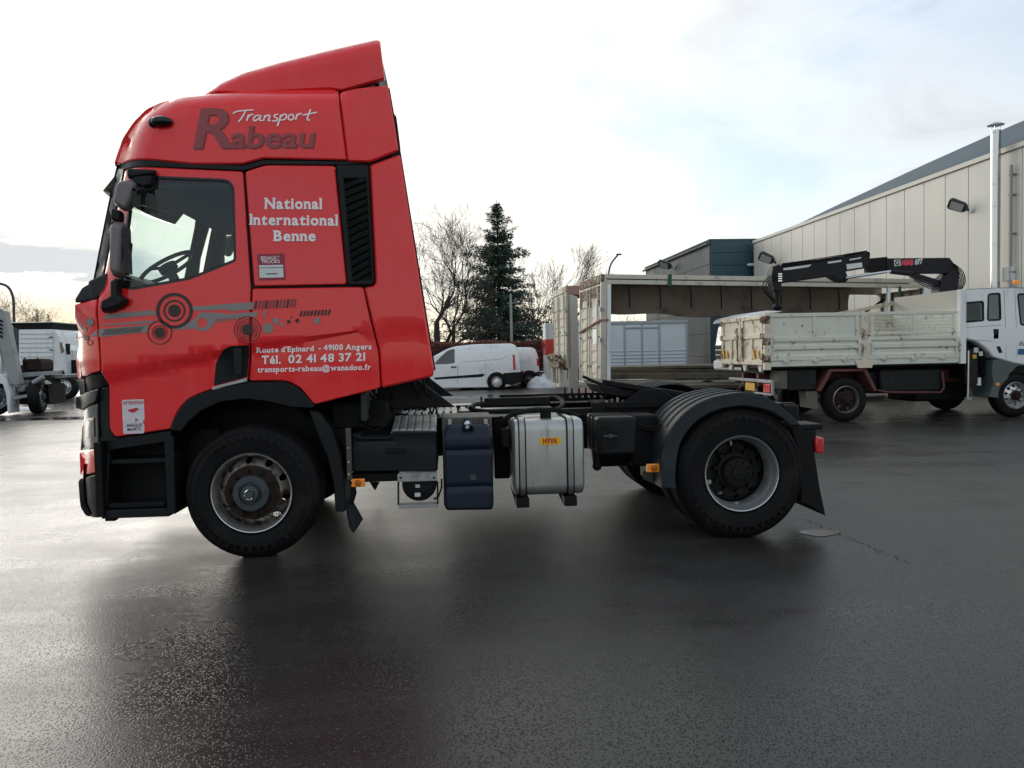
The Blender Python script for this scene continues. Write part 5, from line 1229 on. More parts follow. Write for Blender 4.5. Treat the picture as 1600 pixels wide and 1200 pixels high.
for (u, vt, y, sd_, lab, kw) in (
    (684, 352, 38, 21, 'tall bare tree with a thick trunk right beside the red cab', dict(spread=0.80, fork=0.36, depth=7, lean=(-0.06, 0), r0=0.26)),
    (705, 415, 40, 22, 'slim bare tree second from the red cab', dict(spread=0.7, fork=0.42, depth=6)),
    (735, 430, 42, 23, 'small bare tree just left of the big conifer', dict(spread=0.9, fork=0.30, depth=6)),
    (832, 400, 42, 25, 'bare tree with leaning trunk just right of the conifer', dict(spread=0.6, fork=0.30, depth=6, lean=(0.15, 0), mat='bark_light')),
    (868, 388, 44, 26, 'feathery bare birch behind the rear of the trailers', dict(spread=0.50, fork=0.30, depth=6, mat='bark_light', nb=(2, 3, 3))),
    (902, 455, 46, 27, 'bare tree seen through the gap of the rear trailer', dict(spread=0.8, fork=0.30, depth=6)),
    (978, 462, 48, 28, 'low bare tree seen under the trailer roof', dict(spread=1.0, fork=0.24, depth=6)),
    (655, 440, 44, 29, 'bare tree half hidden behind the red cab', dict(spread=0.8, fork=0.3, depth=6)),
    (8, 462, 62, 31, 'bare tree behind the lorries at the left edge', dict(spread=0.9, fork=0.3, depth=6)),
    (34, 472, 70, 32, 'small round bare tree beside the curved street lamp', dict(spread=0.9, fork=0.3, depth=6)),
    (108, 472, 60, 33, 'bare tree just left of the red cab front', dict(spread=0.7, fork=0.3, depth=6)),
    (150, 480, 66, 34, 'bare tree seen through the cab windows', dict(spread=0.7, fork=0.3, depth=5))):
    b, h = tree_at(u, vt, y); bare_tree(lab, b, h*1.08, seed=sd_, **kw)
def conifer(label, base, h, w, seed, dens_=1.0, z0=0.07):
    rr = random.Random(seed); base = Vector(base); t = thing('conifer_tree', label, 'tree', base, 'evergreen trees')
    MB().tube([base, base+Vector((0.03, 0, h*0.5)), base+Vector((0, 0, h))], [h*0.017, h*0.011, 0.015], 8).build('trunk', t, 'bark', fix=False)
    bm_, nm = MB(), MB(); z = h*z0; ph = 0.0
    while z < h*0.985:
        f = z/h; L = w*0.5*(min(1.0, (1-f)*1.35)**0.9)*(0.52+0.62*rr.random())*(1.0 if f > 0.16 else 0.85)+0.03
        nb_ = max(4, int(8*dens_)) 
        for k in range(nb_):
            ph += 2.399; az = ph+rr.gauss(0, .25); l = L*(0.40+0.75*rr.random()); dr = -0.10-0.22*(1-f)+rr.gauss(0, .08) if f < 0.75 else 0.25
            d = Vector((math.cos(az), math.sin(az), dr)); p0 = base+Vector((0, 0, z)); pts = [p0, p0+d*l*0.5, p0+d*l+Vector((0, 0, l*0.13))]
            bm_.tube(pts, [0.03*(1-f)+0.008, 0.016, 0.005], 3, caps=False)
            m_ = int((10+26*l)*dens_)
            for q in range(m_):
                s_ = 0.15+0.87*rr.random()**0.8; c = pts[0].lerp(pts[1], s_*2) if s_ < 0.5 else pts[1].lerp(pts[2], (s_-0.5)*2)
                c = c+Vector((rr.gauss(0, .07), rr.gauss(0, .07), rr.gauss(-.05, .07)))*(0.6+l*0.35)
                a = (d*0.7+Vector((rr.gauss(0, .6), rr.gauss(0, .6), rr.gauss(-.25, .35)))).normalized(); b_ = a.cross(Vector((rr.gauss(0, 1), rr.gauss(0, 1), 1))).normalized(); sz = (0.10+0.12*rr.random())*(1.0 if f < 0.8 else 0.65)
                nm.add([c-a*sz*0.2-b_*sz*0.22, c+a*sz*0.9, c-a*sz*0.2+b_*sz*0.22], [(0, 1, 2)])
        z += h*0.017*(1.0+0.6*rr.random())
    bm_.build('branches', t, 'bark', fix=False, sharp=None); tag(nm.build('crown', t, 'needles', fix=False, sharp=None), kind='stuff')
b, h = tree_at(781, 318, 45); conifer('tall dark green spruce standing behind the white vans', b, h*1.02, 8.6, 5, 1.75)
b, h = tree_at(61, 482, 75); conifer('small dark conifer above the white lorries at the left', b, h, 3.0, 6, 0.5, 0.02)
b, h = tree_at(78, 490, 78); conifer('second small dark conifer above the white lorries at the left', b, h, 4.2, 7, 0.5, 0.02)
# ---- lamp posts
def lamp(name, label, pts, r, head, hd):
    t = thing(name, label, 'street lamp', (pts[0].x, pts[0].y, 0), 'street lamps')
    MB().tube([tuple(p) for p in smooth([tuple(p) for p in pts], 6)], r, 10).build('post', t, 'lamp_black')
    MB().box(head, hd).build('lamp_head', t, 'lamp_black', bevel=0.04)
y = 45; b = P(952, 560, y); b.z = 0
lamp('street_lamp', 'tall dark street lamp with bent arm rising above the trailer roof', [b, P(950, 470, y), P(951, 430, y), P(955, 412, y), P(965, 399, y)], 0.06, P(967, 397.5, y), (0.35, 0.25, 0.10))
y = 42; b = P(24, 560, y); b.z = 0
lamp('street_lamp', 'curved dark street lamp above the lorries at the left edge', [b, P(22, 500, y), P(21, 470, y), P(17, 455, y), P(9, 446, y), P(-6, 442, y)], 0.075, P(-10, 442, y), (0.5, 0.25, 0.12))
y = 34; b = P(800, 560, y); b.z = 0
pl = thing('utility_pole', 'slim grey pole with a cross arm in front of the conifer', 'pole', b)
MB().tube([b, P(799, 500, y), P(798, 459, y)], [0.08, 0.07, 0.055], 10).build('shaft', pl, 'pole_grey'); MB().cyl(P(793, 474, y), P(811, 473, y), 0.025, n=6).build('cross_arm', pl, 'pole_grey')
# ---- snow heaps and plastic chair
def snow(label, c, rx, ry, h, seed, n=26):
    rr = random.Random(seed); mb = MB(); m_ = 34
    for i in range(m_+1):
        for j in range(n+1):
            x = -1+2*i/m_; yy = -1+2*j/n; r = math.hypot(x, yy); z = max(0.0, 1-r**2.2)**0.6
            nz = mnoise.fractal(Vector((x*rx*4.5+seed, yy*ry*4.5, 0.3)), 0.8, 2.1, 5)
            mb.v.append((c[0]+x*rx, c[1]+yy*ry, h*z*(0.80+0.16*nz)+(0.05*h*abs(nz)) if z > 0 else -0.02))
    mb.f = [(i*(n+1)+j, (i+1)*(n+1)+j, (i+1)*(n+1)+j+1, i*(n+1)+j+1) for i in range(m_) for j in range(n)]
    return mb.build('snow_pile', None, 'snow', fix=False, sharp=50, label=label, cat='snow pile', group='heaps of old snow')
c = PZ(850, 605); snow('heap of dirty snow beside the plastic chair', c, 0.75, 0.6, 0.62, 2)
c = PZ(708, 605); snow('low strip of snow under the white van', Vector((c.x, c.y+0.6, 0)), 1.6, 0.5, 0.22, 5)
c = PZ(655, 605); snow('strip of snow under the front of the white van', Vector((c.x-0.6, c.y+1.2, 0)), 0.9, 0.5, 0.25, 6)
c = PZ(768, 606); snow('thin snow behind the rear wheel of the white van', Vector((c.x+0.4, c.y+1.3, 0)), 1.0, 0.4, 0.22, 8)
c = PZ(22, 640); snow('patch of pale slush under the grey hook lorry', c, 1.1, 0.5, 0.10, 9)
cp = Vector((P(850, 585, 27.6).x, 27.6, 0)); ch = thing('plastic_chair', 'white plastic garden chair next to the snow heap', 'chair', cp)
MB().box(cp+Vector((0.05, 0, 0.42)), (0.46, 0.46, 0.04)).build('seat', ch, 'white_box', bevel=0.015)
mb = MB()
for k in range(6): mb.tube([cp+Vector((-0.18, -0.18+0.072*k, 0.44)), cp+Vector((-0.28, -0.18+0.072*k, 0.85))], 0.016, 6)
mb.tube([cp+Vector((-0.28, -0.22, 0.80)), cp+Vector((-0.29, -0.12, 0.88)), cp+Vector((-0.29, 0.12, 0.88)), cp+Vector((-0.28, 0.22, 0.80))], 0.024, 6); mb.build('backrest', ch, 'white_box')
for s1 in (-1, 1):
    for s2 in (-1, 1): MB().tube([cp+Vector((0.05+0.2*s1, 0.2*s2, 0.42)), cp+Vector((0.05+0.25*s1, 0.24*s2, 0))], 0.022, 6).build('leg', ch, 'white_box')
    MB().tube([cp+Vector((-0.25, 0.24*s1, 0.66)), cp+Vector((0.22, 0.25*s1, 0.66)), cp+Vector((0.26, 0.25*s1, 0.42))], 0.02, 6).build('armrest', ch, 'white_box')
# ================================================================== parked vehicles
mk('van_white', (0.84, 0.87, 0.88), 0.3, var=0.04, scale=1.5, dirt=(0.42, 0.43, 0.42), dirt_amt=0.35, dscale=2, coat=0.4)
mk('lorry_white', (0.76, 0.79, 0.79), 0.42, var=0.06, scale=1.5, dirt=(0.36, 0.36, 0.33), dirt_amt=0.5, dscale=2.5, streak=True)
mk('bed_white', (0.63, 0.64, 0.55), 0.55, var=0.16, scale=2.5, dirt=(0.060, 0.038, 0.024), dirt_amt=0.8, dscale=6.5, dlo=0.58, dhi=0.66, bump=0.1, bscale=20)
mk('bed_cream', (0.66, 0.60, 0.47), 0.6, var=0.12, scale=3, dirt=(0.15, 0.065, 0.028), dirt_amt=0.9, dscale=5.0, dlo=0.53, dhi=0.64, bump=0.1, bscale=20)
mk('rust', (0.10, 0.045, 0.022), 0.85, var=0.5, scale=12, dirt=(0.45, 0.40, 0.30), dirt_amt=0.9, dscale=8, dlo=0.45, dhi=0.58, bump=0.2)
mk('trailer_door', (0.58, 0.55, 0.44), 0.65, var=0.12, scale=2, dirt=(0.22, 0.15, 0.07), dirt_amt=0.8, dscale=2.5, streak=True, dlo=0.48, dhi=0.66)
mk('trailer_alu', (0.50, 0.475, 0.405), 0.5, 0.4, var=0.12, scale=3, dirt=(0.20, 0.18, 0.15), dirt_amt=0.5, dscale=3)
mk('curtain_brown', (0.085, 0.062, 0.042), 0.8, var=0.35, scale=2, dirt=(0.032, 0.024, 0.02), dirt_amt=0.7, dscale=1.5)
mk('old_wood', (0.17, 0.15, 0.11), 0.8, var=0.3, scale=4, dirt=(0.07, 0.06, 0.045), dirt_amt=0.6, dscale=3)
mk('red_steel', (0.12, 0.032, 0.030), 0.6, var=0.25, dirt=(0.05, 0.03, 0.025), dirt_amt=0.6, dscale=5)
mk('crane_black', (0.006, 0.007, 0.010), 0.45, var=0.2, dirt=(0.025, 0.025, 0.026), dirt_amt=0.3, dscale=5, spec=0.25)
mk('chrome', (0.65, 0.66, 0.66), 0.15, 0.95, var=0.05)
mk('skirt_green', (0.075, 0.10, 0.098), 0.5, var=0.1, dirt=(0.07, 0.07, 0.06), dirt_amt=0.5)
mk('grey_steel', (0.30, 0.32, 0.32), 0.5, 0.2, var=0.1, dirt=(0.16, 0.15, 0.13), dirt_amt=0.5, dscale=3)
mk('tarp_teal', (0.03, 0.055, 0.07), 0.6, var=0.2)
mk('hiab_red', (0.75, 0.05, 0.11), 0.4, var=0.05)
mk('yellow_plate', (0.62, 0.36, 0.02), 0.5, var=0.1)
mk('blue_paint', (0.02, 0.09, 0.28), 0.5, var=0.1)
mk('strap_green', (0.01, 0.09, 0.03), 0.7, var=0.1)
mk('strap_pink', (0.36, 0.20, 0.16), 0.7, var=0.1)
mk('flap_grey', (0.12, 0.115, 0.085), 0.8, var=0.15)
# a generic disc wheel: shared mesh, radius 1
def wheel_meshes(rt, holes=6, w=0.24, rf=1.0):
    k = rt
    ty = MB().lathe([(0.60*rf*k, 0.03), (0.63*rf*k, 0.0), (0.80*k, -0.012), (0.93*k, 0.01), (0.985*k, 0.04), (k, 0.07), (k, w-0.05), (0.96*k, w-0.01), (0.62*rf*k, w), (0.58*rf*k, w-0.04)], 44).mesh('tyre')
    ri = MB().lathe([(0.60*rf*k, 0.03), (0.615*rf*k, 0.0), (0.60*rf*k, -0.006), (0.585*rf*k, 0.01), (0.55*rf*k, 0.05), (0.545*rf*k, w-0.05)], 40).mesh('rim')
    di = sheet(circ(0, 0, 0.55*rf*k, 40), [circ(0.42*rf*k*math.cos(2*math.pi*j/holes), 0.42*rf*k*math.sin(2*math.pi*j/holes), 0.065*k, 10) for j in range(holes)], cinterp([(0.0, 0.02), (0.25*rf*k, 0.02), (0.34*rf*k, 0.03), (0.45*rf*k, 0.06), (0.55*rf*k, 0.09)]), 0.01, 0.09*k, 0.002)
    hb = MB().lathe([(0.24*k, 0.02), (0.23*k, -0.01), (0.15*k, -0.02), (0.14*k, -0.05), (0.0, -0.055)], 20)
    for j in range(8): a = 2*math.pi*j/8; hb.cyl((0.29*k*math.cos(a), 0.02, 0.29*k*math.sin(a)), (0.29*k*math.cos(a), -0.01, 0.29*k*math.sin(a)), 0.03*k, n=6)
    return ty, ri, di, hb.mesh('hub')
def put_wheel(parent, meshes, loc, rotz=0.0, mats=('tyre', 'rim_silver', 'rim_worn', 'hub_rust'), roty=0.2):
    g = grp('wheel', parent, loc); g.rotation_euler = (0, roty, rotz)
    for nm, me, mt in zip(('tyre', 'rim', 'wheel_disc', 'hub'), meshes, mats): part_at(nm, me, g, mt)
    return g
# ---------------------------------------------------------------- white vans
def van(label, y, out_px, win_px, strip_px, wheels, tail, wd=1.85, seam=(), bumper=None, capw='decal_white', handle=None, rear_x=None, plate_px=None):
    ol = rnd([(P(u, v, y).x, P(u, v, y).z) for u, v in out_px], 0.10)
    cx = sum(p[0] for p in ol)/len(ol); t = thing('panel_van', label, 'van', (cx, y+wd/2, 0), 'white panel vans')
    zmax = max(p[1] for p in ol)
    yf = lambda x, z: y+0.16*max(0.0, (z-0.95)/(zmax-0.95))**2
    arches = [[(wx+0.42*math.cos(a), max(wz+0.42*math.sin(a), 0.0)) for a in [math.pi*(1-i/14) for i in range(15)]] for wx, wz in wheels]
    # cut the arches out of the outline by sampling the bottom edge
    win = rnd([(P(u, v, y).x, P(u, v, y).z) for u, v in win_px], 0.04) if win_px else None
    me = sheet(ol, [win] if win else [], yf, 0.05, 0.12, 0.03); body = link('body_side', me, t, 'van_white', sharp=40)
    link('body_side', sheet(ol, [win] if win else [], yf, 0.05, 0.12, 0.03, mirror=y+wd/2), t, 'van_white', sharp=40)
    # shell across
    mb = MB(); n = len(ol)
    for yy in (y+0.03, y+wd-0.03): mb.v += [(x, yf(x, z)+0.03 if yy < y+1 else 2*(y+wd/2)-yf(x, z)-0.03, z) for x, z in ol]
    mb.f = [(i, (i+1) % n, n+(i+1) % n, n+i) for i in range(n)]
    mb.build('body_shell', t, 'van_white', fix=False, sharp=40)
    if win:
        link('door_window', sheet(offs(win, -0.02), (), lambda x, z: yf(x, z)+0.02, 0.01, 0.3, 0.0), t, 'dark_glass', sharp=None)
    for i, (wx, wz) in enumerate(wheels):
        ar = [(wx+0.40*math.cos(a), wz+0.40*math.sin(a)) for a in [2*math.pi*i/28 for i in range(28)]]
        link('wheel_well', sheet(ar, (), lambda x, z: y-0.004, 0.03, 0.3, 0.004), t, 'chassis', sharp=None)
        put_wheel(t, VANW if capw == 'decal_white' else VANW2, (wx, y-0.12, wz), 0, ('tyre', 'decal_grey', capw, capw)); put_wheel(t, VANW if capw == 'decal_white' else VANW2, (wx, y+wd+0.12, wz), math.pi, ('tyre', 'decal_grey', capw, capw))
    for s_ in strip_px: 
        MB().prism([P(u, v, y-0.012) for u, v in s_], (0, 0.03, 0)).build('rub_strip', t, 'black_plastic', bevel=0.006)
    if bumper: MB().prism([P(u, v, y-0.02) for u, v in bumper], (0, wd+0.04, 0)).build('bumper', t, 'black_plastic', bevel=0.02)
    tl_ = MB().prism([P(u, v, y-0.008) for u, v in tail], (0, 0.16, 0)).build('tail_lamp', t, 'red_lens', bevel=0.01)
    for (u0, v0, u1, v1) in seam: 
        a, b = P(u0, v0, y), P(u1, v1, y); MB().tube([Vector((p.x, yf(p.x, p.z)-0.001, p.z)) for p in (a, a.lerp(b, .5), b)], 0.007, 5).build('panel_seam', t, 'decal_grey')
    if handle: MB().bb(*bxp(*handle, y-0.03, 0.03)).build('door_handle', t, 'black_plastic', bevel=0.008)
    return t, yf
VANW = wheel_meshes(0.33, 9, 0.2, 1.12); VANW2 = wheel_meshes(0.33, 6, 0.2, 1.0)
w = lambda u, v, y: (P(u, v, y).x, 0.33)
VY = 25.7
van1, vyf = van('white panel van with black side strip parked in front of the hedge', VY, [(640, 602), (639, 588), (646, 577), (670, 567), (677, 557), (699, 545), (712, 541), (740, 538), (799, 536.5), (806, 539), (811, 551), (814, 582), (812, 600), (790, 605), (675, 607)],
    [(679, 569), (690, 557), (701, 548), (710, 546), (710.5, 567), (700, 569)], [[(677.5, 590), (757, 584), (756, 587.5), (752, 589), (680, 593)]], [w(660, 600, VY), w(776, 598, VY)],
    [(801, 554), (804, 554), (806, 578), (802, 578)], seam=((714.5, 543, 715, 600), (759, 540, 759.5, 600), (720, 566, 785, 561), (785, 561, 793, 555)), handle=(704.5, 572.5, 713, 574.5), bumper=[(786, 583), (814.5, 581), (815, 597), (800, 602), (788, 600)])
put = MB().prism([P(u, v, VY-0.005) for u, v in ((815, 580), (817.5, 580), (817.5, 596), (815, 596))], (0, 1.6, 0)).build('rear_step', van1, 'black_plastic')
c = P(768, 574, VY); MB().lathe([(0.11, -0.004), (0.12, 0.002)], 24, (c.x, vyf(c.x, c.z), c.z)).build('fuel_flap', van1, 'decal_grey')
a, b = bxp(730, 544.5, 741.5, 550.5, VY+0.10, 0.02); MB().bb(a, b).build('roof_sticker', van1, 'sticker_grey')
mk('rear_worn', (0.42, 0.40, 0.38), 0.6, var=0.3, scale=5)
MB().prism([P(807, 541, VY+0.14), P(810.5, 551, VY+0.10), P(813, 580, VY+0.06), P(809, 580, VY+0.06)], (0.03, 1.5, 0)).build('rear_door', van1, 'rear_worn')
VY2 = 27.3
van2, vyf2 = van('second white van with steel wheels parked behind the first one', VY2, [(700, 598), (700, 580), (716, 570), (735, 552), (745, 545), (760, 543), (830, 542.5), (837, 545), (841, 556), (843, 580), (842, 592), (825, 599), (720, 602)],
    None, [], [w(730, 596, VY2), w(827, 594, VY2)], [(838.5, 560), (842, 560.5), (843, 571), (839, 572)], bumper=[(832, 583), (843.5, 580), (843, 592), (838, 595), (833, 594)], capw='rim_worn')
# ---------------------------------------------------------------- stripped curtain-sided trailers
def trailer(label, O, ang, L, zt, zb, wdt, name, detail, dip=0.0):
    ex = Vector((math.cos(ang)*math.cos(dip), math.sin(ang)*math.cos(dip), -math.sin(dip))); ey = Vector((-math.sin(ang), math.cos(ang), 0)); O = Vector(O); ez = ex.cross(ey)
    rot = Matrix((ex, ey, ez)).transposed()
    T = lambda a, b, z: O+ex*a+ey*b+ez*z
    t = thing('stripped_trailer', label, 'trailer', O+ex*L/2+ey*wdt/2, 'stripped curtain trailers')
    def bx(nm, a0, a1, b0, b1, z0, z1, mat, bev=0.0, parent=None): return MB().box(T((a0+a1)/2, (b0+b1)/2, (z0+z1)/2), (a1-a0, b1-b0, z1-z0), rot).build(nm, parent or t, mat, bevel=bev)
    # roof frame
    bx('roof_rail', 0.0, L, 0.0, 0.08, zt-0.12, zt, 'trailer_alu', 0.01); bx('roof_rail', 0.02, L-0.02, 0.02, 0.10, zt-0.26, zt-0.14, 'trailer_alu', 0.01)
    bx('roof_rail', 0.0, L, wdt-0.08, wdt, zt-0.26, zt, 'trailer_alu', 0.01)
    bx('roof_skin', 0.02, L, 0.08, wdt-0.08, zt-0.03, zt-0.005, 'curtain_brown')
    bx('rear_header', -0.06, 0.04, 0.0, wdt, zt-0.22, zt-0.002, detail['header'], 0.01)
    # rear doors: two ribbed leaves
    for s_ in range(2):
        b0, b1 = 0.08+s_*(wdt-0.16)/2, 0.08+(s_+1)*(wdt-0.16)/2-0.012
        d = bx('rear_door', -0.05, -0.015, b0, b1, zb+0.02, zt-0.24, 'trailer_door', 0.006)
        for k in range(7): 
            z0 = zb+0.25+k*(zt-zb-0.75)/7; bx('door_rib', -0.075, -0.052, b0+0.30, b1-0.28, z0, z0+0.20, 'trailer_door', 0.012, d)
        bx('door_rust_panel', -0.062, -0.051, b0+0.03, b1-0.03, zt-0.75, zt-0.30, 'rust' if detail['rust'] else 'trailer_door', 0.004, d)
        for bb_ in (b0+0.14, b1-0.14):
            MB().cyl(T(-0.09, bb_, zb+0.05), T(-0.09, bb_, zt-0.3), 0.017, n=6).build('lock_bar', d, 'trailer_alu')
            for z in (zb+0.4, zb+1.2, zt-0.8): bx('bar_guide', -0.10, -0.052, bb_-0.04, bb_+0.04, z, z+0.06, 'grey_steel', 0.0, d)
    bx('corner_post', -0.06, 0.10, 0.0, 0.07, zb, zt-0.12, 'trailer_alu', 0.01); bx('corner_post', -0.06, 0.10, wdt-0.07, wdt, zb, zt-0.12, 'trailer_alu', 0.01)
    bx('post_cover', 0.11, 0.22, 0.01, 0.06, zb, zt-0.26, 'lorry_white', 0.01)
    for z in (zb+1.1, zb+1.9): bx('hinge', -0.09, 0.02, -0.02, 0.08, z, z+0.10, 'grey_steel', 0.008)
    return t, T, bx
t1, T1, bx1 = trailer('stripped curtain trailer with raised brown curtain behind the crane lorry', (5.58, 14.2, 0), R_(3.5), 9.6, 3.54, 0.66, 2.45, 't1', dict(header='rust', rust=True), R_(1.15))
# floor made of planks, side raves
for k in range(7): bx1('floor_plank', 0.05, 9.55, 0.10+0.32*k, 0.10+0.32*k+0.30, 0.62, 0.67, 'old_wood', 0.004)
bx1('side_rave', 0.12, 9.55, 0.0, 0.08, 0.50, 0.66, 'old_wood', 0.01); bx1('side_rave', 0.12, 9.55, 2.37, 2.45, 0.80, 0.98, 'old_wood', 0.01)
bx1('edge_strip', 0.6, 9.4, -0.012, -0.001, 0.585, 0.635, 'trailer_alu'); bx1('load_board', 0.4, 9.6, 1.9, 2.2, 0.70, 0.86, 'old_wood', 0.01)
bx1('chassis_beam', 0.3, 9.4, 0.5, 0.62, 0.30, 0.50, 'chassis'); bx1('chassis_beam', 0.3, 9.4, 1.8, 1.92, 0.30, 0.50, 'chassis')
bx1('rear_bumper', -0.05, 0.05, 0.1, 2.35, 0.30, 0.42, 'red_steel', 0.01); bx1('lamp_board', -0.07, -0.04, 0.12, 0.5, 0.42, 0.58, 'grey_steel'); bx1('side_reflector', 0.2, 0.5, -0.01, 0.0, 0.36, 0.44, 'amber')
TW = wheel_meshes(0.33, 5, 0.22)
for a in (3.0, 4.0):
    [put_wheel(t1, TW, Vector((T1(a, b_, 0).x, T1(a, b_, 0).y, 0.33)), R_(r_)) for b_, r_ in ((0.10, 3.5), (2.35, 183.5))]
# curtain, drawn up in folds below the rail
mb = MB(); na, nz = 120, 10
for i in range(na+1):
    a = 0.25+6.9*i/na; sag = 0.78+0.20*(i/na)+0.03*math.sin(a*3.1)
    for j in range(nz+1):
        f = j/nz; p = T1(a, 0.14+0.05*math.sin(a*2.2+f*1.5)+0.035*math.sin(a*6.5)*f+0.16*math.sin(f*3.14), 3.30-sag*f); mb.v.append(tuple(p))
mb.f = [(i*(nz+1)+j, (i+1)*(nz+1)+j, (i+1)*(nz+1)+j+1, i*(nz+1)+j+1) for i in range(na) for j in range(nz)]
cu = mb.build('curtain', t1, 'curtain_brown', fix=False, sharp=None); so_ = cu.modifiers.new('thick', 'SOLIDIFY'); so_.thickness = 0.02
for k in range(8): MB().tube([T1(0.7+0.86*k, 0.06, 3.28), T1(0.72+0.86*k, 0.04, 3.0), T1(0.74+0.86*k, 0.06, 2.66)], 0.022, 5).build('curtain_strap', t1, 'rubber')
bx1('load_strap', 1.78, 1.88, -0.02, 0.0, 3.24, 3.56, 'strap_green'); bx1('load_strap', 8.5, 8.58, -0.02, 0.0, 3.05, 3.32, 'strap_green')
MB().tube([T1(-0.10, 2.3, 2.06), T1(-0.11, 1.2, 2.18), T1(-0.10, 0.0, 2.32), T1(0.14, -0.02, 2.34)], 0.035, 5).build('tie_strap', t1, 'strap_pink')
bx1('door_notice', -0.085, -0.077, 0.35, 0.75, 2.3, 2.75, 'grey_steel'); bx1('door_notice', -0.085, -0.077, 0.35, 0.75, 1.7, 2.1, 'sticker_grey')
# front bulkhead with posts, ladder and blue drum
bx1('front_wall', 9.45, 9.58, 0.1, 2.4, 0.66, 3.3, 'trailer_alu', 0.01)
for b_ in (0.3, 0.75, 1.2, 1.65, 2.1): bx1('wall_rib', 9.38, 9.45, b_, b_+0.08, 0.66, 3.3, 'trailer_alu', 0.01)
bx1('front_post', 9.3, 9.6, 0.0, 0.09, 0.66, 3.3, 'lorry_white', 0.01); bx1('middle_post', 8.2, 8.28, 0.02, 0.10, 0.66, 3.28, 'lorry_white', 0.008); bx1('middle_post', 7.65, 7.71, 1.4, 1.46, 0.66, 3.2, 'bed_cream', 0.008)
for k in range(4): MB().cyl(T1(8.24, 0.08, 1.2+0.45*k), T1(7.70, 1.4, 1.3+0.45*k), 0.016, n=6).build('rung', t1, 'lorry_white')
MB().cyl(T1(7.2, 0.9, 2.05), T1(8.3, 0.3, 3.0), 0.035, n=6).build('brace', t1, 'chassis')
bx1('blue_board', 7.05, 7.10, 0.5, 0.9, 1.8, 2.85, 'blue_paint'); bx1('cream_board', 7.35, 7.65, 1.9, 1.95, 0.7, 3.1, 'bed_cream')
t2, T2, bx2 = trailer('second stripped trailer with brown header standing behind the first', (P(887, 500, 20.0).x, 20.0, 0), R_(2), 8.5, 3.74, 0.95, 2.45, 't2', dict(header='trailer_door', rust=False))
bx2('side_header', 0.0, 1.2, -0.012, -0.002, 3.44, 3.74, 'strap_pink'); bx2('floor', 0.05, 8.4, 0.1, 2.4, 0.86, 0.94, 'old_wood')
bx2('tail_lift', -0.30, -0.10, 0.15, 2.3, 0.95, 1.25, 'rust', 0.03); bx2('tail_lift_arm', -0.25, -0.12, 0.4, 0.55, 0.25, 0.95, 'trailer_door', 0.01); bx2('tail_lift_arm', -0.25, -0.12, 0.9, 1.0, 0.25, 0.95, 'trailer_door', 0.01); bx2('tail_lift_arm', -0.25, -0.12, 1.8, 1.95, 0.25, 0.95, 'trailer_door', 0.01)
bx2('tail_lift_bar', -0.28, -0.10, 0.3, 2.1, 0.28, 0.40, 'trailer_door', 0.01); bx2('lower_post', 0.0, 0.35, 0.0, 0.10, 0.12, 3.4, 'trailer_alu', 0.01); bx2('chassis_beam', 0.3, 8.3, 0.6, 1.8, 0.5, 0.86, 'chassis')
bx2('front_wall', 8.3, 8.42, 0.05, 2.4, 0.9, 3.5, 'trailer_alu')
for a in (5.0, 6.1): put_wheel(t2, TW, T2(a, 0.1, 0.33), R_(2)); put_wheel(t2, TW, T2(a, 2.35, 0.33), R_(182))
for k in range(5): MB().box(T2(-0.28-0.05*(k % 2), 0.5+0.35*k, 1.32), (0.22, 0.3, 0.2), Matrix.Rotation(0.3*k, 3, 'Y')).build('rusty_bracket', t2, 'rust', bevel=0.02)
# ---------------------------------------------------------------- white lorry cab behind the crane bed
WL = thing('cab_over_lorry', 'white lorry cab mostly hidden behind the bed of the crane lorry', 'lorry', (8.4, 12.4, 0))
wy = 12.0; wx0 = P(1114, 520, wy+2.2).x+0.06
MB().prism([(wx0, wy, 1.18), (wx0-0.02, wy, 1.55), (wx0+0.08, wy, 2.12), (wx0+0.30, wy, 2.22), (wx0+1.25, wy, 2.22), (wx0+1.25, wy, 1.18)], (0, 2.2, 0)).build('cab_body', WL, 'lorry_white', bevel=0.06)
MB().prism([(wx0-0.035, wy+0.12, 1.60), (wx0+0.05, wy+0.12, 2.08), (wx0+0.07, wy+0.12, 2.08), (wx0-0.01, wy+0.12, 1.60)], (0, 1.96, 0)).build('windscreen', WL, 'dark_glass')
MB().prism([(wx0-0.08, wy-0.03, 2.16), (wx0+0.0, wy-0.03, 2.28), (wx0+0.5, wy-0.03, 2.40), (wx0+0.9, wy-0.03, 2.38), (wx0+0.25, wy-0.03, 2.23)], (0, 2.26, 0)).build('roof_deflector', WL, 'lorry_white', bevel=0.05)
for k in range(3): MB().bb((wx0-0.045, wy+0.1, 1.24+0.13*k), (wx0-0.01, wy+2.1, 1.33+0.13*k)).build('grille_slat', WL, 'chassis', bevel=0.01)
MB().bb((wx0-0.06, wy-0.02, 0.95), (wx0+0.5, wy+2.22, 1.20)).build('bumper', WL, 'lorry_white', bevel=0.05)
MB().bb((wx0+0.45, wy-0.012, 1.65), (wx0+1.0, wy-0.002, 2.10)).build('side_window', WL, 'dark_glass')
for (x, yy) in ((wx0+0.9, wy+0.05), (wx0+0.9, wy+2.15)): put_wheel(WL, VANW, (x, yy, 0.33), 0 if yy < 13 else math.pi)
MB().bb((wx0+0.5, wy+0.6, 0.5), (wx0+3.5, wy+1.6, 1.0)).build('chassis_beam', WL, 'chassis')
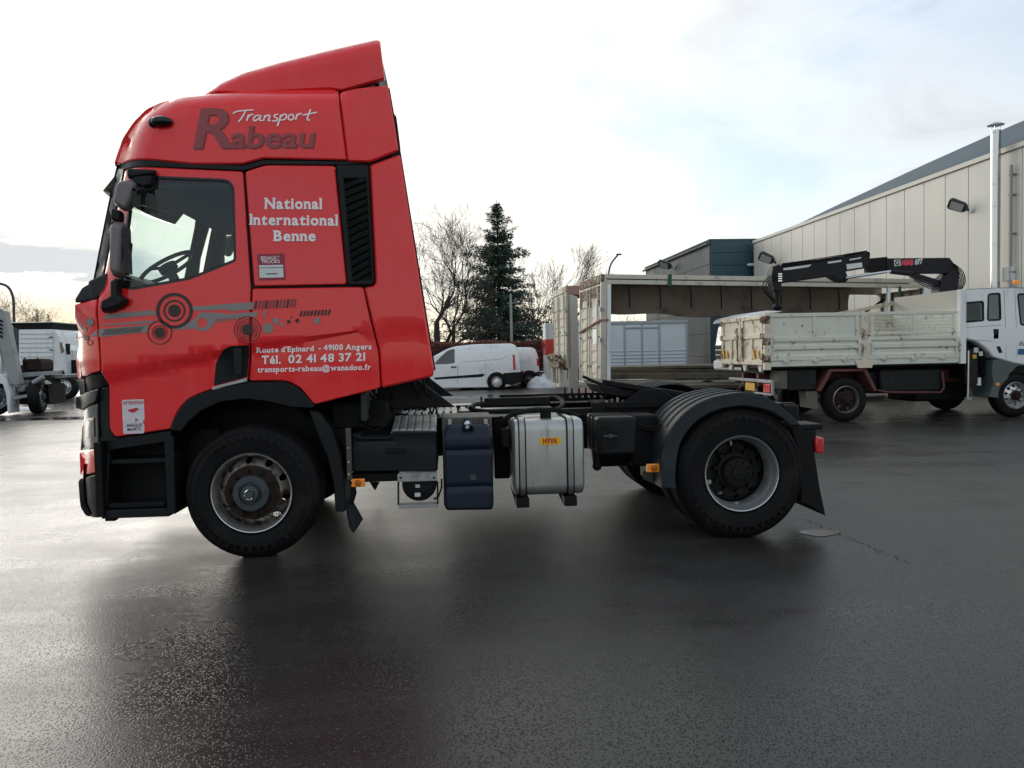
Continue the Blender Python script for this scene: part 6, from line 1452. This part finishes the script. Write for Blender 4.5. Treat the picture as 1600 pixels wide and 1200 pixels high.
# ---------------------------------------------------------------- crane lorry
CY0 = 8.75; CW = 2.40
crane = thing('crane_lorry', 'white dropside lorry with black folded loading crane at the right', 'lorry', (11, 9.95, 0))
def cz(v, u=1350): return P(u, v, CY0).z
def cx_(u, v=530): return P(u, v, CY0).x
def cb_(nm, u0, v0, u1, v1, y, d, mat, bev=0.006, parent=None):
    return MB().bb(*bxp(u0, v0, u1, v1, y, d)).build(nm, parent or crane, mat, bevel=bev)
x0, x1 = cx_(1197), cx_(1500); zl, zm, zt = 1.13, cz(531), cz(487.5)
cb_('bed_floor', 1199, 569, 1499, 573, CY0+0.05, CW-0.1, 'chassis'); MB().bb((x0, CY0+0.02, zl), (x1, CY0+0.14, zl+0.11)).build('bed_sill', crane, 'bed_white', bevel=0.01)
# lower dropsides: two folded sheets
for (ua, ub) in ((1202, 1346), (1356, 1498)):
    xa, xb_ = cx_(ua), cx_(ub); zs0, zs1 = zl+0.12, zm-0.01
    ds = grp('drop_side', crane)
    prof = [(zs0, 0.0), (zs0+0.09, 0.0), (zs0+0.12, 0.035), (zs0+0.19, 0.035), (zs0+0.22, 0.0), (zs0+0.29, 0.0), (zs0+0.32, 0.035), (zs0+0.37, 0.035), (zs0+0.40, 0.0), (zs1, 0.0)]
    mb = MB().prism([(xa, CY0+d, z) for z, d in prof]+[(xa, CY0+0.06, zs1), (xa, CY0+0.06, zs0)], (xb_-xa, 0, 0)); mb.build('side_sheet', ds, 'bed_white', bevel=0.004)
    for xx in (xa+0.03, xb_-0.03): 
        MB().bb((xx-0.035, CY0-0.012, zs0), (xx+0.035, CY0+0.002, zs1)).build('side_stile', ds, 'bed_white', bevel=0.004)
        MB().tube([(xx+0.02, CY0-0.03, zs1-0.05), (xx+0.05, CY0-0.04, zs1-0.12), (xx+0.02, CY0-0.04, zs1-0.26)], 0.016, 6).build('latch_lever', ds, 'bed_cream')
    for k in range(3): xx = xa+(xb_-xa)*(0.18+0.32*k); MB().bb((xx-0.05, CY0-0.02, zl+0.08), (xx+0.05, CY0+0.001, zl+0.13)).cyl((xx+0.05, CY0-0.015, zl+0.10), (xx+0.05, CY0-0.015, zl+0.18), 0.018, n=6).build('hinge', ds, 'bed_cream')
# upper boards with frames
up = [(1200, 1346), (1346, 1500)]
xa, xb_ = cx_(1200), cx_(1346)
ub_ = MB().bb((xa, CY0+0.025, zm+0.01), (xb_, CY0+0.05, zt)).build('upper_board', crane, 'bed_white')
for (a_, b_, c_, d_) in ((xa, xb_, zt-0.07, zt), (xa, xb_, zm+0.01, zm+0.08)): MB().bb((a_, CY0, c_), (b_, CY0+0.026, d_)).build('board_rail', crane, 'bed_white', bevel=0.005)
for u in (1204, 1273, 1340): x = cx_(u); MB().bb((x-0.035, CY0+0.002, zm+0.08), (x+0.035, CY0+0.0255, zt-0.07)).build('board_stile', crane, 'bed_white', bevel=0.005)
MB().bb((cx_(1346), CY0-0.005, zl+0.04), (cx_(1356), CY0+0.07, zt)).build('centre_post', crane, 'bed_cream', bevel=0.008)
MB().prism([(cx_(1336), CY0-0.012, zl+0.10), (cx_(1366), CY0-0.012, zl+0.10), (cx_(1362), CY0-0.012, zl-0.06), (cx_(1340), CY0-0.012, zl-0.06)], (0, 0.02, 0)).build('centre_bracket', crane, 'bed_cream', bevel=0.005)
xa, xb_ = cx_(1357), cx_(1497)
for (c_, d_) in ((zt-0.06, zt), (zm+0.01, zm+0.06), (zm+0.10, zm+0.14)): MB().bb((xa, CY0+0.002, c_), (xb_, CY0+0.03, d_)).build('mesh_frame', crane, 'bed_white', bevel=0.005)
for u in (1364, 1428, 1490): x = cx_(u); MB().bb((x-0.025, CY0+0.004, zm+0.06), (x+0.025, CY0+0.028, zt-0.06)).build('mesh_frame', crane, 'bed_white', bevel=0.005)
mb = MB()
for i in range(38): x = xa+0.1+(xb_-xa-0.2)*i/37; mb.cyl((x, CY0+0.016, zm+0.12), (x, CY0+0.016, zt-0.05), 0.0055, n=4)
for j in range(6): z = zm+0.15+(zt-zm-0.22)*j/5; mb.cyl((xa+0.05, CY0+0.018, z), (xb_-0.05, CY0+0.018, z), 0.0055, n=4)
tag(mb.build('wire_mesh', crane, 'bed_white', fix=False, sharp=None), kind='stuff')
MB().bb((cx_(1500), CY0-0.02, zl-0.02), (cx_(1509), CY0+0.10, cz(452, 1500))).build('front_post', crane, 'lorry_white', bevel=0.01)
MB().bb((cx_(1500), CY0+0.1, zl), (cx_(1505), CY0+CW, zt+0.02)).build('head_board', crane, 'bed_white', bevel=0.01)
# far side board and things seen above the bed edge
MB().bb((x0, CY0+CW-0.06, zl+0.1), (x1, CY0+CW, zt+0.02)).build('far_side_board', crane, 'bed_cream', bevel=0.01)
MB().prism([(cx_(1395), CY0+CW-0.1, zt+0.0), (cx_(1500), CY0+CW-0.1, zt+0.25), (cx_(1500), CY0+CW-0.1, zt+0.34), (cx_(1395), CY0+CW-0.1, zt+0.09)], (0, 0.05, 0)).build('far_board_rail', crane, 'bed_cream', bevel=0.008)
# rear doors, two leaves
rd = [(CY0+0.10, CY0+1.18), (CY0+1.22, CY0+CW-0.08)]
for k, (ya_, yb_) in enumerate(rd):
    d = MB().bb((x0-0.01, ya_, zl+0.03), (x0+0.03, yb_, zt-0.02)).build('tail_door', crane, 'bed_cream', bevel=0.006)
    zmid = zl+0.58*(zt-zl)
    for (z0, z1) in ((zt-0.10, zt-0.03), (zmid-0.04, zmid+0.05), (zl+0.04, zl+0.14)): MB().bb((x0-0.045, ya_, z0), (x0-0.011, yb_, z1)).build('door_rail', d, 'bed_cream', bevel=0.006)
    for yy in (ya_+0.04, (ya_+yb_)/2, yb_-0.04): MB().bb((x0-0.042, yy-0.04, zl+0.14), (x0-0.012, yy+0.04, zmid-0.04 if abs(yy-(ya_+yb_)/2) < 0.01 else zt-0.10)).build('door_stile', d, 'bed_cream', bevel=0.006)
    for z in (zl+0.2, zmid, zt-0.12): MB().bb((x0-0.06, (ya_ if k == 0 else yb_)-0.07, z-0.05), (x0+0.0, (ya_ if k == 0 else yb_)+0.07, z+0.06)).build('door_hinge', d, 'rust', bevel=0.01)
    for j in range(2):
        yy = ya_+0.12+0.24*j if k == 0 else yb_-0.36+0.20*j
        MB().prism([(x0-0.046, yy, zl+0.16), (x0-0.046, yy+0.10, zl+0.16), (x0-0.046, yy+0.16, zl+0.34), (x0-0.046, yy+0.06, zl+0.34)], (0.004, 0, 0)).build('warning_stripe', d, 'yellow_plate', sharp=None)
    MB().tube([(x0-0.06, yb_-0.12 if k == 0 else ya_+0.12, zl+0.10), (x0-0.07, yb_-0.12 if k == 0 else ya_+0.12, zmid+0.2)], 0.018, 6).build('lock_bar', d, 'rust')
MB().bb((x0-0.03, CY0-0.01, zl-0.06), (x0+0.10, CY0+0.10, zt+0.01)).build('rear_post', crane, 'bed_cream', bevel=0.01)
MB().bb((x0-0.03, CY0+CW-0.08, zl-0.06), (x0+0.10, CY0+CW, zt+0.01)).build('rear_post', crane, 'bed_cream', bevel=0.01)
for (z, s_) in ((zt-0.10, 0.10), (zm+0.02, 0.09), (zl+0.18, 0.09)): MB().bb((x0-0.045, CY0-0.02, z-s_), (x0+0.09, CY0+0.11, z+s_*0.6)).build('rusty_hinge', crane, 'rust', bevel=0.015)
for k in range(3): MB().prism([(x0, CY0+0.2+0.8*k, zl+0.03), (x0, CY0+0.42+0.8*k, zl+0.03), (x0, CY0+0.36+0.8*k, zl-0.10), (x0, CY0+0.26+0.8*k, zl-0.10)], (0.06, 0, 0)).build('floor_bracket', crane, 'bed_cream', bevel=0.006)
# chassis
MB().bb((x0+0.15, CY0+0.75, 0.72), (14.2, CY0+0.85, 0.98)).build('frame_rail', crane, 'red_steel'); MB().bb((x0+0.15, CY0+1.55, 0.72), (14.2, CY0+1.65, 0.98)).build('frame_rail', crane, 'red_steel')
MB().bb((x0+0.2, CY0+0.6, 0.98), (x1, CY0+1.8, 1.10)).build('tipper_frame', crane, 'chassis')
cb_('tool_box', 1231, 577, 1276, 610, CY0+0.15, 0.5, 'black_plastic', 0.02); MB().bb(*bxp(1218, 579, 1231, 608, CY0+0.17, 0.5)).build('tool_box_end', crane, 'flap_grey', bevel=0.015)
cb_('side_tank', 1375, 576, 1472, 613, CY0+0.18, 0.55, 'black_plastic', 0.05); cb_('tank_mount', 1352, 580, 1376, 606, CY0+0.3, 0.5, 'chassis', 0.02)
MB().tube([P(1371, 610, CY0+0.12), P(1390, 613, CY0+0.12), P(1470, 613, CY0+0.12), P(1475, 605, CY0+0.12), P(1472, 580, CY0+0.12)], 0.022, 6).build('side_guard', crane, 'red_steel')
for pts in (([(1277, 610), (1283, 612), (1300, 581), (1296, 577)]), ([(1296, 577), (1300, 581), (1354, 580), (1354, 576)]), ([(1354, 576), (1350, 580), (1366, 612), (1371, 610)])):
    MB().prism([P(u, v, CY0+0.06) for u, v in pts], (0, 0.42, 0)).build('wheel_arch', crane, 'red_steel', bevel=0.006)
MB().prism([P(u, v, CY0+0.15) for u, v in ((1259, 612), (1277, 611), (1278, 639), (1261, 637))], (0.02, 0.35, 0)).build('mud_flap', crane, 'flap_grey')
CRW = wheel_meshes(0.445, 6, 0.26); CRF = wheel_meshes(0.445, 10, 0.26)
wr = (cx_(1325, 623), CY0+0.06, 0.445); wf = (cx_(1589, 620), CY0+0.02, 0.445)
put_wheel(crane, CRW, wr, 0, ('tyre', 'rim_edge', 'hub_rust', 'hub_rust')); put_wheel(crane, CRW, (wr[0], CY0+CW-0.06, 0.445), math.pi, ('tyre', 'rim_edge', 'hub_rust', 'hub_rust'))
put_wheel(crane, CRF, wf, 0, ('tyre', 'rim_edge', 'rim_edge', 'hub_rust')); put_wheel(crane, CRF, (wf[0], CY0+CW-0.02, 0.445), math.pi, ('tyre', 'rim_edge', 'rim_edge', 'hub_rust'))
MB().cyl((wr[0], CY0+0.2, 0.445), (wr[0], CY0+CW-0.2, 0.445), 0.10, n=12).build('rear_axle', crane, 'chassis')
# rear underrun bar with lamps
ux = x0+0.12
MB().bb((ux, CY0+0.02, 0.80), (ux+0.05, CY0+CW-0.05, 0.86)).bb((ux, CY0+0.02, 0.56), (ux+0.05, CY0+0.9, 0.60)).bb((ux, CY0+0.02, 0.56), (ux+0.05, CY0+0.07, 0.86)).build('underrun_bar', crane, 'grey_steel', bevel=0.01)
MB().bb((ux-0.02, CY0+0.09, 0.61), (ux+0.02, CY0+0.40, 0.79)).build('tail_lamp', crane, 'red_lens', bevel=0.01)
MB().bb((ux-0.012, CY0+0.85, 0.62), (ux-0.002, CY0+1.35, 0.78)).build('number_plate', crane, 'yellow_plate')
MB().prism([P(1190, 600, CY0+0.9), P(1212, 590, CY0+0.9), P(1218, 600, CY0+0.9), P(1216, 606, CY0+0.9)], (0, 0.2, 0)).build('tow_hook', crane, 'red_steel', bevel=0.01)
# cab of the crane lorry
cxr = cx_(1503); zc = cz(452, 1503); ccab = [(1504, 452), (1560, 449), (1640, 449), (1672, 470), (1690, 545), (1690, 590), (1650, 592), (1628, 585), (1610, 572), (1585, 568), (1562, 561), (1552, 558), (1543, 546), (1528, 535), (1506, 528)]
ol = [(P(u, v, CY0).x, P(u, v, CY0).z) for u, v in ccab]
w1_ = rnd([(P(u, v, CY0).x, P(u, v, CY0).z) for u, v in ((1506, 474), (1537.5, 471.5), (1537, 500), (1506, 503))], 0.03)
w2_ = rnd([(P(u, v, CY0).x, P(u, v, CY0).z) for u, v in ((1547, 460), (1564, 458.5), (1564, 499), (1544.5, 500))], 0.04)
w3_ = rnd([(P(u, v, CY0).x, P(u, v, CY0).z) for u, v in ((1593, 460), (1645, 458), (1662, 485), (1662, 506), (1596, 507))], 0.04)
cyf = lambda x, z: CY0+0.05*max(0, z-1.7)
for mir in (None, CY0+CW/2):
    link('cab_side', sheet(rnd(ol, 0.05), [w1_, w2_, w3_], cyf, 0.04, 0.12, 0.025, mirror=mir), crane, 'lorry_white', sharp=35)
    for w_ in (w1_, w2_, w3_):
        link('window_seal', sheet(offs(w_, -0.025), [offs(w_, 0.012)], cyf, 0.02, 0.15, 0.004, (), 0.004, mirror=mir), crane, 'black_plastic', sharp=30)
        link('cab_window', sheet(offs(w_, -0.01), (), cyf, 0.01, 0.3, 0.0, (), -0.012, mirror=mir), crane, 'window' if w_ is w1_ else 'dark_glass', sharp=None)
mb = MB(); n = len(ol)
mb.v = [(x, CY0+0.04, z) for x, z in ol]+[(x, CY0+CW-0.04, z) for x, z in ol]; mb.f = [(i, (i+1) % n, n+(i+1) % n, n+i) for i in range(n-1)]
mb.build('cab_shell', crane, 'lorry_white', fix=False, sharp=35)
mr = MB(); mr.v = [mb.v[i] for i in (n-1, 0, n, 2*n-1)]; mr.f = [(0, 1, 2, 3)]; mr.build('cab_rear_wall', crane, 'beige_trim', fix=False, sharp=35)
MB().bb((cxr+0.5, CY0+0.3, 1.2), (cxr+0.8, CY0+CW-0.3, 2.1)).build('seat', crane, 'seat_cloth', bevel=0.08)
cb_('vent_grille', 1552, 514, 1561, 530, CY0+0.0, 0.03, 'black_plastic', 0.01); MB().prism([P(u, v, CY0-0.008) for u, v in ((1557, 541), (1563, 541), (1567, 551), (1561, 552))], (0, 0.03, 0)).build('air_inlet', crane, 'black_plastic', bevel=0.01)
for (u0, v0, u1, v1) in ((1588, 452, 1589, 558), (1503, 512, 1564, 508), (1503, 530, 1550, 533), (1571, 453, 1572, 560)):
    a, b = P(u0, v0, CY0), P(u1, v1, CY0); MB().tube([Vector((p.x, cyf(p.x, p.z), p.z)) for p in (a, a.lerp(b, .5), b)], 0.005, 5).build('panel_seam', crane, 'decal_grey')
cb_('door_handle', 1591, 545, 1606, 554, CY0-0.01, 0.03, 'blue_paint', 0.008)
MB().box(P(1588, 441, CY0+0.4), (0.12, 0.12, 0.08)).build('beacon', crane, 'amber', bevel=0.02)
letter('Eu', 1592, 540, 1603, 539.5, 6.0, 'skirt_green', fn=lambda u, v: P(u, v, CY0-0.004), bold=0.02, shear=0.3, parent=crane)
MB().prism([P(u, v, CY0+0.02) for u, v in ((1552, 562), (1610, 561), (1612, 570), (1590, 572), (1577, 585), (1568, 610), (1560, 622), (1545, 620), (1553, 600), (1550, 580))], (0, 0.4, 0)).build('cab_skirt', crane, 'skirt_green', bevel=0.01)
cb_('side_indicator', 1557, 598, 1562, 603, CY0+0.005, 0.03, 'amber', 0.006)
MB().prism([P(u, v, CY0+0.05) for u, v in ((1618, 560), (1690, 555), (1692, 625), (1640, 628), (1625, 590))], (0, CW-0.1, 0)).build('front_bumper', crane, 'skirt_green', bevel=0.02)
MB().bb((cx_(1470), CY0+0.9, 0.30), (cx_(1560), CY0+1.9, 1.0)).build('gearbox', crane, 'chassis', bevel=0.05)
# crane column, legs, valve bank
CB = CY0+1.15
MB().bb(*bxp(1508, 545, 1528, 600, CY0+0.12, 0.18)).build('stabiliser_leg', crane, 'crane_black', bevel=0.01)
MB().cyl(P(1513, 548, CY0+0.1), P(1512, 622, CY0+0.1), 0.022, n=8).build('stabiliser_rod', crane, 'chrome'); MB().cyl(P(1513, 621, CY0+0.1), P(1513, 625, CY0+0.1), 0.07, n=12).build('stabiliser_foot', crane, 'grey_steel')
cb_('valve_bank', 1506, 530, 1526, 552, CY0+0.2, 0.4, 'crane_black', 0.02); cb_('base_frame', 1506, 565, 1550, 590, CY0+0.3, 1.8, 'crane_black', 0.02)
MB().cyl(P(1529, 590, CY0+0.15), P(1529, 602, CY0+0.15), 0.045, n=12).build('filter_can', crane, 'white_box')
for k, (u0, v0, u1, v1, m_) in enumerate(((1522, 543, 1529, 551, 'sticker_grey'), (1530, 549, 1536, 556, 'sticker_grey'), (1520, 554, 1526, 560, 'yellow_plate'))): cb_('notice_plate', u0, v0, u1, v1, CY0+0.11, 0.01, m_, 0.002)
cb_('oil_reservoir', 1528, 545, 1548, 580, CY0+0.28, 0.5, 'chassis', 0.05)
rr = random.Random(9)
for k in range(9):
    u = 1512+4*k; MB().tube([tuple(p) for p in smooth([tuple(P(u, 535+rr.random()*12, CY0+0.18)), tuple(P(u+8+rr.random()*8, 545+rr.random()*10, CY0+0.14)), tuple(P(u+10, 565+rr.random()*20, CY0+0.2)), tuple(P(u+2, 590, CY0+0.3))], 5)], 0.010, 5).build('hydraulic_hose', crane, 'rubber')
MB().prism([P(u, v, CB) for u, v in ((1463, 478), (1469, 452), (1471, 436), (1492, 418), (1500, 426), (1497, 456), (1496, 520), (1470, 520))], (0, 0.32, 0)).build('column', crane, 'crane_black', bevel=0.015)
MB().bb((P(1462, 520, CB).x, CB-0.1, 1.0), (P(1502, 520, CB).x, CB+0.45, 1.9)).build('column_base', crane, 'crane_black', bevel=0.03)
MB().prism([P(u, v, CB+0.03) for u, v in ((1386, 403.5), (1484, 402.5), (1490, 410), (1497, 425), (1492, 430), (1478, 427), (1420, 427), (1405, 424), (1386, 426))], (0, 0.17, 0)).build('main_boom', crane, 'crane_black', bevel=0.015)
MB().prism([P(u, v, CB+0.06) for u, v in ((1356, 404), (1387, 401), (1388, 425), (1357, 425))], (0, 0.18, 0)).build('boom_extension', crane, 'chassis', bevel=0.01)
MB().prism([P(u, v, CB-0.02) for u, v in ((1222, 412), (1318, 400.5), (1358, 393), (1360, 396), (1357, 418), (1322, 424), (1326, 436), (1322, 441), (1312, 438), (1300, 431), (1216, 443), (1215, 426))], (0, 0.30, 0)).build('outer_boom', crane, 'crane_black', bevel=0.012)
MB().prism([P(u, v, CB+0.05) for u, v in ((1426, 432), (1430, 426), (1476, 440), (1471, 449))], (0, 0.16, 0)).build('lift_cylinder', crane, 'crane_black', bevel=0.01)
MB().cyl(P(1321, 434.5, CB-0.05), P(1392, 424, CB-0.05), 0.03, n=10).build('piston_rod', crane, 'chrome')
MB().cyl(P(1392, 424, CB-0.05), P(1425, 428, CB-0.05), 0.055, n=12).build('boom_cylinder', crane, 'crane_black')
MB().prism([P(u, v, CB-0.01) for u, v in ((1208, 416), (1219, 413), (1222, 440), (1220, 455), (1210, 455), (1206, 432))], (0, 0.28, 0)).build('boom_tip', crane, 'crane_black', bevel=0.012)
MB().cyl(P(1214, 452, CB+0.12), P(1214, 462, CB+0.12), 0.07, n=12).cyl(P(1214, 462, CB+0.12), P(1215, 478, CB+0.12), 0.045, n=10).sphere(P(1215, 480, CB+0.12), 0.10, 10, 6, (1.1, 1.0, 0.8)).build('rotator', crane, 'crane_black')
for k in range(4):
    MB().tube([tuple(p) for p in smooth([tuple(P(1210+2*k, 428+2*k, CB-0.04)), tuple(P(1196+3*k, 438+3*k, CB-0.10)), tuple(P(1192+4*k, 452+3*k, CB-0.12)), tuple(P(1203+2*k, 464+3*k, CB-0.05)), tuple(P(1213, 468+2*k, CB+0.05))], 6)], 0.011, 5).build('hydraulic_hose', crane, 'rubber')
for k in range(5):
    MB().tube([tuple(p) for p in smooth([tuple(P(1490+k, 412+2*k, CB+0.03*k)), tuple(P(1504-2*k, 424+2*k, CB-0.05+0.05*k)), tuple(P(1508-2.5*k, 440, CB-0.05+0.06*k)), tuple(P(1502-2*k, 452, CB+0.05*k)), tuple(P(1494-k, 460, CB+0.05*k))], 6)], 0.012, 5).build('hydraulic_hose', crane, 'rubber')
for k in range(3):
    MB().tube([tuple(p) for p in smooth([tuple(P(1428, 434+2*k, CB)), tuple(P(1446, 442+3*k, CB-0.02)), tuple(P(1460, 449+2*k, CB)), tuple(P(1470, 447+2*k, CB+0.05))], 6)], 0.010, 5).build('hydraulic_hose', crane, 'rubber')
for k in range(3): MB().tube([P(1222, 416-2*k, CB-0.04), P(1260, 411-2*k, CB-0.05), P(1318, 401-1.5*k, CB-0.04), P(1354, 393-k*0.5, CB-0.03), P(1359, 398, CB-0.03)], 0.010, 5).build('hydraulic_hose', crane, 'rubber')
for (pts, m_) in (([(1293, 409), (1315, 406), (1314.5, 409), (1294, 412)], 'sticker_grey'), ([(1327, 405), (1346, 401.5), (1345, 404), (1328, 407)], 'sticker_grey'), ([(1322.5, 413), (1347, 410), (1347.5, 417.5), (1323.5, 421)], 'sticker_grey'), ([(1224, 419), (1268, 413), (1264, 417), (1235, 421.5), (1224, 422)], 'sticker_grey')):
    MB().prism([P(u, v, CB-0.024) for u, v in pts], (0, 0.003, 0)).build('boom_decal', crane, m_)
for k in range(4): MB().bb(*bxp(1216, 427+3.6*k, 1222, 429+3.6*k, CB-0.035, 0.02)).build('hose_coupling', crane, 'chrome')
lg = MB().prism([P(u, v, CB+0.026) for u, v in ((1397, 406), (1407, 405.5), (1407.5, 415), (1397.5, 416))], (0, 0.003, 0)).build('crane_badge', crane, 'sticker_grey')
mb = MB().tube([tuple(p) for p in smooth([tuple(P(1406, 408, CB+0.024)), tuple(P(1401, 407.6, CB+0.024)), tuple(P(1399.5, 411, CB+0.024)), tuple(P(1401.5, 414, CB+0.024)), tuple(P(1405, 412.5, CB+0.024)), tuple(P(1403, 410.6, CB+0.024))], 4)], 0.012, 5); mb.build('badge_swirl', crane, 'crane_black')
MB().prism([P(u, v, CB+0.026) for u, v in ((1408.3, 405.6), (1427.5, 404.8), (1427.5, 414.4), (1408.8, 415))], (0, 0.003, 0)).build('badge_field', crane, 'decal_maroon')
letter('HIAB', 1409, 414.2, 1427, 413.7, 7.8, 'hiab_red', fn=lambda u, v: P(u, v, CB+0.022), bold=0.05, parent=crane)
letter('077', 1429.5, 413.6, 1442, 411.5, 7.4, 'sticker_grey', fn=lambda u, v: P(u, v, CB+0.022), bold=0.05, parent=crane, shear=0.1)
# ---------------------------------------------------------------- lorries at the left edge
LY = 17.6
hk = thing('hook_lift_lorry', 'grey-white skip lorry with slanted arms at the left edge', 'lorry', (-11.6, 18.2, 0))
def lp(nm, pts, y, d, mat, bev=0.01): return MB().prism([P(u, v, y) for u, v in pts], (0.0, d, 0)).build(nm, hk, mat, bevel=bev)
lp('lift_arm', [(-8, 484), (1, 482), (7, 486), (31, 600), (15, 601), (-6, 520)], LY, 0.25, 'grey_steel'); lp('lift_arm', [(-8, 484), (1, 482), (7, 486), (31, 600), (15, 601), (-6, 520)], LY+1.7, 0.25, 'grey_steel')
lp('front_mudguard', [(-30, 584), (2, 585), (9, 594), (15, 612), (16, 645), (12, 646), (9, 615), (4, 600), (-30, 596)], LY-0.1, 0.5, 'lorry_white'); lp('cab_back', [(-60, 520), (-6, 530), (2, 560), (0, 590), (-60, 590)], LY, 0.4, 'lorry_white')
lp('bed_beam', [(28, 583), (92, 579), (92, 585), (30, 590)], LY+0.3, 0.2, 'grey_steel'); lp('bed_beam', [(80, 586), (105, 585), (104, 590), (86, 592)], LY+0.5, 1.4, 'grey_steel')
lp('side_guard', [(18, 620), (63, 612), (64, 617), (20, 625)], LY, 0.06, 'grey_steel'); lp('guard_post', [(16, 602), (23, 603), (24, 634), (17, 634)], LY+0.05, 0.08, 'grey_steel')
lp('frame_rail', [(20, 597), (68, 592), (68, 600), (22, 606)], LY+0.5, 0.1, 'grey_steel'); lp('chassis_mass', [(22, 604), (75, 600), (78, 632), (26, 632)], LY+0.6, 1.0, 'chassis')
lp('air_tank', [(24, 604), (38, 602), (38, 612), (25, 614)], LY+0.2, 0.3, 'grey_steel', 0.05)
MB().cyl(P(52, 598, LY+0.1), P(68, 589, LY+0.1), 0.07, n=12).build('tipping_cylinder', hk, 'grey_steel')
HW = wheel_meshes(0.50, 10, 0.3)
wl = P(73, 613, 18.2); put_wheel(hk, HW, (wl.x, 18.0, 0.5), R_(101), ('tyre', 'rim_silver', 'rim_silver', 'hub_grey')); put_wheel(hk, HW, (P(-2, 620, LY-0.15).x, LY-0.15, 0.5), R_(70), ('tyre', 'rim_silver', 'rim_silver', 'hub_grey'))
lp('rear_mudguard', [(66, 594), (74, 589), (82, 596), (84, 606), (80, 598), (72, 593)], LY+0.2, 0.5, 'chassis')
for k in range(5): MB().cyl(P(0, 500+6*k, LY-0.03), P(3, 503+6*k, LY-0.03), 0.03, n=6).build('arm_bolt', hk, 'chassis')
def box_lorry(label, y, u0, u1, uc, vt, vb, cabv, vis, teal=False):
    t = thing('box_lorry', label, 'lorry', (P((u0+u1)/2, 560, y).x, y+1.2, 0), 'white lorries at the left edge')
    q = lambda nm, pts, yy, d, mat, bev=0.02: MB().prism([P(u, v, yy) for u, v in pts], (0, d, 0)).build(nm, t, mat, bevel=bev)
    q('box_side', [(u0, vt), (u1, vt-0.5), (u1, vb), (u0, vb)], y, 2.3, 'lorry_white')
    for k in range(7): v = vt+5+k*(vb-vt-6)/7; q('side_rib', [(u0+1, v), (u1-1, v-0.4), (u1-1, v+1.6), (u0+1, v+2)], y-0.03, 0.025, 'lorry_white', 0.006)
    q('roof_visor', vis, y+0.1, 2.1, 'chassis'); q('roof_visor_edge', [(vis[0][0], vis[0][1]-1.5), (vis[1][0], vis[1][1]-1.5), (vis[1][0], vis[1][1]), (vis[0][0], vis[0][1])], y, 2.3, 'lorry_white', 0.01)
    q('cab', [(u1+0.3, vt), (u1+6, vt+2), (u1+12, vt+12), (u1+14, vt+24), (u1+22, vt+32), (u1+23, vt+70), (u1+0.3, vt+72)], y+0.05, 2.2, 'lorry_white', 0.05)
    q('cab_window', [(u1+11, vt+20), (u1+14.5, vt+20), (u1+18, vt+34), (u1+13, vt+37)], y+0.03, 0.03, 'dark_glass', 0.0)
    for (a, b, c, d) in ((19.5, 22, 26, 33), (20.5, 33, 26.5, 39)): q('mirror', [(u1+a, vt+b), (u1+c, vt+b), (u1+c-0.5, vt+d), (u1+a+0.5, vt+d)], y-0.3, 0.12, 'black_plastic', 0.02)
    q('grille', [(u1+22, vt+48), (u1+38, vt+47), (u1+38, vt+76), (u1+23, vt+76)], y+0.4, 0.6, 'chassis')
    q('chassis_mass', [(u0, vb), (u1+22, vb-1), (u1+24, vb+22), (u0, vb+24)], y+0.4, 1.4, 'chassis')
    q('front_wheel_arch', [(u1+9, vt+68), (u1+12, vt+63), (u1+17, vt+64), (u1+20, vt+73), (u1+10, vt+73)], y+0.02, 0.3, 'chassis', 0.01)
    for (a, b) in ((-6, 11), (-5, 31), (-10, 48)): q('hinge', [(u1+a, vt+b), (u1, vt+b), (u1, vt+b+1.5), (u1+a, vt+b+1.5)], y-0.05, 0.04, 'chassis', 0.0)
    if teal: q('rear_tarpaulin', [(u0-14, vt), (u0-2, vt-3), (u0, vb+6), (u0-4, vb+6)], y-0.02, 2.3, 'tarp_teal', 0.06)
    for u in (u0+12, u1+15): put_wheel(t, HW, (P(u, 600, y).x, y+0.1, 0.5), 0, ('tyre', 'rim_silver', 'rim_silver', 'hub_grey'))
    return t
box_lorry('white box lorry with ribbed side behind the skip lorry', 26.0, 29, 82, 105, 515, 571, 0, [(13, 505), (82, 504), (80, 514), (28, 515)], True)
box_lorry('white lorry partly hidden by the front of the red cab', 30.0, 84, 150, 180, 521, 570, 0, [(83, 513), (150, 510), (150, 520), (84, 521)])
en = thing('engine_unit', 'dark rusty machine unit standing on the bed of the skip lorry', 'machine', P(50, 580, 19.0))
MB().prism([P(u, v, 19.0) for u, v in ((35, 580), (35, 564), (40, 561), (60, 560), (64, 567), (64, 580))], (0, 0.8, 0)).build('housing', en, 'hub_rust', bevel=0.05)
for u in (37, 61): MB().tube([P(u, 580, 18.95), P(u, 562, 18.95), P(u+(3 if u < 50 else -3), 560, 18.95)], 0.03, 6).build('frame_tube', en, 'chassis')
